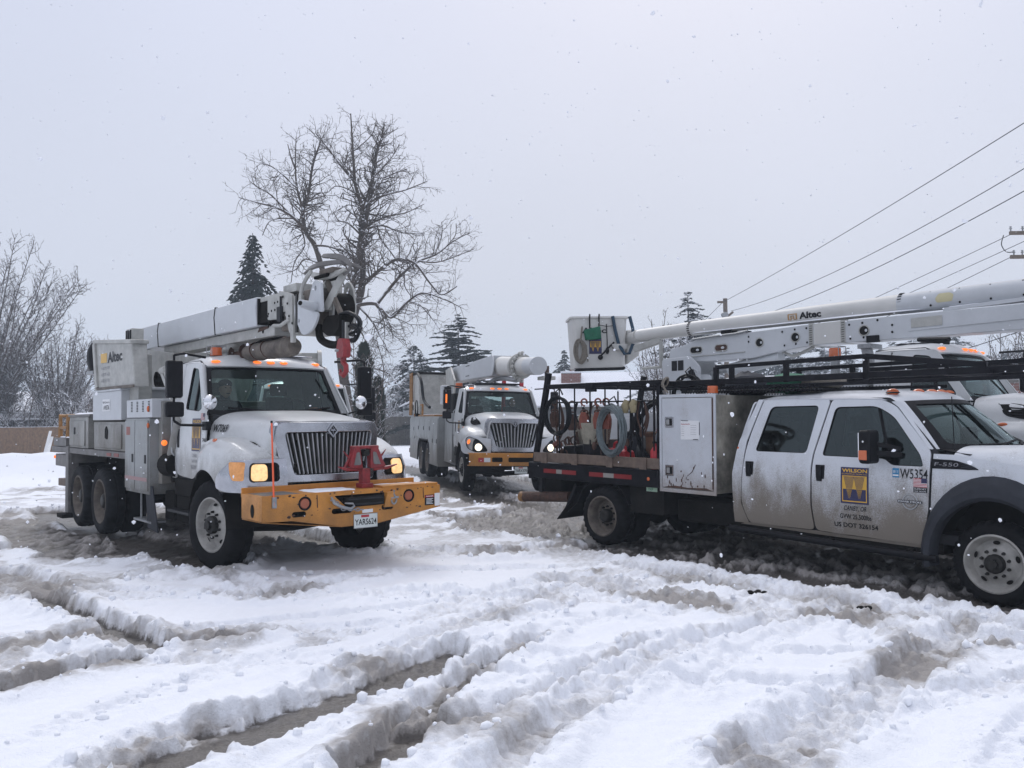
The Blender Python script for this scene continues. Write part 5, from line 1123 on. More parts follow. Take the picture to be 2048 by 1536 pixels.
    # bucket hangs off the tip, turned to face the lot
    inv = (Matrix.Translation(D_POSE[0]) @ __import__('mathutils').Euler(D_POSE[1]).to_matrix().to_4x4()).inverted()
    c0 = Vector((1.663, 16.9, 0)); KB = .894; ex = Vector((cos(.06), sin(.06), 0)); ey = Vector((-sin(.06), cos(.06), 0))
    zb = 2.90; zt = 4.02
    P = lambda a, b_, z: tuple(inv @ (c0 + ex * a * KB + ey * b_ * KB + Vector((0, 0, .191 + KB * z))))
    hw, hd = .60, .42
    rows = []
    loopp = rrect(-hw, hw, -hd, hd, .10, 4)
    for z, k in ((zb, .86), (zb + .02, .91), (zb + .3, .93), (zt - .05, 1.0), (zt - .04, 1.06), (zt, 1.06), (zt, .99), (zt - .8, .9)):
        r = [P(a * k, b_ * k, z) for a, b_ in loopp]; rows.append(r + [r[0]])
    BK = MB().grid(rows); BK.add([P(a * .86, b_ * .86, zb) for a, b_ in loopp], [tuple(range(len(loopp)))])
    BK = BK.build('bucket', 'fiber', T, ang=40)
    MB().tube([P(-.55, -.40, zb - .02), P(.5, -.40, zb - .0), P(.53, -.40, zb + .03)], .03, 8).build('bucket_bumper', 'black', BK)
    MB().hexa([P(.30, -.46, 3.30), P(.56, -.46, 3.30), P(.56, -.40, 3.30), P(.30, -.40, 3.30)], [P(.24, -.52, 3.42), P(.58, -.52, 3.42), P(.58, -.41, 3.42), P(.24, -.41, 3.42)]).build('bucket_step', 'fiber', BK, bevel=.01)
    MB().hexa([P(.62, -.2, 3.0), P(.9, -.2, 3.2), P(.9, .25, 3.2), P(.62, .25, 3.0)], [P(.62, -.2, 3.75), P(.95, -.2, 3.75), P(.95, .25, 3.75), P(.62, .25, 3.75)]).build('bucket_mount', 'fiber', BK, bevel=.03)
    MB().cyl(P(.7, .0, 3.55), fold((-8.9, 0, 3.62)), .115, .12, 24).build('tip_knuckle', 'fiber', BK)
    fy = lambda u, v: P(u, -hd * np.interp(v, [zb + .3, zt], [.93, 1.0]) - .006, v)
    class FF:
        n = (0, -1, 0)
        def __init__(s, e): s.e = e
    def lg(u0, v0, w_, h):
        b = MB(); g = lambda e: (lambda u, v: P(u, -hd * float(np.interp(v, [zb + .3, zt], [.93, 1.0])) - .006 - .0015 * e, v))
        b.mi = 0; quad(b, u0, v0, u0 + w_, v0 + h, g(0)); b.mi = 2; text(b, 'WILSON', u0 + .1 * w_, v0 + .86 * h, .8 * w_, .09 * h, g(1), .02); b.mi = 1
        quad(b, u0 + .08 * w_, v0 + .42 * h, u0 + .92 * w_, v0 + .80 * h, g(1))
        for cx in (.31, .69):
            for i in range(7):
                t0 = cx - .2 + .4 * i / 7; b.mi = 0; b.add([g(2)(u0 + w_ * t0, v0 + h * .78), g(2)(u0 + w_ * (t0 + .03), v0 + h * .78), g(2)(u0 + w_ * (cx + (t0 + .03 - cx) * .5), v0 + h * .43), g(2)(u0 + w_ * (cx + (t0 - cx) * .5), v0 + h * .43)], [(0, 1, 2, 3)])
                b.mi = 1; b.add([g(2)(u0 + w_ * (cx + (t0 - cx) * .5), v0 + h * .41), g(2)(u0 + w_ * (cx + (t0 + .03 - cx) * .5), v0 + h * .41), g(2)(u0 + w_ * (cx + .01), v0 + h * .14), g(2)(u0 + w_ * cx, v0 + h * .14)], [(0, 1, 2, 3)])
        b.build('company_logo', ['navy', 'gold', mat('faded_purple_decal', (.06, .04, .14), .5)], BK)
    lg(-.23, 3.22, .27, .34)
    b = MB(); text(b, 'Altec', -.38, 3.66, .52, .12, fy, .02); b.build('maker_lettering', 'ink', BK)
    MB().tube([P(.28, -.45, zt + .0), P(.33, -.46, 3.7), P(.40, -.47, 3.4), P(.52, -.50, 3.20), P(.62, -.48, 3.22), P(.72, -.44, 3.45), P(.72, -.40, 3.75), P(.66, -.38, zt + .0)], .032, 10).build('hose_loop', 'teal', BK)
    return T, P
def bucket_tools(P):
    q = lambda *a: tuple(D_M @ Vector(P(*a)))
    for (name, label, cat, c, fn) in (
        ('tool_pouch', 'green canvas tool pouch hooked over the rim of the white bucket', 'pouch', (-.2, -.48, 3.7), 'pouch'),
        ('rope_coil', 'coiled grey rope hanging from the left side of the white bucket', 'rope', (-.45, -.48, 3.3), 'rope'),
        ('grounding_clamp', 'black grounding clamp with handle hanging on the face of the white bucket', 'clamp', (.15, -.47, 3.4), 'clamp')):
        e = thing(name, label, cat, q(*c)); m = Matrix.Translation(-Vector(e.location))
        if fn == 'pouch':
            MB().hexa([q(-.32, -.54, 3.50), q(.02, -.53, 3.53), q(.02, -.45, 3.53), q(-.32, -.45, 3.50)], [q(-.36, -.56, 3.72), q(-.0, -.55, 3.80), q(-.0, -.45, 3.80), q(-.36, -.45, 3.72)]).xf(m).build('pouch', 'green', e, bevel=.02, seg=3)
            b = MB()
            for u in (-.22, -.02): b.tube([q(u, -.46, 3.75), q(u, -.47, 4.0), q(u + .01, -.44, 4.06), q(u + .02, -.38, 4.0)], .014, 6)
            b.xf(m).build('hook', 'black', e)
        elif fn == 'rope':
            for k in range(9):
                a = .085 + .012 * (k % 4); bz = []
                for i in range(24):
                    t = 2 * pi * i / 24; bz.append(q(-.44 + a * cos(t) + .008 * k - .03, -.47 - .012 * (k % 3), 3.30 + (.30 + .01 * (k % 5)) * sin(t) * .75 - .02 * k * .3))
                b = MB().tube(bz, .014, 6, closed=True) if k == 0 else b.tube(bz, .014, 6, closed=True)
            b.tube([q(-.50, -.47, 3.35), q(-.42, -.50, 3.52), q(-.38, -.46, 3.8)], .016, 6); b.tube([q(-.16 - .25, -.50, 3.45), q(-.30, -.47, 3.4), q(-.27, -.47, 3.05)], .012, 6)
            b.xf(m).build('rope', 'rope', e)
        else:
            b = MB(); b.tube([q(.14, -.46, 3.85), q(.15, -.46, 3.5), q(.15, -.46, 3.3)], .010, 6); b.tube([q(-.02, -.47, 3.14), q(.15, -.47, 3.32), q(.30, -.47, 3.46)], .018, 8)
            b.ball(q(.0, -.47, 3.14), .05, .03, .05); b.ball(q(.15, -.47, 3.28), .035, .03, .07); b.tube([q(.0, -.45, 3.83), q(.15, -.47, 3.80), q(.32, -.45, 3.82)], .006, 5)
            b.xf(m).build('clamp', 'black', e)
def truck_E():
    T = thing('bucket_truck', 'white truck mostly hidden behind the nearest derrick truck, its tall black mirrors showing', 'truck', *E_POSE)
    hoody = heavy_cab(T, 'new', ''); heavy_chassis(T, 5.0, -8.3, 1.15, yo=1.1); grille_shell(T, 'new'); new_vents(T, hoody)
    for s in (-1, 1): head_panel(T, s, True); mirror_set(T, s, -.45, 1.42, 1.80, 2.55, spot=False)
    arch_body(T, -7.5, -3.0, .5, 1.83, [-5.0], [(-7.4, -6.0, 1.2, 1.8), (-4.2, -3.1, .6, 1.8)])
    MB().hexa([(-6, -.2, 2.9), (-6, .2, 2.9), (-6, .2, 3.3), (-6, -.2, 3.3)], [(.3, -.22, 2.75), (.3, .22, 2.75), (.3, .22, 3.2), (.3, -.22, 3.2)]).build('boom', 'cleanwhite', T, bevel=.02)
    MB().lathe([(.13, -.3), (.30, -.3), (.30, -.22), (.13, -.22), (.13, .22), (.3, .22), (.3, .3), (.13, .3)], (.55, 0, 2.98), 1, 28).build('boom_sheave', 'oldwhite', T, ang=30)
    bx('boom_head', 'oldwhite', T, .25, .6, -.25, .25, 2.72, 3.22); bx('pedestal', 'greybody', T, -6.2, -5.4, -.4, .4, 1.83, 3.0)
    return T
# ================================================================== crew cab pickup with flatbed
B_POSE = ((5.337, 8.952, -.01), (0, .015, -.884))
B_M = Matrix.Translation(B_POSE[0]) @ Euler(B_POSE[1]).to_matrix().to_4x4()
def yp(z): return 1.0 - .025 * ((.95 - z) / .45) ** 2 if z < 1.38 else max(.78, .977 - (z - 1.38) * .235)
def pickup():
    T = thing('crew_cab_pickup', 'mud-splashed white crew cab flatbed pickup with black overhead rack, nearest vehicle on the right', 'pickup', *B_POSE)
    wh = 'white2'
    fwin = rpoly([(-1.80, 1.36), (-1.70, 1.90), (-1.22, 1.91), (-1.02, 1.80), (-.70, 1.40), (-.67, 1.29), (-1.0, 1.29), (-1.08, 1.355)], [.04, .06, .08, .08, .05, .03, .04, .04])
    rwin = rpoly([(-2.68, 1.38), (-2.53, 1.91), (-1.90, 1.92), (-2.00, 1.38)], [.05, .07, .06, .05])
    fdoor = rpoly([(-1.88, .53), (-1.92, .80), (-1.91, 1.32), (-1.75, 1.985), (-1.15, 1.975), (-1.00, 1.90), (-.60, 1.44), (-.62, .86), (-.69, .50)], [.06, .1, .1, .05, .1, .04, .05, .05, .05])
    rdoor = rpoly([(-2.76, .53), (-2.86, .75), (-2.85, 1.05), (-2.80, 1.48), (-2.64, 1.985), (-1.77, 1.985), (-1.93, 1.32), (-1.94, .80), (-1.90, .53)], [.06, .1, .1, .2, .05, .05, .1, .1, .06])
    for s in (-1, 1):
        f = lambda x, z, d=0.0, s=s: (x, s * (yp(z) + d), z)
        fp = lambda d: (lambda x, z: f(x, z, d))
        MB().panel(rpoly([(-2.95, .55), (-.55, .50), (-.50, 1.40), (-.98, 1.92), (-1.1, 2.0), (-2.66, 2.0), (-2.9, 1.5)], .03), [fwin, rwin], fp(-.022), .3).build('cab_side', 'dash', T, solid=.01)
        for nm, o, wn, gl, hx in (('front_door', fdoor, fwin, 'sideglass', (-1.87, -1.76)), ('rear_door', rdoor, rwin, 'tint', (-2.80, -2.69))):
            d = MB().panel(o, [wn], lambda x, z: f(x, z, .004 + (.010 if z < 1.30 else 0) * min(1, (1.30 - z) / .05)), .09).build(nm, wh, T, solid=.018, bevel=.003)
            MB().panel(wn, [], fp(-.006), .2).build('door_glass', gl, d)
            MB().tube([f(*q, d=.004) for q in wn], .008, 6, closed=True).build('window_seal', 'black', d)
            MB().box(hx[0], hx[1], s * 1.012 - .008, s * 1.012 + .008, 1.06, 1.26).build('handle_recess', 'black', d, bevel=.006)
            MB().box(hx[0] + .015, hx[1] - .03, s * 1.026 - .012, s * 1.026 + .012, 1.08, 1.24).build('handle', 'black', d, bevel=.010)
        MB().bar(f(-1.03, 1.34, .0), f(-1.20, 1.89, .0), .02, .025).build('window_divider', 'black', T)
        # rear corner, roof side rail, pillars
        MB().panel([(-2.98, .52), (-2.775, .52), (-2.875, .75), (-2.865, 1.06), (-2.815, 1.50), (-2.655, 1.995), (-2.72, 1.995), (-2.92, 1.5), (-3.0, 1.1)], [], fp(.004), .12).build('rear_corner', wh, T, solid=.015, bevel=.003)
        lens_oval('side_marker', T, (-2.93, s * (yp(1.41) + .006), 1.41), .018, .008, .018, 'orange')
        MB().panel([(-2.9, .505), (-.66, .47), (-.66, .50), (-2.8, .53)], [], fp(.0), .3).build('rocker_panel', wh, T, solid=.02)
        MB().tube([(-2.97, s * 1.10, .455), (-.5, s * 1.10, .395)], .038, 12).build('running_board', 'black', T)
        for x in (-2.6, -1.7, -.8): MB().bar((x, s * 1.08, .43), (x, s * .7, .5), .05, .03).build('board_bracket', 'under', T)
        bx('sill', 'under', T, -2.9, -.5, min(s * .75, s * .97), max(s * .75, s * .97), .42, .52)
    # roof
    rows = []
    for x, yy, z0, h in ((-2.78, .80, 1.93, .01), (-2.74, .83, 1.97, .05), (-2.55, .845, 1.985, .085), (-2.0, .85, 1.99, .10), (-1.5, .85, 1.985, .10), (-1.2, .835, 1.975, .09), (-1.06, .80, 1.955, .065), (-.985, .77, 1.925, .03)):
        r = []
        for i in range(19):
            t = -1 + 2 * i / 18; a = abs(t); r.append((x + (.20 * (1 - t * t) if x > -1.3 else .08 * (1 - t * t) if x > -1.6 else 0), yy * t, z0 + h * max(0, 1 - a ** 3.0) ** .75))
        rows.append(r)
    MB().grid(rows).build('roof', wh, T, solid=.02, ang=50)
    for y in (-.66, -.27, 0, .27, .66):
        xx = -1.22 + .2 * (1 - (y / .85) ** 2) * .9; b = MB().ball((xx, y, 2.06), .07, .04, .04, 16, 9)
        MB().ball((xx, y, 2.055), .08, .046, .016, 16, 6).build('marker_base', 'black', b.build('marker_light', 'orange', T))
    def W(u, v, d=0):
        yb, yt = .90, .75; y = (yb + (yt - yb) * v) * u; xb = -.12 - .44 * u * u; xt = -.80 - .19 * u * u; zb = 1.44 + .03 * u * u; zt = 1.955 - .02 * u * u + .02
        return (xb + (xt - xb) * v + d, y, zb + (zt - zb) * v + .02 * sin(pi * v))
    hole = rrect(-.90, .90, .10, .91, .06, 4)
    MB().panel([(-1, 0), (1, 0), (1, 1), (-1, 1)], [hole], lambda u, v: W(u, v), .12).build('windshield_frame', 'black', T, solid=.02)
    MB().panel(hole, [], lambda u, v: W(u, v, -.004), .15).build('windshield', 'glass', T)
    for s in (-1, 1):
        rws = []
        for i in range(8):
            v = i / 7; a = W(s, v); z = a[2]; xd = np.interp(z, [1.42, 1.90, 1.97], [-.60, -1.0, -1.1])
            rws.append([(a[0] + .01, a[1], z + .0), (xd + .06, s * (yp(z) - .03), z), (xd + .012, s * (yp(z) + .004), z)])
        MB().grid(rws).build('windshield_pillar', wh, T, solid=.01)
        p = [W(.15 + s * .38 - .38 * 1.0, .10, .03), W(.15 + s * .38, .13, .03), W(.15 + s * .38 + .32, .18, .035)]
        wp = MB().tube(p, .012, 6).tube([W(.55 * s + .1, .02, .02), p[1]], .013, 6).build('wiper', 'black', T)
    rows = [[W(u, 0, .0) for u in [-1 + i / 8 for i in range(17)]], [(W(u, 0)[0] + .12 + .10 * abs(u), W(u, 0)[1] * 1.03, 1.445 - .01 * u * u) for u in [-1 + i / 8 for i in range(17)]], [(W(u, 0)[0] + .20 + .12 * abs(u), W(u, 0)[1] * 1.05, 1.44 - .015 * u * u) for u in [-1 + i / 8 for i in range(17)]]]
    MB().grid(rows).build('cowl', 'black', T, solid=.01)
    MB().tube([(-.42, -.86, 1.42), (-.44, -.86, 2.0)], .005, 5).build('antenna', 'black', T)
    # hood and fenders
    SEC = [(-.30, [(0, 1.47), (.35, 1.475), (.62, 1.50), (.80, 1.485), (.93, 1.43), (.975, 1.36)]), (.25, [(0, 1.475), (.35, 1.48), (.55, 1.52), (.75, 1.50), (.88, 1.43), (.955, 1.34)]),
           (.70, [(0, 1.45), (.33, 1.455), (.52, 1.49), (.72, 1.46), (.86, 1.39), (.93, 1.30)]), (.98, [(0, 1.37), (.31, 1.38), (.48, 1.40), (.66, 1.36), (.80, 1.31), (.88, 1.25)]), (1.05, [(0, 1.30), (.30, 1.31), (.46, 1.32), (.62, 1.30), (.76, 1.27), (.85, 1.22)])]
    rows = []
    for k in range(14):
        x = -.30 + 1.35 * k / 13
        for i in range(len(SEC) - 1):
            if x <= SEC[i + 1][0] + 1e-9: break
        t = (x - SEC[i][0]) / (SEC[i + 1][0] - SEC[i][0]); q = [(a[0] + (b[0] - a[0]) * t, a[1] + (b[1] - a[1]) * t, 0) for a, b in zip(SEC[i][1], SEC[i + 1][1])]
        c = bez(q, 3); rows.append([(x - .2 * max(0, (p.x - .5)) * (1 - k / 13), -p.x, p.y) for p in c[::-1]] + [(x - .2 * max(0, (p.x - .5)) * (1 - k / 13), p.x, p.y) for p in c[1:]])
    MB().grid(rows).build('hood', wh, T, solid=.012, ang=50)
    arc = [(.585 * cos(a), .43 + .61 * sin(a)) for a in [pi - pi * k / 18 for k in range(19)]]
    for s in (-1, 1):
        yf = lambda x, z: s * (yp(z) + .0 - .10 * max(0, x - .6) ** 2 * 2)
        fo = [(-.66, .50), (-.60, .50)] + [(a, b) for a, b in arc if b > .5] + [(.62, .50), (1.0, .55), (1.06, .90), (1.0, 1.25), (.3, 1.335), (-.35, 1.42), (-.575, 1.425), (-.60, .86)]
        MB().panel(fo, [], lambda x, z: (x, yf(x, z) + s * .004, z), .09).build('fender', wh, T, solid=.015, bevel=.003)
        rws = []
        for k in range(25):
            a = pi * 1.06 - pi * 1.12 * k / 24; c, d = cos(a), sin(a)
            ri, ro = (.555, .60), (.70, .78)
            def pt(t, yy): return (( .555 + (.70 - .555) * t) * c, yy, .43 + (.575 + (.80 - .575) * t) * d)
            rws.append([pt(0, s * .96), pt(0, s * 1.09), pt(.15, s * 1.125), pt(.5, s * 1.12), pt(.85, s * 1.06), pt(1, s * 1.0)])
        MB().grid(rws).build('fender_flare', 'flare', T, solid=.008)
        v = rpoly([(-.59, 1.375), (-.36, 1.37), (-.20, 1.325), (-.13, 1.285), (-.59, 1.28)], [.01, .04, .04, .02, .01])
        p = MB().panel(v, [], lambda x, z: (x, yf(x, z) + s * .014, z), .08).build('fender_vent', 'black', T, solid=.01)
        if s < 0:
            b = MB(); text(b, 'F-550', -.56, 1.308, .23, .036, lambda x, z: (x, -(yp(z) + .0205), z), .0, .2); b.build('model_badge', 'fadedink', p)
            for k in range(3): MB().tube([(-.30, -(yp(1.33) + .021), 1.345 - k * .02), (-.19 + k * .02, -(yp(1.31) + .021), 1.315 - k * .012)], .005, 5).build('vent_slot', 'flare', p)
        bx('wheel_well', 'under', T, -.62, .62, min(s * .5, s * .55), max(s * .5, s * .55), .4, 1.25)
        MB().grid([[(.6 * cos(a), s * y, .43 + .62 * sin(a)) for y in (.5, .98)] for a in [pi * k / 12 for k in range(13)]]).build('wheel_liner', 'under', T)
        # mirror
        m = MB().box(-1.21, -1.08, min(s * 1.08, s * 1.30), max(s * 1.08, s * 1.30), 1.31, 1.66).build('mirror', 'black', T, bevel=.035, seg=3)
        MB().box(-1.215, -1.195, min(s * 1.10, s * 1.28), max(s * 1.10, s * 1.28), 1.36, 1.63).build('mirror_glass', 'mirror', m)
        MB().box(-1.20, -1.11, min(s * 1.296, s * 1.306), max(s * 1.296, s * 1.306), 1.35, 1.45).build('mirror_signal', 'amberlit' if False else 'orange', m, bevel=.008)
        MB().bar((-1.12, s * 1.15, 1.42), (-.90, s * .98, 1.40), .05, .06).build('mirror_arm', 'black', m, bevel=.012); MB().bar((-1.12, s * 1.15, 1.52), (-.92, s * .96, 1.46), .05, .05).build('mirror_arm', 'black', m, bevel=.012)
    # nose
    gr = MB().panel(rpoly([(-.62, .78), (.62, .78), (.66, 1.24), (-.66, 1.24)], .06), [rrect(-.56, .56, 1.05, 1.19, .03), rrect(-.54, .54, .83, .97, .03)], lambda y, z: (1.10 - .08 * abs(y) ** 2, y, z), .12).build('grille', 'chrome', T, solid=.05, bevel=.01)
    for z in (1.12, .90): MB().tube([(1.07, -.55, z), (1.1, 0, z), (1.07, .55, z)], .02, 6).build('grille_bar', 'chrome', gr)
    for s in (-1, 1): MB().panel(rrect(.66, .95, .86, 1.22, .05), [], lambda y, z: (1.08 - .3 * (y - .6) ** 2 * 2, s * y, z), .1).build('headlight', 'mirror', T, solid=.03)
    bx('bumper', 'chrome', T, 1.05, 1.22, -1.0, 1.0, .55, .78, bevel=.03, seg=3); bx('nose_core', 'under', T, .6, 1.02, -.85, .85, .6, 1.2)
    bx('engine_block', 'under', T, -.35, .7, -.5, .5, .5, 1.3)
    # rear wall + interior
    MB().panel(rpoly([(-.96, .55), (.96, .55), (.96, 1.4), (.82, 1.97), (-.82, 1.97), (-.96, 1.4)], .05), [rrect(-.6, .6, 1.45, 1.85, .06)], lambda y, z: (-2.93 + .3 * max(0, z - 1.45) ** 1.2, y, z), .2).build('back_wall', wh, T, solid=.02)
    MB().panel(rrect(-.6, .6, 1.45, 1.85, .06), [], lambda y, z: (-2.93 + .3 * max(0, z - 1.45) ** 1.2, y, z), .3).build('rear_window', 'tint', T)
    bx('cab_floor', 'dash', T, -2.9, -.3, -.93, .93, .52, .62)
    MB().prism([(-.35, 1.0), (-.2, 1.40), (-.45, 1.45), (-.85, 1.36), (-.9, 1.1)], 1, -.9, .9).build('dashboard', 'dash', T, bevel=.03)
    for x in (-1.55, -2.55):
        for y in (-.42, .42):
            st = bx('seat', 'seat', T, x, x + .5, y - .26, y + .26, .9, 1.06, bevel=.04)
            MB().hexa([(x - .05, y - .25, 1.0), (x + .08, y - .25, 1.0), (x + .08, y + .25, 1.0), (x - .05, y + .25, 1.0)], [(x - .17, y - .2, 1.62), (x - .07, y - .2, 1.62), (x - .07, y + .2, 1.62), (x - .17, y + .2, 1.62)]).build('seat_back', 'seat', st, bevel=.035, seg=3)
            bx('headrest', 'seat', st, x - .17, x - .08, y - .12, y + .12, 1.63, 1.80, bevel=.03)
    c = Vector((-.98, .42, 1.36)); MB().tube([c + (Vector((0, 1, 0)) * cos(t) + Vector((-.5, 0, .86)) * sin(t)) * .19 for t in [2 * pi * i / 20 for i in range(20)]], .014, 8, closed=True).build('steering_wheel', 'black', T)
    # decals on the right doors
    f = SideFn(yp, -1, .026); company_logo(T, f, -1.565, .86, .32, .39)
    b = MB(); text(b, 'CANBY, OR', -1.535, .775, .26, .062, f, .012, .18); text(b, 'GVW 25,500lbs', -1.58, .685, .36, .062, f, .018); text(b, 'US DOT 326154', -1.65, .60, .50, .052, f, .03); b.build('door_lettering', 'ink', T)
    b = MB(); text(b, 'W5354', -.905, 1.165, .285, .10, f, .008); b.build('unit_number', 'ink', T)
    b = MB(); b.mi = 0; quad(b, -.985, 1.17, -.915, 1.265, f); b.mi = 1; text(b, '811', -.975, 1.215, .05, .03, SideFn(yp, -1, .028), 0); quad(b, -.98, 1.185, -.92, 1.2, SideFn(yp, -1, .028)); b.build('square_sticker', ['blue', 'paper'], T)
    flag_decal(T, f, -.765, 1.085, .14, .09)
    b = MB(); b.mi = 0; quad(b, -.765, 1.03, -.625, 1.08, f); b.mi = 1; text(b, 'SUPPORT', -.755, 1.058, .12, .015, SideFn(yp, -1, .028), 0); text(b, 'OUR TROOPS', -.755, 1.036, .12, .013, SideFn(yp, -1, .028), 0); b.build('small_sticker', ['ink', 'paper'], T)
    b = MB(); b.tube([f(-.80 + .075 * cos(t), .93 + .075 * sin(t)) for t in [2 * pi * i / 24 for i in range(24)]], .008, 6, closed=True); b.tube([f(-.80 + .045 * cos(t), .93 + .045 * sin(t)) for t in [2 * pi * i / 20 for i in range(20)]], .005, 6, closed=True)
    b.mi = 1; b.panel(rrect(-.93, -.67, .915, .945, .012), [], SideFn(yp, -1, .034), .1); b.mi = 2; text(b, 'POWER STROKE', -.92, .92, .24, .02, SideFn(yp, -1, .036), .01); b.build('engine_badge', ['alu', 'flare', 'paper'], T)
    # chassis
    for s in (-1, 1): bx('frame_rail', 'under', T, -6.5, .9, s * .43 - .04, s * .43 + .04, .52, .74)
    MB().tube([(0, -.8, .41), (0, .8, .41)], .06, 8).build('front_axle', 'under', T); MB().cyl((-5.08, -.8, .41), (-5.08, .8, .41), .08).build('rear_axle', 'under', T); MB().ball((-5.08, 0, .41), .2, .18, .2).build('differential', 'under', T)
    for s in (-1, 1):
        wheel(T, 0, 1.04, .405, s, R=.405, wd=.235, rr=.268, kind='front', rim='rim')
        dual(T, -5.08, 1.16, .405, s, R=.405, rr=.268, rim='rimdark', tyre='rubber')
    bx('fuel_tank', 'under', T, -4.0, -2.9, -.85, -.4, .42, .72, bevel=.04); MB().tube([(-3.9, -.75, .62), (-2.9, -.8, .60), (-2.2, -.8, .5)], .05, 8).build('exhaust_pipe', 'under', T)
    MB().cyl((-2.2, .3, .5), (-5.0, 0, .43), .045).build('driveshaft', 'under', T)
    # ---- cross box
    cb = bx('cross_box', 'boxside', T, -4.05, -3.17, -1.09, 1.09, .84, 2.06, bevel=.006)
    fr = MB().panel([(-4.06, .82), (-3.16, .82), (-3.16, 2.075), (-4.06, 2.075)], [[(-4.02, .87), (-3.2, .87), (-3.2, 2.035), (-4.02, 2.035)]], lambda x, z: (x, -1.105, z), .5).build('box_frame', 'boxwhite', cb, solid=.02, bevel=.004)
    dr = bx('box_door', 'boxwhite', cb, -4.012, -3.208, -1.118, -1.095, .878, 2.027, bevel=.006)
    for z in (1.72, 1.10):
        l = bx('latch', 'chrome', dr, -3.955, -3.815, -1.128, -1.116, z - .07, z + .07, bevel=.008); bx('latch_recess', 'black', l, -3.935, -3.835, -1.131, -1.127, z - .045, z + .045); bx('latch_paddle', 'alu', l, -3.925, -3.875, -1.138, -1.130, z - .035, z + .035, bevel=.004)
    MB().tube([(-3.20, -1.12, .90), (-3.20, -1.12, 2.02)], .010, 6).build('door_hinge', 'rust', dr)
    b = MB(); b.mi = 0; b.panel(rpoly([(-3.70, 1.50), (-3.40, 1.50), (-3.40, 1.74), (-3.70, 1.745)], .012), [], lambda x, z: (x, -1.1215, z), .2); b.mi = 1
    g = lambda x, z: (x, -1.1235, z); text(b, 'Emergency Action Plan', -3.69, 1.683, .14, .022, g, .01); b.mi = 2
    for i in range(5): quad(b, -3.685, 1.66 - i * .028, -3.64, 1.662 - i * .028, g); quad(b, -3.54, 1.68 - i * .028, -3.45, 1.682 - i * .028, g)
    b.tube([(-3.69, -1.123, 1.742), (-3.58, -1.123, 1.738)], .004, 4); b.tube([(-3.42, -1.123, 1.505), (-3.5, -1.123, 1.503)], .005, 4); b.tube([(-3.402, -1.123, 1.56), (-3.40, -1.123, 1.72)], .003, 4)
    b.build('notice_sheet', ['paper', 'flagred', 'ink'], dr)
    b = MB()
    for k in range(26):
        x = -3.95 + .7 * random.random(); z = .90 + .25 * random.random() ** 2; b.panel(ell(x, z, .006 + .006 * random.random(), .012 + .02 * random.random(), 6), [], lambda x, z: (x, -1.1198, z), .2)
    for p in ([(-3.27, 1.62, 0), (-3.27, 1.2, 0)],): pass
    b.panel([(-4.0, .88), (-3.22, .88), (-3.3, .905), (-3.6, .893), (-3.8, .91)], [], lambda x, z: (x, -1.1198, z), .2); b.build('rust_chips', 'rust', dr, kind='stuff')
    MB().tube([(-3.60, -1.12, 1.04), (-3.52, -1.121, 1.10), (-3.47, -1.12, 1.19)], .004, 4).build('scratch', 'rust', dr)
    beacon(T, -3.3, -.98, 2.085, r=.065, h=.09); beacon(T, -3.3, .95, 2.085, r=.065, h=.09)
    # ---- flatbed
    bd = bx('flatbed', 'steel', T, -6.62, -4.055, -1.12, 1.12, 1.02, 1.08, bevel=.006); bx('bed_rail', 'rack', bd, -6.62, -4.06, -1.15, -1.10, .86, 1.09, bevel=.008); bx('bed_rail', 'rack', bd, -6.62, -4.06, 1.10, 1.15, .86, 1.09, bevel=.008)
    bx('bed_rail', 'rack', bd, -6.66, -6.60, -1.15, 1.15, .84, 1.09, bevel=.008)
    for (a, c, k) in ((-6.30, -6.02, 0), (-6.02, -5.90, 1), (-5.90, -5.60, 0), (-5.33, -5.05, 0), (-5.05, -4.85, 1), (-4.85, -4.52, 0)):
        MB().box(a, c, -1.156, -1.1515, .945, 1.005).build('reflector_tape', 'tapewhite' if k else 'tapered', bd)
    lens_oval('side_marker', T, (-4.22, -1.157, .97), .025, .01, .025, 'orange')
    for s in (-1, 1):
        for (a, c) in ((-6.57, -6.33), (-6.28, -5.68), (-5.62, -4.98), (-4.92, -4.36), (-4.30, -4.07)):
            bx('side_board', 'wood', T, a, c, s * 1.10 - .022, s * 1.10 + .022, 1.10, 1.24, bevel=.006)
        for x in (-6.305, -5.65, -4.95, -4.33): bx('board_stake', 'wood', T, x - .06, x + .06, s * 1.135 - .012, s * 1.135 + .012, 1.08, 1.245, bevel=.006)
    bx('underbody_box', 'under', T, -4.62, -4.02, -1.08, -.6, .50, .88, bevel=.01); bx('underbody_box', 'under', T, -6.2, -5.6, .5, 1.08, .5, .88, bevel=.01)
    b = MB(); b.mi = 0; quad(b, -4.32, .80, -4.13, .86, lambda x, z: (x, -1.083, z)); b.mi = 1; text(b, 'DEF', -4.28, .815, .08, .03, lambda x, z: (x, -1.085, z), .01); b.build('green_sticker', [mat('green_white_sticker', (.35, .5, .38), .5), 'green'], T)
    bp = MB().cyl((-6.98, -1.02, .53), (-5.9, -.98, .60), .078, .078, 20).build('bumper_pipe', 'rust', T); MB().lathe([(0, 0), (.076, 0), (.080, .005), (.080, .09), (.078, .10)], (0, 0, 0), 0, 20).xf(Matrix.Translation((-6.985, -1.02, .53))).build('pipe_end_cap', 'yelold', bp)
    bx('rear_hitch_frame', 'under', T, -6.6, -6.2, -.9, .9, .55, .85); MB().bar((-6.5, -1.0, 1.0), (-6.52, -1.0, .6), .06, .06).build('bumper_hanger', 'steel', T)
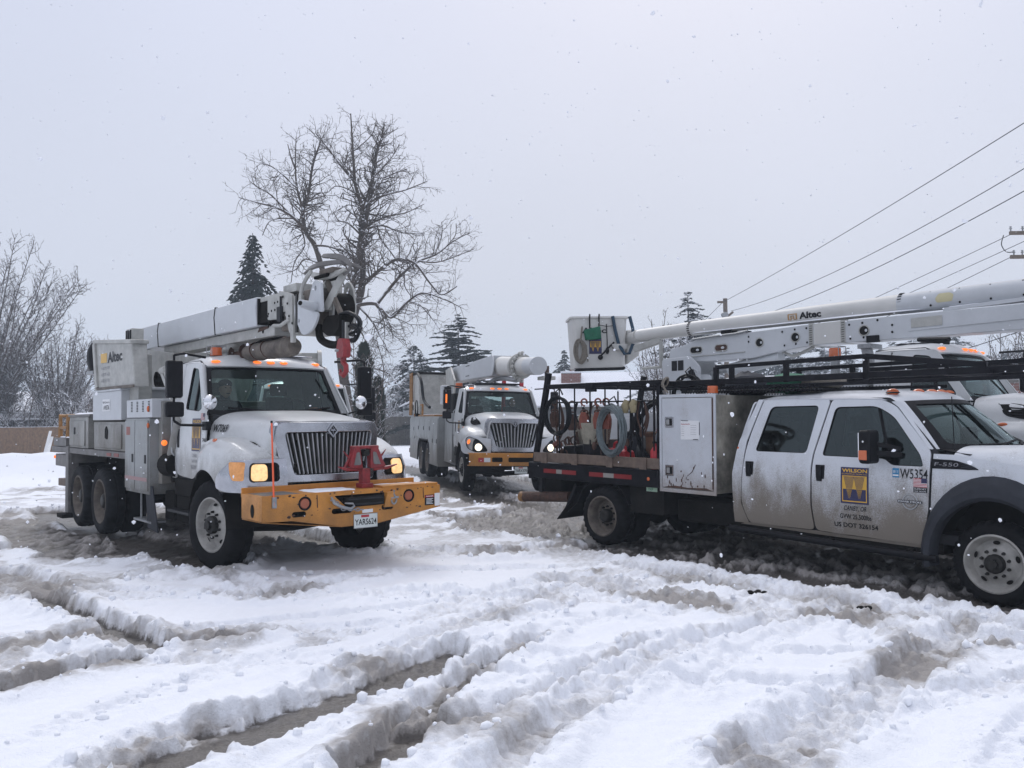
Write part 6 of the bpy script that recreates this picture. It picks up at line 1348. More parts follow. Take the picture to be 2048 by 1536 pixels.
    for s in (-1, 1): MB().panel([(-5.72, .82), (-5.60, .60), (-6.02, .28), (-5.98, .36), (-5.85, .60)], [], lambda x, z: (x, s * 1.05 + (0), z), .2).build('mud_flap', 'black', T, solid=.35 if False else .02)
    MB().grid([[(-5.62, -1.14, .78), (-5.62, -.62, .78)], [(-5.75, -1.14, .55), (-5.75, -.62, .55)], [(-6.0, -1.16, .28), (-5.95, -.62, .30)]]).build('mud_flap', 'black', T, solid=.012)
    for s in (-1, 1): MB().grid([[(-5.08 + .52 * cos(a), s * y, .42 + .50 * sin(a)) for y in (.6, 1.14)] for a in [pi * (.12 + .8 * k / 12) for k in range(13)]]).build('wheel_cover', 'black', T, solid=.01)
    # ---- rack
    for s in (-1, 1):
        y = s * 1.06
        MB().bar((-6.60, y, 1.09), (-6.28, y, 2.44), .075, .075).build('rack_post', 'rack', T, bevel=.008)
        MB().bar((-6.32, y, 2.23), (-4.0, y, 2.24), .06, .07).build('rack_rail', 'rack', T, bevel=.008)
        MB().tube([(-6.38, y, 1.99), (-4.08, y, 2.0)], .011, 6).build('rack_rod', 'rack', T)
        for x in (-6.05, -5.72, -5.40, -5.10, -4.85, -4.62, -4.40, -4.2): MB().tube([(x, y, 1.1), (x, y, 2.22)], .011, 6).build('rack_rod', 'rack', T)
        bx('rail_plate', 'rack', T, -5.46, -5.30, y - .045, y + .045, 2.14, 2.27, bevel=.01)
        MB().bar((-4.1, y, 1.09), (-4.1, y, 2.24), .06, .06).build('rack_post', 'rack', T, bevel=.006)
        y = s * .75
        MB().bar((-4.4, y, 2.225), (2.2, y, 2.28), .05, .07).build('rack_rail', 'rack', T, bevel=.006); MB().bar((-4.0, y, 2.145), (-1.2 if s > 0 else 2.2, y, 2.15 if s > 0 else 2.20), .03, .04).build('rack_rail', 'rack', T, bevel=.006)
        MB().bar((-3.42, y, 2.42), (-1.4, y, 2.46), .05, .05).build('rack_rail', 'rack', T, bevel=.006); MB().bar((-1.4, y, 2.46), (-.14, y, 2.31), .05, .06).build('rack_rail', 'rack', T, bevel=.006)
        for x, zt in ((-3.42, 2.42), (-3.18, 2.42), (-2.40, 2.44), (-1.4, 2.46)): MB().bar((x, y, 2.2), (x, y, zt), .05, .06).build('rack_upright', 'rack', T, bevel=.006)
        for x in (-.1, 2.1): MB().bar((x, y, 2.24), (x, y + s * .1, 2.24), .04, .04).build('rack_bracket', 'rack', T)
        MB().bar((2.15, y, 2.28), (1.35, y, .75), .06, .06).build('rack_post', 'rack', T, bevel=.006)
        ex = MB()
        for k in range(44):
            x = -3.9 + k * .045
            ex.bar((x, y + s * .03, 2.08), (x + .05, y + s * .03, 2.18), .004, .008); ex.bar((x + .05, y + s * .03, 2.08), (x, y + s * .03, 2.18), .004, .008)
        ex.build('expanded_mesh', 'rack', T, kind='stuff')
    for x in (-6.28, -5.2, -4.1): MB().bar((x, -1.06, 2.235), (x, 1.06, 2.235), .05, .05).build('rack_crossbar', 'rack', T, bevel=.006)
    for x in (-3.42, -2.4, -.6, 1.2, 2.15): MB().bar((x, -.75, 2.25), (x, .75, 2.25), .05, .05).build('rack_crossbar', 'rack', T, bevel=.006)
    bx('rack_floor', 'rack', T, -3.95, -2.0, -.72, .72, 2.105, 2.125)
    for y in (.3,): MB().bar((-1.95, y, 2.36), (1.6, y, 2.42), .04, .05).build('rack_rail', 'rack', T)
    for x in (-1.95, -1.7, -1.0): MB().bar((x, .3, 2.2), (x, .3, 2.38), .04, .04).build('rack_upright', 'rack', T)
    MB().bar((-4.6, 1.0, 1.1), (-5.25, 1.0, 2.5), .07, .07).build('rack_brace', 'rack', T, bevel=.006); MB().bar((-4.4, .9, 1.1), (-4.75, .9, 2.0), .06, .06).build('rack_brace', 'rack', T, bevel=.006)
    return T
def at_bed(name, label, cat, p, rz=0, group=None):
    return thing(name, label, cat, tuple(B_M @ Vector(p)), (0, 0, B_POSE[1][2] + rz), group)
def bed_items():
    def coil(par, R, n, r, mt, sq=1.0, tie=True, wob=.01, th=.05):
        rnd = random.Random(n * 7 + int(R * 100)); b = MB()
        for k in range(n):
            a = R - th * rnd.random(); off = .03 * (rnd.random() - .5) * 2; ph = rnd.random() * 6; e = rnd.random() * .02
            b.tube([(a * cos(t), off + .015 * sin(2 * t + ph), (a * sq + e) * sin(t) + .01 * sin(3 * t + ph)) for t in [2 * pi * i / 40 for i in range(40)]], r, 6, closed=True)
        b.build('coil_loops', mt, par)
        if tie:
            for t in (1.4, 3.6, 5.4): MB().box(R * cos(t) - .03, R * cos(t) + .03, -.04, .04, R * sq * sin(t) - .03, R * sq * sin(t) + .03).build('tape_tie', 'black', par, bevel=.01) if False else None
        MB().tube([(0.02, 0, R * sq - .04), (-.01, -.04, R * sq + .05), (0, .06, R * sq + .12), (.03, .09, R * sq + .02)], .012, 6).build('tie_strap', 'black', par)
    e = at_bed('hose_coil', 'black hose coil hanging on the pickup rack by its rear corner post', 'coil', (-6.0, -1.15, 1.80)); coil(e, .285, 11, .011, 'hose')
    e = at_bed('wire_coil', 'thick grey-green wire coil hanging in the middle of the flatbed side', 'coil', (-4.86, -1.19, 1.60), -.25); coil(e, .345, 30, .009, 'wire', th=.075)
    e = at_bed('hose_coil', 'large black cable coil standing inside the bed against the white toolbox', 'coil', (-4.33, -.80, 1.58)); coil(e, .42, 12, .013, 'hose', th=.06)
    e = at_bed('hose_coil', 'black cable coil slung over the far rail of the rack top', 'coil', (-5.1, .75, 2.12)); coil(e, .30, 9, .012, 'hose')
    for i, (x, z, L_, mt_, lb) in enumerate(((-6.12, 1.98, .5, 'rust', 'rusty chain sling hung beside the rear corner post'), (-5.66, 1.99, .34, 'hose', 'short black sling hung left of the orange hoists'), (-5.36, 1.99, .62, 'rust', 'long rusty chain sling hung between the two orange hoists'), (-4.72, 1.98, .55, 'hose', 'black sling hung left of the tan gloves'), (-4.45, 1.99, .42, 'rust', 'rusty chain sling hung right of the tan gloves'))):
        e = at_bed('sling', lb, 'sling', (x, -1.03, z), 0, 'slings hung on the rack rod'); b = MB(); rnd = random.Random(i)
        for j in range(3): b.tube(bez([(-.05, .01 * j, 0), (-.07 - .02 * j, .02 * j, -L_ * .5), (.0, .02 * j, -L_ * (.85 + .1 * j)), (.07 + .02 * j, .02, -L_ * .5), (.05, .0, 0)], 5), .012, 5)
        b.build('sling_loop', mt_, e); MB().ball((0, 0, -L_), .04, .03, .06, 8, 6).build('hook', 'rust', e)
    e = at_bed('tool_bag', 'dark open tool bag standing on the flatbed under the black hose coil', 'bag', (-5.85, -.8, 1.09), .2)
    MB().hexa([(-.22, -.12, 0), (.22, -.12, 0), (.22, .12, 0), (-.22, .12, 0)], [(-.25, -.14, .26), (.25, -.13, .30), (.24, .14, .28), (-.24, .13, .25)]).build('bag', 'hose', e, bevel=.03, seg=3)
    b = MB(); rnd = random.Random(4)
    for j in range(7): b.tube([(-.18 + .06 * j, rnd.uniform(-.08, .08), .2), (-.18 + .06 * j + rnd.uniform(-.05, .05), rnd.uniform(-.1, .1), .36 + .12 * rnd.random())], .014, 6)
    b.build('tool_handles', 'rust', e)
    # canvas bucket
    e = at_bed('canvas_bucket', 'tan canvas bucket with black bottom standing behind the flatbed side boards', 'bucket', (-5.46, -.88, 1.09))
    MB().lathe([(0, .16), (.17, .16), (.17, .18), (.19, .36), (.225, .60), (.235, .605), (.235, .58), (.20, .36)], (0, 0, 0), 2, 28).build('bucket_wall', 'canvas', e)
    MB().lathe([(0, 0), (.165, 0), (.175, .03), (.195, .30), (.198, .30)], (0, 0, 0), 2, 28).build('bucket_base', 'black', e)
    MB().tube(bez([(-.22, 0, .60), (-.1, 0, .80), (.05, 0, .86), (.2, 0, .62)], 6), .012, 6).build('bucket_handle', 'rope', e)
    # hoists
    def hoist(p, label, mt='orangesteel', k=1.0):
        e = at_bed('chain_hoist', label, 'hoist', p, .2, 'chain hoists hung along the rack rod')
        MB().tube([(.05 * cos(t) * k, 0, .04 + .05 * sin(t) * k) for t in [2 * pi * i / 16 * .85 - .5 for i in range(17)]], .013, 8).build('hook', mt, e)
        MB().tube([(.06 * cos(t) * k - .0, .0, -.10 + .03 * sin(t)) for t in [2 * pi * i / 12 for i in range(12)]], .012, 6, closed=True).build('hook_eye', 'rust', e)
        MB().panel(rpoly([(-.055, -.34), (.055, -.34), (.075, -.2), (.04, -.1), (-.04, -.1), (-.075, -.2)], .02), [], lambda x, z: (x, 0, z), .1).build('hoist_body', mt, e, solid=.06, bevel=.012)
        b = MB()
        for i in range(14): b.tube([(.04 + (.012 if i % 2 else 0) * cos(t), .0 + (.012 if i % 2 == 0 else 0) * cos(t), -.34 - .03 * i + .018 * sin(t)) for t in [2 * pi * j / 8 for j in range(8)]], .005, 4, closed=True)
        b.build('hoist_chain', 'rust', e)
    hoist((-5.52, -1.06, 1.95), 'orange chain hoist hung above the canvas bucket', k=1); hoist((-5.24, -1.06, 1.95), 'orange chain hoist hung left of the grey-green wire coil')
    hoist((-5.10, -1.04, 1.95), 'bright orange chain hoist tucked behind the top of the grey-green wire coil'); hoist((-6.22, -1.0, 1.96), 'rusty hoist hung next to the rear rack post', 'rust'); hoist((-5.86, -.98, 1.92), 'dark rusty hoist seen through the black hose coil', 'rust')
    hoist((-4.35, 1.0, 2.0), 'orange hoist hung on the far rod beside the toolbox'); hoist((-4.55, 1.0, 1.98), 'orange hoist hung on the far rod left of its neighbour beside the toolbox')
    e = at_bed('hoist_pile', 'heap of rusty orange hoists and hooks lying at the rear of the flatbed', 'hoists', (-6.1, -.85, 1.09)); rnd = random.Random(5)
    for i in range(9):
        x, y, z = -.25 + .5 * rnd.random(), -.12 + .3 * rnd.random(), .04 + .24 * rnd.random()
        MB().box(-.06, .06, -.04, .04, -.05, .06).xf(Matrix.Translation((x, y, z)) @ Euler((rnd.random() * 3, rnd.random() * 3, rnd.random() * 3)).to_matrix().to_4x4()).build('hoist_body', 'orangesteel' if i % 2 else 'rust', e, bevel=.015)
        MB().tube([(x + .06 * cos(t), y - .03, z + .10 + .06 * sin(t)) for t in [i_ * .4 for i_ in range(12)]], .012, 6).build('hook', 'rust', e)
    e = at_bed('tarp_bag', 'crumpled dark bag behind the black hose coil at the rear rack', 'bag', (-5.95, -.6, 1.10)); MB().ball((0, 0, .38), .20, .16, .40, 14, 10).build('bag', 'canvas', e)
    e = at_bed('leather_gloves', 'tan work gloves clipped to the rack rod right of the grey-green wire coil', 'gloves', (-4.60, -1.08, 1.98))
    for dx in (-.06, .08): MB().tube([(dx, 0, .03), (dx - .02, -.02, -.04), (dx - .01, -.02, -.14)], [.04, .055, .035], 10).ball((dx + .03, -.03, -.08), .025, .02, .045).build('glove', mat('tan_leather', (.28, .24, .14), .8, var=.3), e)
    # gas can
    e = at_bed('fuel_can', 'red plastic fuel can on the flatbed behind the grey-green wire coil', 'fuel can', (-4.98, -.85, 1.09))
    c = MB().hexa([(-.2, -.12, 0), (.2, -.12, 0), (.2, .12, 0), (-.2, .12, 0)], [(-.19, -.11, .26), (.14, -.11, .22), (.14, .11, .22), (-.19, .11, .26)]).build('can_body', 'redplastic', e, bevel=.03, seg=3)
    MB().tube(bez([(-.15, 0, .24), (-.12, 0, .33), (.04, 0, .32), (.08, 0, .22)], 5), .018, 8).build('can_handle', 'redplastic', e); MB().cyl((.12, 0, .2), (.2, 0, .36), .03, .018).build('can_spout', 'black', e)
    e = at_bed('fuel_can', 'tall red safety can seen through the grey-green wire coil', 'fuel can', (-4.72, -.35, 1.09))
    MB().lathe([(0, 0), (.13, 0), (.135, .03), (.135, .36), (.10, .44), (.04, .47), (.04, .52), (0, .52)], (0, 0, 0), 2, 24).build('can_body', 'redplastic', e); MB().lathe([(.137, .16), (.137, .3)], (0, 0, 0), 2, 24).build('can_label', 'paper', e)
    e = at_bed('fire_extinguisher', 'small red fire extinguisher lying in front of the toolbox', 'extinguisher', (-4.22, -1.0, 1.09))
    MB().lathe([(0, 0), (.07, .0), (.075, .02), (.075, .24), (.04, .29), (.02, .30), (.02, .34), (0, .34)], (0, 0, 0), 2, 20).build('cylinder', 'redplastic', e); MB().box(-.05, .04, -.012, .012, .34, .37).build('lever', 'hub', e, bevel=.004)
    e = at_bed('cardboard_box', 'wet brown cardboard box on the flatbed beside the toolbox', 'box', (-4.42, -.55, 1.09))
    MB().box(-.22, .22, -.18, .18, 0, .42).build('carton', 'cardb', e, bevel=.006); MB().box(-.225, .225, -.02, .02, .419, .423).build('carton_tape', 'wood', e); MB().hexa([(-.22, -.18, .42), (.22, -.18, .42), (.22, -.175, .42), (-.22, -.175, .42)], [(-.2, -.30, .48), (.2, -.30, .48), (.2, -.295, .485), (-.2, -.295, .485)]).build('carton_flap', 'cardb', e)
    e = at_bed('plastic_bag', 'crumpled grey plastic bag stuffed by the toolbox above the extinguisher', 'bag', (-4.2, -.82, 1.5))
    rnd = random.Random(3); b = MB().ball((0, 0, 0), .13, .12, .12, 16, 12); b.v = [(x * (1 + .25 * rnd.random()), y * (1 + .25 * rnd.random()), z * (1 + .3 * rnd.random())) for x, y, z in b.v]; b.build('bag', mat('grey_plastic_bag', (.2, .22, .24), .35, var=.4), e, sub=-1)
    e = at_bed('tool_chest', 'dark grey tool chest on the far side of the flatbed behind the canvas bucket', 'tool chest', (-5.55, .55, 1.09)); c = MB().box(-.45, .45, -.26, .26, 0, .40).build('chest_body', 'flare', e, bevel=.015)
    MB().box(-.46, .46, -.27, .27, .40, .46).build('chest_lid', 'black', c, bevel=.015); MB().box(-.06, .06, -.285, -.262, .34, .44).build('latch', 'galv', c)
    e = at_bed('tarp_heap', 'crumpled black tarpaulin heaped in the middle of the flatbed', 'tarpaulin', (-4.95, .1, 1.12)); rnd = random.Random(8); b = MB().ball((0, 0, .1), .5, .32, .26, 22, 12); b.v = [(x * (1 + .2 * rnd.random()), y * (1 + .2 * rnd.random()), max(-.02, z * (1 + .35 * rnd.random()))) for x, y, z in b.v]; b.build('tarp', 'hose', e, sub=-1)
    e = at_bed('hose_pile', 'loose pile of black hose on the flatbed floor near the rear post', 'hose', (-6.1, .2, 1.10)); b = MB()
    for k in range(8): b.tube([((.28 - .02 * k) * cos(t) + .03 * (k % 3), (.24 - .012 * k) * sin(t), .02 + .035 * k + .01 * sin(3 * t)) for t in [2 * pi * i / 28 for i in range(28)]], .02, 6, closed=True)
    b.build('hose', 'hose', e)
    e = at_bed('grey_bucket', 'dirty grey pail on the flatbed between the black hose coil and the canvas bucket', 'bucket', (-5.72, -.35, 1.09)); MB().lathe([(0, 0), (.13, 0), (.16, .34), (.165, .35), (.15, .34), (.12, .02)], (0, 0, 0), 2, 22).build('pail', 'deck', e)
    # things on the rack floor
    for (nm, lb, p, r, mt, ct) in (('green_bag', 'dark green canvas bag lying on the rack above the toolbox', (-2.65, -.3, 2.2), (.28, .2, .11), 'green', 'bag'), ('rope_heap', 'heap of tan rope lying on the rack right of the green bag', (-2.0 - .15, -.35, 2.2), (.26, .18, .08), 'rope', 'rope'), ('rubber_blanket_roll', 'black rubber roll on the rack above the toolbox, left of the green bag', (-3.55, .1, 2.2), (.30, .25, .16), 'flare', 'roll')):
        e = at_bed(nm, lb, ct, p); rnd = random.Random(len(nm)); b = MB().ball((0, 0, 0), *r, 18, 10); b.v = [(x * (1 + .15 * rnd.random()), y * (1 + .15 * rnd.random()), z * (1 + .3 * rnd.random()) - .0) for x, y, z in b.v]
        b.build('bundle', mt, e, sub=-1)
    e = at_bed('rope_tie', 'short tan rope tied round the rack rail beside the toolbox', 'rope', (-4.02, -1.06, 2.24))
    MB().tube([(.03 * cos(t * 1.0) + .01 * t / 3, .05 * sin(t), .06 * cos(t) + .0) for t in [i * .5 for i in range(26)]], .012, 6).tube([(.02, -.05, 0), (.05, -.06, -.08), (.10, -.05, -.14)], .012, 6).build('rope', 'rope', e)
# ================================================================== ground
def _hash(ix, iy, s):
    h = (ix * 374761393 + iy * 668265263 + s * 1442695041) & 0xffffffff
    h = ((h ^ (h >> 13)) * 1274126177) & 0xffffffff
    return ((h ^ (h >> 16)) & 0xffff) / 65535.0
def vnoise(x, y, s=0):
    ix = np.floor(x).astype(np.int64); iy = np.floor(y).astype(np.int64); fx = x - ix; fy = y - iy
    fx = fx * fx * (3 - 2 * fx); fy = fy * fy * (3 - 2 * fy)
    a = _hash(ix, iy, s); b = _hash(ix + 1, iy, s); c = _hash(ix, iy + 1, s); d = _hash(ix + 1, iy + 1, s)
    return (a * (1 - fx) + b * fx) * (1 - fy) + (c * (1 - fx) + d * fx) * fy
def fbm(x, y, f, o=4, s=0, g=.5):
    r = 0; a = 1; t = 0
    for i in range(o):
        c_, s_ = cos(i * 1.1), sin(i * 1.1)
        r = r + a * vnoise((x * c_ - y * s_) * f + 17 * i, (x * s_ + y * c_) * f + 5 * i, s + i); t += a; a *= g; f *= 2.03
    return r / t
def worley(x, y, f, s=0):
    X = x * f; Y = y * f; ix = np.floor(X).astype(np.int64); iy = np.floor(Y).astype(np.int64); best = np.full(X.shape, 9.0)
    for dx in (-1, 0, 1):
        for dy in (-1, 0, 1):
            px_ = ix + dx + _hash(ix + dx, iy + dy, s); py_ = iy + dy + _hash(ix + dx, iy + dy, s + 9)
            best = np.minimum(best, (X - px_) ** 2 + (Y - py_) ** 2)
    return np.sqrt(best)
def sst(a, b, x):
    t = np.clip((x - a) / (b - a), 0, 1); return t * t * (3 - 2 * t)
G = lambda L: [tuple(gnd(*p)[:2]) for p in L]
def loc(pose, pts):
    m = Matrix.Translation(pose[0]) @ Euler(pose[1]).to_matrix().to_4x4(); return [tuple((m @ Vector((p[0], p[1], 0)))[:2]) for p in pts]
# (path, half width, leftover snow, wetness, tread)
RUTS = [
 (G([(180, 1660), (330, 1560), (460, 1500), (560, 1465), (680, 1420), (800, 1370), (900, 1320)]), .29, .0, 1.0, 0),
 (G([(100, 1640), (260, 1530), (400, 1480), (500, 1450)]), .12, .02, .7, 0),
 (G([(600, 1430), (760, 1345), (900, 1285), (1010, 1235), (1120, 1200)]), .13, .035, .35, 1),
 (G([(-60, 1215), (60, 1205), (150, 1240), (240, 1275), (340, 1300), (440, 1300), (520, 1290)]), .16, .0, .9, 0),
 (G([(-80, 1410), (60, 1390), (170, 1352), (290, 1325), (400, 1300)]), .16, .0, .85, 0),
 (G([(-60, 1330), (80, 1310), (200, 1290), (300, 1310)]), .22, .03, .6, 0),
 (G([(960, 1620), (1060, 1520), (1150, 1440), (1260, 1370), (1390, 1310), (1540, 1270), (1700, 1240)]), .15, .025, .25, 1),
 (G([(900, 1490), (1020, 1440), (1110, 1395), (1200, 1345), (1300, 1310)]), .09, .02, .5, 1),
 (G([(700, 1620), (800, 1520), (850, 1450), (900, 1400), (980, 1340), (1080, 1290)]), .12, .01, .8, 0),
 (G([(720, 1560), (820, 1500), (900, 1480)]), .22, .0, .9, 0),
 (G([(1440, 1640), (1560, 1530), (1680, 1455), (1780, 1400), (1850, 1345), (1930, 1290), (2000, 1260)]), .17, .02, .35, 1),
 (G([(250, 1180), (380, 1150), (520, 1200), (700, 1215), (900, 1200)]), .10, .05, .1, 0),
 (G([(430, 1205), (540, 1215), (640, 1190), (760, 1170)]), .14, .04, .4, 0),
 (G([(460, 1215), (600, 1200)]), .12, .01, .7, 0),
 (G([(1100, 1180), (1250, 1200), (1450, 1240), (1650, 1250), (1850, 1300), (2100, 1330)]), .22, .035, .3, 1),
 (G([(1250, 1150), (1480, 1190), (1700, 1230), (1950, 1270), (2150, 1300)]), .30, .02, .45, 0),
 (G([(880, 1235), (1020, 1200), (1200, 1170)]), .12, .06, .1, 0),
 (G([(850, 1120), (1000, 1125), (1150, 1110), (1300, 1130)]), .25, .04, .35, 0),
 (G([(880, 1040), (1000, 1050), (1120, 1075), (1250, 1100), (1400, 1110)]), .40, .008, .8, 0),
 (G([(830, 1010), (950, 1000), (1060, 1015), (1200, 1040)]), .5, .008, .85, 0),
 (G([(860, 975), (960, 968), (1080, 985)]), .7, .008, .85, 0),
 (G([(700, 930), (800, 935), (900, 950), (1000, 960)]), 1.4, .04, .3, 0),
 (G([(-100, 1120), (60, 1105), (180, 1095), (300, 1090), (420, 1095)]), .42, .01, .75, 0),
 (G([(-60, 1030), (60, 1050), (150, 1075)]), .5, .03, .4, 0),
 (G([(-40, 1160), (40, 1175), (80, 1205)]), .28, .02, .6, 0),
 (G([(60, 985), (130, 990)]), .6, .03, .4, 0),
 (loc(A_POSE, [(-9.5, -.95), (.3, -.95)]), .42, .0, .85, 0), (loc(A_POSE, [(-9.5, .95), (.3, .95)]), .40, .0, .6, 0),
 (loc(A_POSE, [(-8, 0), (-1.5, 0)]), .8, .02, .8, 0), (loc(A_POSE, [(-8, -2.0), (-1.5, -1.8)]), .60, .01, .85, 0),
 (loc(B_POSE, [(-9, 0), (1.0, 0)]), 1.45, .012, .8, 0), (loc(B_POSE, [(-5, -1.5), (.6, -1.35)]), .35, .0, .9, 0),
 (loc(B_POSE, [(0.2, -1.1), (3, -1.3)]), .5, .02, .6, 0),
 (loc(C_POSE, [(-14, -1), (3.5, -1)]), .6, .0, .6, 0), (loc(C_POSE, [(-14, 1), (5, 1)]), .6, .0, .6, 0), (loc(C_POSE, [(-2, 0), (4.5, .2)]), 1.5, .01, .6, 0),
 (loc(D_POSE, [(-9, 0), (2, 0)]), 1.6, .01, .8, 0), (loc(E_POSE, [(-9, 0), (1, 0)]), 1.3, .02, .6, 0),
]
NMAIN = len(RUTS); _rr = random.Random(31)
for _k in range(13):     # older, shallower tracks sweeping across the lot in pairs
    x0 = -7 + 13 * _rr.random(); y0 = 3.6 + 3.5 * _rr.random(); a_ = RAD(_rr.uniform(38, 66)); cv = RAD(_rr.uniform(-9, -2)); P_ = [(x0, y0)]
    for _j in range(9):
        P_.append((P_[-1][0] + 1.0 * cos(a_), P_[-1][1] + 1.0 * sin(a_))); a_ += cv
    RUTS.append((P_, _rr.uniform(.09, .14), _rr.uniform(.04, .06), _rr.uniform(.05, .3), 1))
for _k in range(6):      # and tracks crossing from the left truck towards the pickup
    x0 = -8 + 2 * _rr.random(); y0 = 6.2 + 4.2 * _rr.random(); a_ = RAD(_rr.uniform(-12, 10)); P_ = [(x0, y0)]
    for _j in range(12):
        P_.append((P_[-1][0] + 1.1 * cos(a_), P_[-1][1] + 1.1 * sin(a_))); a_ += RAD(_rr.uniform(-3, 2))
    RUTS.append((P_, _rr.uniform(.09, .13), _rr.uniform(.04, .06), _rr.uniform(.05, .3), 1))
RUTS = [r if len(r[0]) < 3 else ([tuple(p)[:2] for p in bez([(a, b, 0) for a, b in r[0]], 5)],) + r[1:] for r in RUTS]
def ground():
    xs = [0.0]; 
    while xs[-1] < 420:
        x = xs[-1]; xs.append(x + (.0175 * max(1, abs(x) / 3.2) ** 1.15 if x < 13 else (xs[-1] - xs[-2]) * 1.13))
    xs = np.array([-v for v in xs[:0:-1]] + xs)
    ys = [-40., -15., -5., 0., 2., 2.8, 3.3]
    while ys[-1] < 420: y = ys[-1]; ys.append(y + .0155 * (y / 4.5) ** 1.38)
    ys = np.array(ys); X, Y = np.meshgrid(xs, ys); X = X.ravel(); Y = Y.ravel(); n = len(X)
    wx = fbm(X, Y, 1.1, 3, 3) - .5; wy = fbm(X, Y, 1.1, 3, 8) - .5
    e1 = (fbm(X, Y, 4.5, 3, 21) - .5); e2 = (fbm(X, Y, 17, 2, 31) - .5)
    far = sst(40, 15, Y)
    thick = .072 + .05 * fbm(X, Y, .45, 2, 40) + .02 * (fbm(X, Y, 2.2, 3, 44) - .5)
    wet = np.zeros(n); berm = np.zeros(n); churn = np.zeros(n); tread = np.zeros(n); left = thick.copy()
    for k, (P, w_, res, wt, tr) in enumerate(RUTS):
        P = np.array(P); m = 1.2
        sel = (X > P[:, 0].min() - w_ - m) & (X < P[:, 0].max() + w_ + m) & (Y > P[:, 1].min() - w_ - m) & (Y < P[:, 1].max() + w_ + m)
        ii = np.nonzero(sel)[0]
        if not len(ii): continue
        qx = X[ii] + .10 * wx[ii]; qy = Y[ii] + .10 * wy[ii]; best = np.full(len(ii), 1e9); al = np.zeros(len(ii)); acc = 0
        for a, b in zip(P[:-1], P[1:]):
            d = b - a; L_ = np.hypot(*d); t = np.clip(((qx - a[0]) * d[0] + (qy - a[1]) * d[1]) / L_ ** 2, 0, 1)
            dd = np.hypot(qx - a[0] - t * d[0], qy - a[1] - t * d[1]); c = dd < best; al[c] = acc + t[c] * L_; best = np.minimum(best, dd); acc += L_
        f = np.clip((al - .0) / .5, 0, 1) * np.clip((acc - al) / .5, 0, 1)
        ww = w_ * (.55 + .45 * np.sqrt(f)) * (1 + .5 * (vnoise(al * 1.3, al * 0 + k, 50) - .5))
        dist = best - ww + .14 * e1[ii] * min(1, w_ / .2) + .05 * e2[ii]
        ins = sst(.02, -.028, dist)
        r = res + .025 * np.clip(fbm(X[ii], Y[ii], 7, 3, 60 + k) - .45, 0, 1) * 4 * (1 if res > .005 else .4)
        left[ii] = left[ii] * (1 - ins) + np.minimum(left[ii], r) * ins
        wet[ii] = np.maximum(wet[ii], min(1, wt * 1.15) * sst(.06, -.10, dist + .05 * e2[ii]))
        berm[ii] = np.maximum(berm[ii], (.04 if k < NMAIN else .015) * np.exp(-((dist - .12) / .10) ** 2) * (.3 + 1.1 * vnoise(al * 1.7, al * 0 + k, 77)) * (1 if w_ < 1 else .4))
        churn[ii] = np.maximum(churn[ii], sst(.26, .0, dist) * (1 if k < NMAIN else .35))
        if tr: tread[ii] += ins * .009 * np.sin(al * 2 * pi / .11 + 14 * np.abs(best))
    cl = np.clip(.62 - worley(X, Y, 9, 5), 0, 1) * (.35 + fbm(X, Y, 1.5, 2, 90)); cs = np.clip(.6 - worley(X, Y, 24, 6), 0, 1)
    rg = 1 - np.abs(2 * fbm(X, Y, 5.5, 3, 210) - 1) * 2.2; rg = np.clip(rg, 0, 1)
    patch = sst(.52, .68, fbm(X, Y, .9, 3, 120))
    rough = np.clip(.04 + churn * .9 + patch * .28, 0, 1)
    left = left + berm * (left > .02) + rough * (.05 * cl * (.3 + 1.4 * vnoise(X * 5, Y * 5, 96)) + .05 * rg + .018 * cs) * sst(.0, .05, left) + .010 * cs * (wet > .3) + .030 * cl * wet * (vnoise(X * 2.3, Y * 2.3, 99) > .45)
    left += (.010 * (fbm(X, Y, 6, 3, 130) - .5) + .006 * e2) * far
    mound = .72 * np.exp(-(((X + 17.5) / 4.2) ** 2 + ((Y - 32) / 1.6) ** 2)) + .3 * np.exp(-(((X + 14.0) / 2.5) ** 2 + ((Y - 30.5) / 1.2) ** 2)) + .35 * np.exp(-(((X + 22) / 5) ** 2 + ((Y - 34) / 2) ** 2))
    left += mound * (.8 + .4 * fbm(X, Y, 1.2, 3, 141))
    base = .10 * (fbm(X, Y, .12, 2, 150) - .5) * sst(20, 40, Y)
    Z = base + left - .012 + tread
    blot = 0
    for (px_, py_, rx, ry, am) in ((1500, 1215, 2.2, .5, .35), (1750, 1250, 1.6, .5, .4), (1950, 1360, 1.2, .5, .35), (230, 1300, 1.2, .5, .7), (120, 1340, 1.0, .5, .6), (760, 1500, .5, .35, .6), (900, 1250, .7, .35, .3), (1000, 1490, .3, .3, .5), (330, 1160, 1.0, .5, .4), (150, 1130, 1.8, 1.2, .6), (1000, 1040, 2.2, 2.0, .5), (1300, 1170, 2.2, .5, .35), (60, 1000, 3.0, 4.0, .8), (930, 1000, 3.5, 4.5, 1.1), (1150, 1110, 2.8, 1.3, .8), (250, 1110, 2.4, 1.0, .9), (900, 1070, 1.6, 1.0, .6), (60, 1200, 1.2, .7, .8), (500, 1300, .9, .4, .6), (700, 1500, .8, .4, .4), (1150, 1450, .5, .4, .3)):
        c_ = gnd(px_, py_); blot = blot + am * np.exp(-((X - c_[0]) / rx) ** 2 - ((Y - c_[1]) / ry) ** 2)
    blot = blot * sst(.30, .58, fbm(X, Y, 2.6, 4, 180))
    bare = np.clip(1 - left / .045, 0, 1); wetv = np.clip(wet * (.48 + .8 * bare) - .22 * cl, 0, 1)
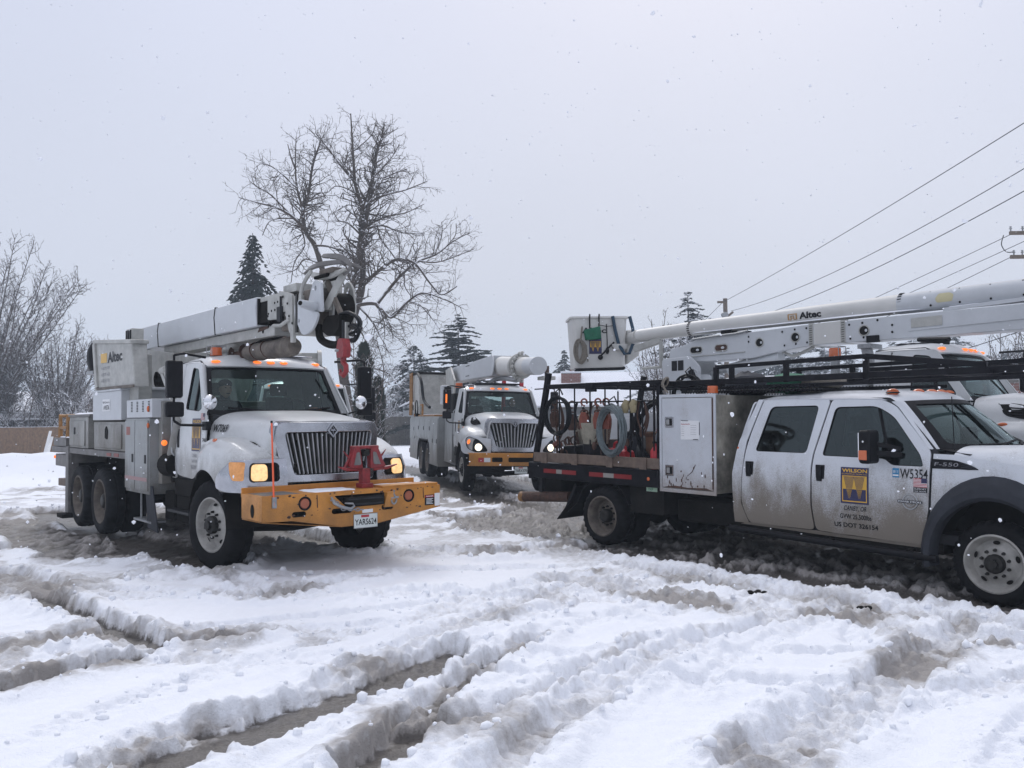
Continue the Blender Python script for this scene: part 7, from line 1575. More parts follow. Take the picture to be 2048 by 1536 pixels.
    dirt = np.clip(.85 * wet ** 1.3 + .9 * blot + .35 * churn * fbm(X, Y, 1.3, 3, 160) + .45 * sst(.60, .72, fbm(X, Y, 1.3, 4, 170)) * sst(.2, .8, churn) * sst(30, 12, Y), 0, 1)
    nx, ny = len(xs), len(ys); me = bpy.data.meshes.new('snowy_ground')
    me.vertices.add(n); me.vertices.foreach_set('co', np.column_stack([X, Y, Z]).ravel())
    i = np.arange(n).reshape(ny, nx); q = np.stack([i[:-1, :-1], i[:-1, 1:], i[1:, 1:], i[1:, :-1]], -1).reshape(-1, 4); nf = len(q)
    me.loops.add(nf * 4); me.loops.foreach_set('vertex_index', q.ravel()); me.polygons.add(nf); me.polygons.foreach_set('loop_start', np.arange(nf) * 4)
    me.polygons.foreach_set('use_smooth', [True] * nf); me.update(calc_edges=True)
    for nm, a in (('wet', wetv), ('dirt', dirt)):
        at = me.attributes.new(nm, 'FLOAT', 'POINT'); at.data.foreach_set('value', a.astype(np.float32))
    m, nn, l, b = newmat('snow_and_slush')
    aw = nn.new('ShaderNodeAttribute'); aw.attribute_name = 'wet'; ad = nn.new('ShaderNodeAttribute'); ad.attribute_name = 'dirt'
    tc_ = nn.new('ShaderNodeTexCoord')
    def noise(sc, det=5, ro=.6):
        z = nn.new('ShaderNodeTexNoise'); z.inputs['Scale'].default_value = sc; z.inputs['Detail'].default_value = det; z.inputs['Roughness'].default_value = ro; l.new(tc_.outputs['Object'], z.inputs['Vector']); return z.outputs[0]
    def mth(op, a, b_, c=None):
        z = nn.new('ShaderNodeMath'); z.operation = op
        for i_, v in enumerate((a, b_, c)):
            if v is None: continue
            if isinstance(v, (int, float)): z.inputs[i_].default_value = v
            else: l.new(v, z.inputs[i_])
        return z.outputs[0]
    def mix(f_, a, b_):
        z = nn.new('ShaderNodeMix'); z.data_type = 'RGBA'; l.new(f_, z.inputs[0])
        for i_, v in ((6, a), (7, b_)):
            if isinstance(v, tuple): z.inputs[i_].default_value = v + (1,)
            else: l.new(v, z.inputs[i_])
        return z.outputs[2]
    def rng(v, a, b_, c=0., d=1.):
        z = nn.new('ShaderNodeMapRange'); z.inputs[1].default_value = a; z.inputs[2].default_value = b_; z.inputs[3].default_value = c; z.inputs[4].default_value = d; l.new(v, z.inputs[0]); return z.outputs[0]
    n1 = noise(3.0); n2 = noise(14); n3 = noise(55, 3)
    snowc = mix(n2, (.80, .825, .875), (.88, .90, .94))
    dm = rng(mth('ADD', ad.outputs['Fac'], mth('MULTIPLY', mth('SUBTRACT', n2, .5), .9)), .25, .95)
    dirtc = mix(n1, (.30, .275, .25), (.17, .145, .12))
    c1 = mix(mth('MULTIPLY', dm, .85), snowc, dirtc)
    wm = rng(mth('ADD', aw.outputs['Fac'], mth('MULTIPLY', mth('SUBTRACT', n3, .5), .5)), .42, .72)
    c2 = mix(wm, c1, mix(n2, (.06, .055, .052), (.15, .135, .12)))
    l.new(c2, b.inputs['Base Color']); l.new(rng(wm, 0, 1, .88, .3), b.inputs['Roughness'])
    b.inputs['Specular IOR Level'].default_value = .4
    bp = nn.new('ShaderNodeBump'); bp.inputs['Strength'].default_value = .8; bp.inputs['Distance'].default_value = .018
    l.new(mth('ADD', mth('MULTIPLY', n3, .6), mth('MULTIPLY', noise(130, 2), .4)), bp.inputs['Height']); l.new(bp.outputs[0], b.inputs['Normal'])
    me.materials.append(m); o = bpy.data.objects.new('snowy_ground', me); COL.objects.link(o); o['kind'] = 'structure'
    # loose clods of snow thrown up beside the ruts
    Zg = Z; rnd = np.random.RandomState(4); cand = np.nonzero((churn > .25) & (churn < .995) & (Y > 3.6) & (Y < 19) & (np.abs(X) < 12) & (left > .02))[0]
    pr = 1.0 * (np.gradient(xs)[cand % nx] * np.gradient(ys)[cand // nx]); pr /= pr.sum(); pick = rnd.choice(cand, 1500, replace=False, p=pr)
    ico = bmesh.new(); bmesh.ops.create_icosphere(ico, subdivisions=1, radius=1); bv = np.array([v.co[:] for v in ico.verts]); bf = np.array([[v.index for v in f_.verts] for f_ in ico.faces]); ico.free()
    V = []; Fc = []; 
    for k, p in enumerate(pick):
        r_ = .007 + .024 * rnd.rand() ** 3; d = bv * (1 + .45 * (rnd.rand(len(bv), 1) - .5)) * (r_ * (1 + .5 * rnd.rand(3)))
        V.append(d + [X[p], Y[p], Zg[p] + r_ * .25]); Fc.append(bf + k * len(bv))
    me = bpy.data.meshes.new('snow_clods'); me.from_pydata(np.concatenate(V).tolist(), [], np.concatenate(Fc).tolist()); me.materials.append(gm('snow')); me.polygons.foreach_set('use_smooth', [True] * len(me.polygons))
    o = bpy.data.objects.new('snow_clods', me); COL.objects.link(o); o['kind'] = 'stuff'; tag(o, 'loose lumps of snow thrown up beside the wheel ruts', 'snow')
    # dark clods of soil
    for (px_, py_, lb) in ((1512, 1205, 'small dark clod of dirt on the snow, left of the two nearest the pickup front'), (1725, 1238, 'small dark clod of dirt on the snow near the pickup front wheel')):
        g = gnd(px_, py_); e = thing('dirt_clod', lb, 'dirt', (g[0], g[1], .09)); b_ = MB(); rr = random.Random(px_)
        for i_ in range(7): b_.ball((rr.uniform(-.09, .09), rr.uniform(-.05, .05), rr.uniform(0, .02)), .03, .03, .02, 7, 5)
        b_.build('clod', 'under', e)
# ================================================================== trees
class Tree:
    def __init__(s, seed, mn=.014): s.mn = mn; s.b = MB(); s.t = MB(); s.r = random.Random(seed)
    def limb(s, pts, r0, r1, n=6, mb=None): (mb or s.b).tube(pts, [r0 + (r1 - r0) * i / (len(pts) - 1) for i in range(len(pts))], n, cap=False)
    def twig(s, p, d, L, r, lv, up=.15, spread=.9):
        R_ = s.r; k = 4 if lv > 0 else 3; pts = [p]; q = p; dd = d.normalized()
        for i in range(k):
            dd = (dd + Vector((R_.gauss(0, .22), R_.gauss(0, .22), R_.gauss(0, .2) + up * .5))).normalized(); q = q + dd * (L / k); pts.append(q)
        s.t.tube(pts, [r * (1 - .75 * i / k) for i in range(k + 1)], 3, cap=False)
        if lv <= 0: return
        m = max(2, int(L / (.22 if lv == 1 else .34)))
        for i in range(m):
            t = (i + .6 + R_.random() * .4) / m; j = min(k - 1, int(t * k)); a = pts[j].lerp(pts[j + 1], t * k - j); ax = (pts[j + 1] - pts[j]).normalized()
            sd = Vector((R_.gauss(0, 1), R_.gauss(0, 1), R_.gauss(0, 1))); sd = (sd - ax * sd.dot(ax)).normalized()
            s.twig(a, ax * (.75) + sd * spread, L * R_.uniform(.35, .62) * (1.1 - .5 * t), max(s.mn, r * .6), lv - 1, up, spread)
    def sprout(s, pts, r0, r1, step, Lt, lv, up=.15, start=.12):
        tot = sum((b - a).length for a, b in zip(pts[:-1], pts[1:])); n = len(pts) - 1; m = int(tot / step)
        for i in range(m):
            t = start + (1 - start) * (i + s.r.random()) / m; j = min(n - 1, int(t * n)); a = pts[j].lerp(pts[j + 1], t * n - j); ax = (pts[j + 1] - pts[j]).normalized()
            sd = Vector((s.r.gauss(0, 1), s.r.gauss(0, 1), s.r.gauss(0, .8))); sd = (sd - ax * sd.dot(ax)).normalized()
            s.twig(a, ax * .7 + sd, Lt * s.r.uniform(.5, 1.1) * (1.05 - .6 * t), max(s.mn * 1.5, (r0 + (r1 - r0) * t) * .5), lv, up)
def big_tree():
    D = 46.; T = Tree(11, .0125); Z = lambda x, y, dy=0: Vector(dep(440 + x / 2.954, 200 + y / 2.954, D + dy))
    base = Vector(dep(716, 846, D)); base.z = 0
    limbs = [  # main stems then limbs, in the order they fork
     ([(715, 1500), (770, 1330), (800, 1240), (835, 1120), (842, 960), (832, 830), (862, 700), (890, 560), (905, 440), (925, 310), (955, 225), (965, 160)], .42, .04, 0, 1),
     ([(832, 830), (838, 650), (800, 500), (790, 380), (782, 250), (772, 80)], .20, .03, .6, -1),
     ([(715, 1400), (745, 1230), (790, 1080), (812, 960), (828, 850)], .22, .16, -.4, 0),
     ([(715, 1480), (660, 1200), (600, 985), (560, 860), (505, 775), (490, 650), (520, 570), (545, 400), (575, 300), (600, 230)], .30, .03, .5, 1),
     ([(505, 775), (430, 690), (330, 635), (215, 605), (110, 575)], .15, .025, -.5, -1.5), ([(490, 650), (455, 520), (445, 380), (450, 215)], .11, .02, .3, 1),
     ([(455, 520), (370, 440), (300, 390), (240, 370)], .08, .02, 0, 1), ([(420, 680), (300, 560), (230, 520), (175, 480)], .08, .02, 0, -1), ([(480, 760), (500, 860), (440, 960), (420, 1080)], .07, .02, 0, 1), ([(575, 960), (500, 940), (450, 1000), (390, 1020)], .08, .02, 0, 1), ([(440, 700), (350, 700), (290, 720), (250, 800)], .07, .02, 0, -1),
     ([(560, 860), (640, 865), (730, 895), (815, 930)], .09, .04, 0, 0), ([(400, 260), (420, 340), (450, 420)], .03, .05, 0, 0),
     ([(800, 490), (700, 370), (640, 290), (565, 195)], .12, .02, 0, -1), ([(845, 640), (900, 450), (905, 330), (940, 190)], .10, .02, .5, 1), ([(895, 470), (960, 400), (1020, 330), (1060, 260)], .08, .02, 0, 1), ([(905, 450), (960, 460), (1040, 430), (1105, 410)], .07, .02, 0, -1),
     ([(790, 300), (830, 270), (900, 200), (920, 130)], .06, .02, 0, 1), ([(820, 560), (740, 520), (680, 510), (640, 545)], .06, .02, 0, -1), ([(825, 790), (760, 730), (700, 710), (670, 660)], .09, .02, 0, -1.5), ([(835, 640), (760, 620), (700, 650)], .05, .02, 0, 1),
     ([(840, 1100), (880, 1060), (950, 1000), (1045, 942), (1150, 965), (1240, 1080), (1310, 1150), (1400, 1100)], .18, .03, 0, -2), ([(925, 1210), (1000, 1115), (1090, 1015), (1180, 950), (1280, 910), (1370, 840), (1470, 785)], .15, .025, -.6, 1.5),
     ([(800, 1215), (920, 1205), (1010, 1285), (1110, 1190), (1200, 1140), (1330, 1180), (1425, 1225)], .16, .025, -.8, -1.5), ([(835, 780), (900, 725), (1000, 685), (1100, 665), (1205, 615)], .12, .02, 0, 1.5),
     ([(890, 600), (980, 560), (1100, 530), (1225, 480)], .11, .02, 0, -1), ([(870, 760), (960, 742), (1080, 785), (1210, 790)], .10, .02, 0, 1), ([(930, 740), (950, 820), (1010, 900), (1050, 960)], .06, .03, 0, 1),
     ([(1090, 1015), (1092, 1100), (1130, 1160)], .05, .02, 0, 0), ([(1180, 950), (1260, 960), (1350, 940), (1500, 880)], .07, .02, 0, 1), ([(1110, 1190), (1180, 1210), (1260, 1300), (1300, 1360)], .06, .02, 0, -1), ([(980, 990), (900, 970), (870, 900)], .05, .02, 0, 0),
     ([(830, 1230), (900, 1310), (950, 1400), (1000, 1490)], .10, .02, 0, -1.5), ([(790, 1300), (860, 1420), (880, 1500)], .08, .02, 0, 1), ([(900, 1310), (980, 1330), (1040, 1400), (1100, 1420)], .05, .02, 0, 0),
     ([(760, 1500), (880, 1570), (1000, 1620), (1060, 1700)], .10, .02, -1, -2), ([(780, 1560), (900, 1640), (960, 1760)], .08, .02, -1, -1), ([(1060, 940), (1060, 860), (1040, 780)], .04, .02, 0, 0), ([(1270, 915), (1310, 800), (1310, 720)], .04, .02, 0, 0), ([(1340, 860), (1390, 800), (1395, 730)], .04, .02, 0, 0)]
    for k, (P, r0, r1, d0, d1) in enumerate(limbs):
        n = len(P); pts = [Z(x, y, d0 + d1 * i / (n - 1)) for i, (x, y) in enumerate(P)]
        if k in (0, 3): pts = [base + Vector((.0 if k == 0 else -.1, 0, -.3))] + pts
        c = bez(pts, 5); r0 *= .66; T.limb(c, r0, r1, 8)
        T.sprout(c, r0, r1, .25, 2.5 if r0 > .05 else 1.9, 2, up=.06, start=.45 if k in (0, 3) else .15)
    e = thing('bare_tree', 'tall bare spreading tree dusted with snow behind the derrick truck boom', 'tree', tuple(base))
    m = Matrix.Translation(-base); T.b.xf(m).build('trunk', 'bark', e, sub=-1); T.t.xf(m).build('crown', 'bark', e, sub=-1)
def vase_tree(name, label, px, D, H, R_, seed, stems=9, mt='bark', lv=3, step=.5, Lt=1.3, group=None, lean=0, dz=0, r0=.09, mn=.014):
    b0 = Vector(dep(px, 850, D)); b0.z = dz; T = Tree(seed, mn); e = thing(name, label, 'tree', tuple(b0), group=group)
    for i in range(stems):
        a = 2 * pi * i / stems + T.r.random(); sp = R_ * T.r.uniform(.3, 1.0); h = H * T.r.uniform(.75, 1.0) * (1 - .25 * (sp / R_) ** 2)
        top = Vector((sp * cos(a) + lean * h * .3, sp * sin(a), h)); mid = Vector((sp * .35 * cos(a), sp * .35 * sin(a), h * .45)); low = Vector((.25 * cos(a), .25 * sin(a), 0))
        c = bez([low, low.lerp(mid, .5) + Vector((T.r.gauss(0, .1), T.r.gauss(0, .1), 0)), mid, mid.lerp(top, .5) + Vector((T.r.gauss(0, .2), T.r.gauss(0, .2), 0)), top], 3)
        T.limb(c, r0, .015, 5); T.sprout(c, r0, .015, step * .6, Lt, lv - 1, up=.35, start=.12)
    T.b.build('trunk', mt, e, sub=-1); T.t.build('crown', mt, e, sub=-1); return e
def conifer(label, px, ytop, D, R_, seed, mt='needles', group=None, dens=1.0, droop=.35, twin=False, z0=.6, pw=.8):
    top = dep(px, ytop, D)[2]; b0 = Vector(dep(px, 850, D)); b0.z = 0; H = top; r = random.Random(seed)
    R_ *= 1.55; e = thing('conifer', label, 'tree', tuple(b0), group=group); MB().tube([(0, 0, 0), (0, 0, H * .5), (0, 0, H)], [.02 * H, .012 * H, .02], 7).build('trunk', 'bark', e)
    V = []; Fc = []; n = int(44 * dens * H / 9) + 8
    for lvl in range(n):
        t = (lvl + r.random()) / n; z = z0 + (H - z0) * t; L0 = (R_ * ((1 - t) ** pw) * (1 + .16 * sin(lvl * 1.3 + seed)) + .10)
        for i in range(r.choice((4, 5, 6)) if t < .85 else 4):
            a = r.random() * 6.283; L_ = L0 * (r.uniform(.35, 1.1) if r.random() < .75 else r.uniform(1.1, 1.45)); ox = .26 * R_ * (1 if i % 2 else -1) * (t > .72) * (1 - t) * 3 if twin else 0
            dx, dy = cos(a), sin(a); m = max(3, int(L_ / .17 * dens)); lift = r.uniform(.05, .3)
            for j in range(m):
                s_ = (j + .5 + r.random() * .5) / m; rr = L_ * s_; zz = z + lift * L_ * s_ - droop * L_ * s_ * s_ * 1.7; p = Vector((dx * rr + ox, dy * rr, zz))
                for sg in (-1, 1, 0):
                    sa = a + sg * r.uniform(.4, 1.2); ln = (.20 + .13 * L_ * (1 - s_ * .6)) * r.uniform(.6, 1.3); tip = p + Vector((cos(sa) * ln, sin(sa) * ln, -droop * .8 * ln * r.uniform(.5, 1.8) + r.gauss(0, .04)))
                    w_ = ln * .23 + .02; nv = Vector((-sin(sa) * w_, cos(sa) * w_, 0)); mid = p.lerp(tip, .45); o = len(V); hz = Vector((0, 0, -w_ * .8))
                    V += [p, mid + nv + hz, tip, mid - nv + hz, mid + Vector((0, 0, .02))]; Fc += [(o, o + 1, o + 4), (o + 1, o + 2, o + 4), (o + 2, o + 3, o + 4), (o + 3, o, o + 4)]
    b = MB(); b.add(V, Fc); b.build('crown', mt, e, sub=-1); return e
def column_bush(label, px, ytop, D, R_, seed):
    top = dep(px, ytop, D)[2]; b0 = Vector(dep(px, 850, D)); b0.z = 0; r = random.Random(seed); e = thing('columnar_evergreen', label, 'tree', tuple(b0)); b = MB()
    MB().tube([(0, 0, 0), (0, 0, top * .9)], [.1, .02], 6).build('trunk', 'bark', e)
    for i in range(3600):
        z = top * r.random() ** .9; rr = R_ * min(1, (top - z) / (top * .25) + .1) ** .6 * (.55 + .5 * r.random()) * (1 + .15 * sin(z * 3)); a = r.random() * 6.283
        p = Vector((rr * cos(a), rr * sin(a), z)); u = Vector((cos(a + r.gauss(0, .6)), sin(a + r.gauss(0, .6)), 1.2 + r.random())).normalized() * .22; n = Vector((-sin(a), cos(a), r.gauss(0, .3))) * .06
        b.add([p - n, p + n, p + u], [(0, 1, 2)])
    b.build('crown', 'ivy', e, sub=-1)
def background():
    big_tree()
    vase_tree('bare_tree', 'large many-branched bare tree cut off by the left edge of the photo', -40, 60, 15.6, 7.8, 3, 40, 'barkfrost', step=.42, Lt=2.3, r0=.12, lv=3, mn=.020)
    vase_tree('bare_tree', 'upright bushy bare tree between the left edge tree and the derrick truck', 118, 62, 10.0, 4.0, 5, 44, 'barkfrost', step=.40, Lt=1.8, r0=.08, mn=.018)
    vase_tree('snowy_shrub', 'low snow-covered shrub behind the left fence, nearest the derrick truck tail', 165, 60, 4.6, 3.2, 6, 14, 'barkwhite', step=.35, Lt=1.6, mn=.02)
    vase_tree('snowy_shrub', 'low snow-covered shrub behind the left fence, beside the brown house', 50, 59, 4.9, 5.0, 7, 18, 'barkwhite', step=.35, Lt=1.9, mn=.02)
    vase_tree('snowy_tree', 'dense bare tree loaded with snow under and right of the hanging bucket', 1335, 62, 8.2, 3.3, 8, 26, 'barkwhite', step=.32, Lt=1.8, mn=.022)
    vase_tree('bare_tree', 'thin bare treetop just left of the pointed conifer above the bucket boom', 1325, 50, 8.6, 1.7, 9, 6, step=.7, Lt=1.1, r0=.06)
    vase_tree('snowy_shrub', 'snow-covered shrub seen between the derrick truck mirrors and the middle truck', 790, 76, 4.4, 3.2, 10, 16, 'barkwhite', step=.4, Lt=1.7, mn=.022)
    vase_tree('snowy_shrub', 'greyish snowy shrub at the foot of the twin-topped conifer', 840, 78, 4.2, 3.0, 12, 14, 'barkwhite', step=.45, Lt=1.7, mn=.022)
    vase_tree('bare_tree', 'fine-twigged bare tree low at the right edge beyond the bucket truck hood', 2050, 55, 9.0, 3.2, 13, 20, 'barkfrost', step=.45, Lt=1.7, mn=.018)
    vase_tree('snowy_shrub', 'snow-covered shrub beside the brick chimney at the right edge', 2030, 45, 3.6, 1.8, 14, 16, 'barkwhite', step=.35, Lt=1.1)
    vase_tree('bare_tree', 'slim bare sapling half hidden behind the derrick truck right mirror', 742, 38, 6.0, 1.2, 15, 8, step=.4, Lt=1.2, r0=.05)
    conifer('tall dark drooping conifer behind the derrick truck boom, left of the big bare tree', 505, 466, 55, 2.3, 21, dens=.95, droop=.75, pw=.7)
    conifer('twin-topped grey-green conifer left of the middle bucket truck', 829, 688, 80, 3.1, 22, 'needlesw', droop=.45, twin=True)
    conifer('broad layered conifer directly behind the middle bucket truck boom', 918, 628, 72, 3.6, 23, 'needles', droop=.12)
    conifer('small narrow conifer left of the hanging bucket, behind the brick chimney', 1131, 700, 95, 2.0, 24, 'needles')
    conifer('pointed conifer rising above the white boom right of the hanging bucket', 1381, 583, 68, 3.0, 25, 'needlesw', droop=.2, dens=1.0)
    for i, (px, y, D, R_, lb) in enumerate(((1600, 698, 105, 3.0, 'leftmost hazy conifer under the long boom'), (1648, 690, 100, 4.2, 'broad hazy conifer under the long boom, second from the left'), (1697, 696, 105, 1.8, 'slender hazy conifer under the boom between two broader ones'), (1789, 684, 100, 2.7, 'hazy conifer just left of the bucket truck cab roof'), (1829, 678, 100, 3.2, 'hazy conifer directly above the bucket truck cab roof'), (1917, 672, 90, 4.3, 'large hazy conifer behind the bucket truck cab, right of its roof'), (1998, 712, 110, 3.2, 'low hazy conifer near the right edge beyond the truck hood'))):
        conifer(lb, px, y, D, R_, 30 + i, 'needlesw', group='hazy conifers on the far side', dens=.9, droop=.2, pw=.5)
    column_bush('dark ivy-like columnar evergreen behind the derrick truck hook', 729, 690, 40, .42, 40); column_bush('second, lower dark columnar evergreen right of the derrick truck mirror', 756, 760, 39, .28, 41)
    # low wood beyond the lot
    r = random.Random(9); b = MB()
    for i in range(16000):
        px = r.uniform(560, 2300); D = r.uniform(105, 135); p = Vector(dep(px, 850, D)); h = ((4.0 if px < 1250 else 6.8) + 1.8 * sin(px * .013) + 1.4 * sin(px * .041)) * r.random() ** .7; p.z = h
        a = r.random() * 6.28; u = Vector((cos(a) * .5, sin(a) * .5, .5 + r.random())); n = Vector((-sin(a), cos(a), .2)) * .3; b.add([p - n, p + n, p + u], [(0, 1, 2)])
    o = b.build('distant_wood', 'needlesw', None, sub=-1, kind='stuff'); tag(o, 'grey distant wood beyond the houses', 'wood')
def fence(label, p0, p1, h, mt):
    a = Vector(p0); b_ = Vector(p1); L_ = (b_ - a).length; d = (b_ - a).normalized(); e = thing('board_fence', label, 'fence', (a.x, a.y, 0)); nn = Vector((d.y, -d.x, 0))
    ang = atan2(d.y, d.x); e.rotation_euler = (0, 0, ang); r = random.Random(int(L_ * 10)); b = MB(); n = int(L_ / .145)
    for i in range(n):
        x = i * .145; z = h + r.uniform(-.02, .02); b.box(x, x + .135, -.012 + r.uniform(-.004, .004), .012, .0, z)
    b.build('fence_board', mt, e, sub=-1, kind='stuff')
    for i in range(int(L_ / 2.4) + 1): bx('fence_post', mt, e, i * 2.4, i * 2.4 + .1, .015, .115, 0, h + .05, bevel=0)
    for z in (.4, h - .3): bx('fence_rail', mt, e, 0, L_, .014, .06, z, z + .09, bevel=0)
    bx('fence_snow', 'snow', e, 0, L_, -.02, .03, h + .015, h + .035, bevel=0)
def house(name, label, c, sx, sy, ze, zr, mt, yaw=0, chim=None, ridge='x', wins=()):
    e = thing(name, label, 'house', (c[0], c[1], 0), (0, 0, yaw)); bx('wall', mt, e, -sx, sx, -sy, sy, 0, ze, bevel=0)
    ov = .5
    if ridge == 'x':
        p = [(-sy - ov, ze - .1), (0, zr), (sy + ov, ze - .1), (sy + ov, ze + .12), (0, zr + .25), (-sy - ov, ze + .12)]
        rf = MB().prism(p, 0, -sx - ov, sx + ov).build('roof', 'roofsnow', e, bevel=.05); MB().prism([(-sy, ze), (sy, ze), (0, zr - .02)], 0, -sx, sx).build('gable', mt, e)
        bx('fascia', 'fencegrey', rf, -sx - ov - .02, sx + ov + .02, -sy - ov - .06, -sy - ov - .01, ze - .22, ze - .04, bevel=0)
    else:
        p = [(-sx - ov, ze - .1), (0, zr), (sx + ov, ze - .1), (sx + ov, ze + .12), (0, zr + .25), (-sx - ov, ze + .12)]
        rf = MB().prism(p, 1, -sy - ov, sy + ov).build('roof', 'roofsnow', e, bevel=.05); MB().prism([(-sx, ze), (sx, ze), (0, zr - .02)], 1, -sy, sy).build('gable', mt, e)
    if chim:
        x, y, w_, d, z0, z1 = chim; ch = bx('chimney', 'brick', rf, x - w_, x + w_, y - d, y + d, z0, z1, bevel=0.01)
        # courses stand proud of recessed joints
        b = MB(); nz_ = int((z1 - z0) / .085)
    for (x0, x1, z0, z1) in wins:
        f_ = bx('window', 'cleanwhite', e, x0, x1, -sy - .04, -sy + .02, z0, z1, bevel=.01); bx('pane', 'black', f_, x0 + .08, x1 - .08, -sy - .05, -sy - .042, z0 + .08, z1 - .08, bevel=0)
    return e
def brickwork(par, x0, x1, y0, y1, z0, z1, seed=1, L_=.42, h=.14):
    """individual bricks on the front (y0) face; courses laid in running bond"""
    r = random.Random(seed); me = None; k = 0; z = z0
    while z + h <= z1 + .01:
        x = x0 - (L_ / 2 if k % 2 else 0)
        while x < x1:
            a = max(x, x0); b_ = min(x + L_ - .025, x1)
            if b_ - a > .08:
                d = r.uniform(.012, .03)
                if me is None or abs(b_ - a - (L_ - .025)) > .01:
                    o = MB().box(0, b_ - a, -.02, 0, 0, h - .025).build('brick', 'brick', par)
                    if abs(b_ - a - (L_ - .025)) <= .01: me = o.data
                else: o = bpy.data.objects.new('brick', me); COL.objects.link(o); o.parent = par
                o.location = (a, y0 - d + .018, z)
            x += L_
        z += h; k += 1
def surroundings():
    fence('brown board fence along the far left edge of the lot', dep(-420, 850, 62), dep(128, 850, 54), 1.8, 'fence')
    fence('grey board fence behind the derrick truck and the middle bucket truck', dep(560, 850, 64), dep(1075, 850, 72), 2.3, 'fencegrey')
    fence('grey board fence beside the snow-roofed house, seen through the pickup rack', dep(1076, 850, 58), dep(1500, 850, 58), 1.6, 'fencegrey')
    for i, (x0, x1, lb) in enumerate(((88, 101, 'pale plank leaning on the brown fence by the derrick truck tail'), (94, 104, 'shorter pale plank leaning on the brown fence by the derrick truck tail'))):
        a = Vector(dep(x0, 912, 52 - i * .3)); a.z = .05; c = Vector(dep(x1, 870, 53.6)); c.z = 1.55 - .35 * i; e = thing('plank', lb, 'plank', tuple(a)); MB().bar((0, 0, 0), c - a, .16, .05).build('board', 'paper', e)
    g = Vector(dep(822, 885, 60)); e = thing('marker_stake', 'small red marker stake standing in the snow before the grey fence', 'stake', (g.x, g.y, 0)); MB().bar((0, 0, 0), (.08, 0, .95), .05, .05).build('stake', 'red', e); MB().box(.06, .2, -.01, .01, .8, .95).build('stake_flag', 'redplastic', e)
    # snow-roofed house with brick chimney
    p = dep(1130, 850, 76); h = house('snowy_house', 'low grey house with wide snow-covered roof and brick chimney behind the hanging bucket', (p[0], p[1] + 3), 6.6, 4.5, 3.0, 5.9, 'siding', yaw=-.12, wins=((-4, -2.6, 1.2, 2.3), (1, 2.4, 1.2, 2.3)))
    q = dep(1136, 850, 74); e = thing('brick_chimney', 'broad red brick chimney with a cap of snow on the low snowy house', 'chimney', (q[0], q[1] + 1.5, 0), (0, 0, -.05)) if False else None
    ch = bx('chimney', mat('mortar', (.30, .26, .24), .9), h, .0, 1.75, -1.6, -.7, 4.4, 6.05, bevel=0); brickwork(ch, .0, 1.75, -1.6, -.7, 4.6, 6.02, 3)
    bx('chimney_snow', 'snow', ch, -.06, 1.8, -1.66, -.65, 6.05, 6.22, bevel=.04); MB().cyl((.9, -1.1, 6.2), (.9, -1.1, 6.5), .14, .12, 12).build('chimney_pot', 'brick', ch)
    p = dep(1010, 850, 85); house('snowy_house', 'white-roofed house end showing just above the middle bucket truck cab', (p[0], p[1] + 2), 4.5, 4, 2.9, 5.0, 'siding')
    # left houses
    p = dep(60, 850, 66); house('brown_house', 'dim brown house behind the trees and fence at the left', (p[0] - 1, p[1] + 3), 4.2, 3.2, 2.9, 4.4, 'brownwall', wins=((-1.2, .0, 1.4, 2.3),))
    p = dep(30, 850, 60); e = thing('carport', 'low carport with snowy flat roof just over the left fence', 'carport', (p[0], p[1], 0)); bx('roof', 'dash', e, -3.2, 2.4, -1.5, 1.5, 2.15, 2.3); bx('roof_snow', 'snow', e, -3.2, 2.4, -1.5, 1.5, 2.3, 2.42, bevel=.04)
    for x in (-3, 2.2):
        for y in (-1.4, 1.4): bx('carport_post', 'fencegrey', e, x, x + .12, y, y + .12, 0, 2.16)
    e = thing('covered_car', 'dark car with snowy roof under the carport at the left', 'car', (p[0] - .4, p[1], 0), (0, 0, .1))
    MB().prism(rpoly([(-2.2, .35), (2.2, .35), (2.25, .9), (1.3, 1.05), (.7, 1.6), (-1.1, 1.62), (-1.9, 1.1), (-2.25, 1.0)], .12), 1, -.85, .85).build('body', 'dash', e, bevel=.06); MB().prism([(.75, 1.63), (-1.15, 1.65), (-1.15, 1.72), (.7, 1.7)], 1, -.75, .75).build('roof_snow', 'snow', e)
    for x in (-1.4, 1.4):
        for s in (-1, 1): MB().lathe([(0, s * .86), (.2, s * .86), (.32, s * .86), (.34, s * .8), (.34, s * .66), (0, s * .66)], (x, 0, .34), 1, 20).build('wheel', 'rubber', e)
    # shed
    p = dep(822, 850, 70); e = thing('garden_shed', 'small white shed with a snow-capped roof between the conifer and middle truck', 'shed', (p[0], p[1], 0)); bx('wall', 'cleanwhite', e, -.55, .6, -.8, .8, 0, 3.1, bevel=0)
    for k in range(8): bx('siding_rib', 'cleanwhite', e, -.55 + .15 * k, -.52 + .15 * k, -.83, -.80, 0, 3.08, bevel=0)
    MB().prism([(-.85, 3.0), (.0, 3.35), (.9, 3.0), (.9, 3.12), (0, 3.55), (-.85, 3.12)], 1, -1, 1).build('roof', 'roofsnow', e, bevel=.03)
    # brick building right
    p = dep(1996, 850, 46); e = thing('brick_building', 'red brick building end with snowy roof at the right edge beyond the truck hood', 'building', (p[0], p[1], 0)); w_ = bx('wall', mat('mortar', (.30, .26, .24), .9), e, -.75, 3.0, 0, 4, 0, 3.65, bevel=0)
    brickwork(w_, -.75, 3.0, 0, 4, 2.4, 3.6, 8); bx('roof', 'roofsnow', e, -.95, 3.2, -.2, 4.2, 3.65, 3.85, bevel=.04); bx('fascia', 'fencegrey', e, -.97, 3.22, -.22, -.2, 3.55, 3.7, bevel=0)
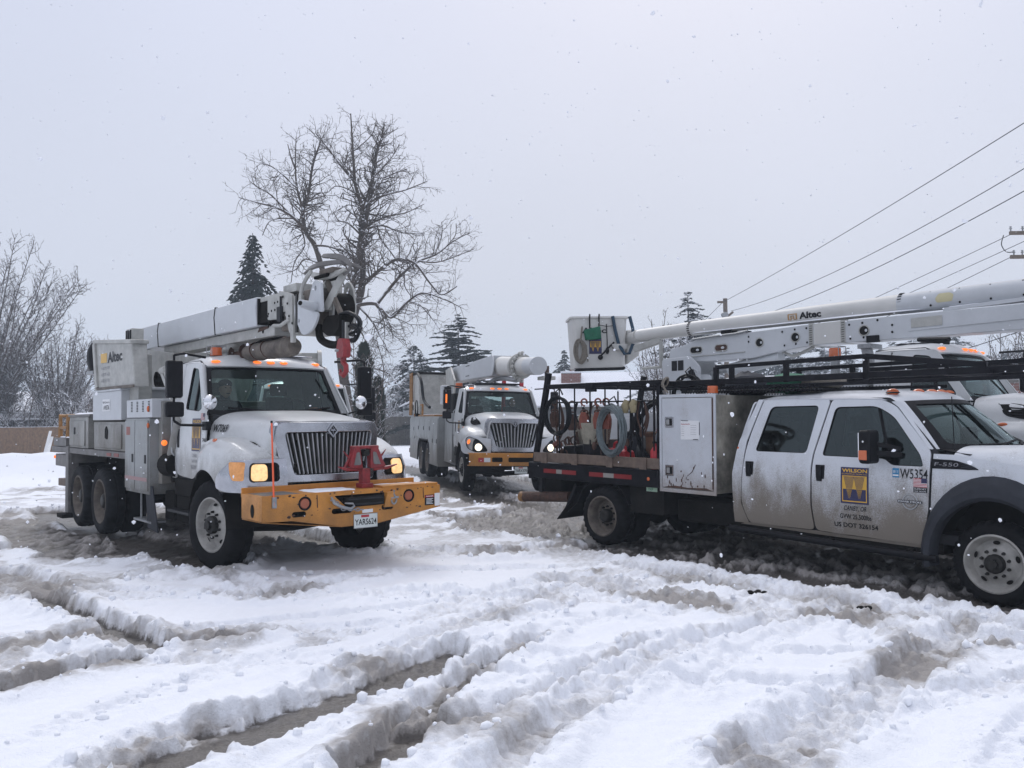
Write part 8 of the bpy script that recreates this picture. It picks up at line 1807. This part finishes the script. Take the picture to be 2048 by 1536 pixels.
def wires():
    # near pole, just outside the right edge; its crossarm ends reach into the picture
    p = dep(2120, 850, 36.); e = thing('utility_pole', 'near utility pole whose two crossarm tips enter the right edge of the photo', 'pole', (p[0], p[1], 0))
    MB().cyl((0, 0, 0), (0, 0, 11.0), .16, .12, 12).build('pole', 'polewood', e)
    for z in (9.05 + .35, 8.4): bx('crossarm', 'polewood', e, -1.85, 1.7, -.16, -.05, z - .09, z + .06)
    for z, xs in ((9.40, (-1.8, -1.3, 1.2)), (8.4, (-1.7, -1.35, 1.2))):
        for x in xs: MB().lathe([(.0, .22), (.05, .20), (.03, .15), (.07, .12), (.03, .08), (.03, 0)], (x, -.1, z + .06), 2, 12).build('insulator', 'galv', e)
    MB().tube(bez([(-2.1, -.1, 9.30), (-2.2, -.1, 8.9), (-2.0, -.1, 8.6), (-1.7, -.1, 8.6)], 5), .02, 5).build('jumper_wire', 'cable', e)
    q = dep(1456, 850, 62); zt = dep(1456, 597, 62)[2]; f_ = thing('utility_pole', 'distant utility pole standing above the long white boom', 'pole', (q[0], q[1], 0)); MB().cyl((0, 0, 0), (0, 0, zt), .20, .15, 12).build('pole', 'polewood', f_)
    bx('crossarm', 'polewood', f_, -.6, .1, -.2, -.1, zt - .35, zt - .2); MB().tube([(-.15, -.2, zt - 1.5), (.5, -.2, zt - 1.0)], .08, 8).build('bracket', 'polewood', f_); MB().ball((-.1, -.2, zt - 1.2), .28, .2, .22).build('transformer', 'galv', f_)
    def wire(label, a, b_, sag, r=.013):
        a = Vector(a); b_ = Vector(b_); e = thing('power_line', label, 'cable', tuple(a), group='overhead lines'); pts = []
        for i in range(25):
            t = i / 24; q_ = a.lerp(b_, t) - a; q_.z -= sag * 4 * t * (1 - t); pts.append(q_)
        MB().tube(pts, r, 5).build('cable', 'cable', e)
    F_ = lambda px, py, D: dep(px, py, D)
    wire('topmost overhead line rising to the upper right edge', F_(1446, 604, 62), F_(2500, -40, 19), .25, .016)
    wire('second overhead line from the top, reaching the right edge below the first', F_(1462, 622, 62), F_(2500, 55, 20), .9, .016)
    wire('third overhead line from the top, ending above the boom letters', F_(1470, 646, 62), F_(2500, 120, 21), .8, .018)
    wire('thin line leading to the upper tip of the near crossarm', F_(1470, 716, 62), F_(2019, 470, 36), .15, .014); wire('thin line passing midway between the crossarm tips', F_(1500, 718, 62), F_(2200, 412, 33), .2, .014); wire('thin line leading to the lower tip of the near crossarm', F_(1560, 726, 62), F_(2026, 512, 36), .15, .014)
    wire('short guy line slanting down left of the distant pole', F_(1446, 604, 62), F_(1390, 660, 62), 0, .016)
    wire('low black service line crossing behind the truck cab', F_(1760, 740, 40), F_(2300, 560, 26), .3, .016)
def snowfall():
    rnd = np.random.RandomState(12); n = 5600; ico = bmesh.new(); bmesh.ops.create_icosphere(ico, subdivisions=1, radius=1); bv = np.array([v.co[:] for v in ico.verts]); bf = np.array([[v.index for v in f.verts] for f in ico.faces]); ico.free()
    P = np.column_stack([rnd.uniform(-11, 13, n), 1.5 + 18.5 * rnd.rand(n) ** .8, rnd.uniform(.1, 9, n)]); V = []; Fc = []
    for k in range(n):
        r_ = .005 + .007 * rnd.rand() ** 2.2; V.append(bv * (r_ * (.6 + .9 * rnd.rand(3))) * (1 + .7 * (rnd.rand(len(bv), 1) - .5)) + P[k]); Fc.append(bf + k * len(bv))
    me = bpy.data.meshes.new('falling_snow'); me.from_pydata(np.concatenate(V).tolist(), [], np.concatenate(Fc).tolist()); me.materials.append(gm('snow')); me.polygons.foreach_set('use_smooth', [True] * len(me.polygons))
    o = bpy.data.objects.new('falling_snow', me); COL.objects.link(o); o['kind'] = 'stuff'; tag(o, 'wet snowflakes drifting down in front of the trucks', 'snowflakes')
def haze(den):
    o = MB().box(-430, 430, -45, 430, -1.5, 24).build('haze', [], None, kind='stuff'); o['label'] = 'thin grey snowfall haze over the lot'; o['category'] = 'haze'
    m = bpy.data.materials.new('snow_haze'); m.use_nodes = True; n = m.node_tree.nodes; l = m.node_tree.links; n.remove(n['Principled BSDF'])
    v = n.new('ShaderNodeVolumePrincipled'); v.inputs['Color'].default_value = (.80, .9, 1.0, 1); v.inputs['Density'].default_value = den; v.inputs['Anisotropy'].default_value = 0
    l.new(v.outputs[0], n['Material Output'].inputs['Volume']); o.data.materials.append(m)
# ================================================================== build everything
ground()
surroundings()
background()
truck_C(); truck_E()
_t, _P = truck_D(); bucket_tools(_P)
truck_A()
A_M = Matrix.Translation(A_POSE[0]) @ Euler(A_POSE[1]).to_matrix().to_4x4(); C_M = Matrix.Translation(C_POSE[0]) @ Euler(C_POSE[1]).to_matrix().to_4x4()
person('person', 'person in dark jacket and cap sitting in the cab of the orange-bumpered derrick truck', tuple(A_M @ Vector((-1.22, -.46, 1.52))), (0, 0, A_POSE[1][2]), 'jacket', 'jacket')
person('person', 'dim seated person at the wheel of the middle bucket truck', tuple(C_M @ Vector((-1.22, .48, 1.52))), (0, 0, C_POSE[1][2]), 'jacket', None)
pickup(); bed_items()
wires()
snowfall()
haze(0.0013)
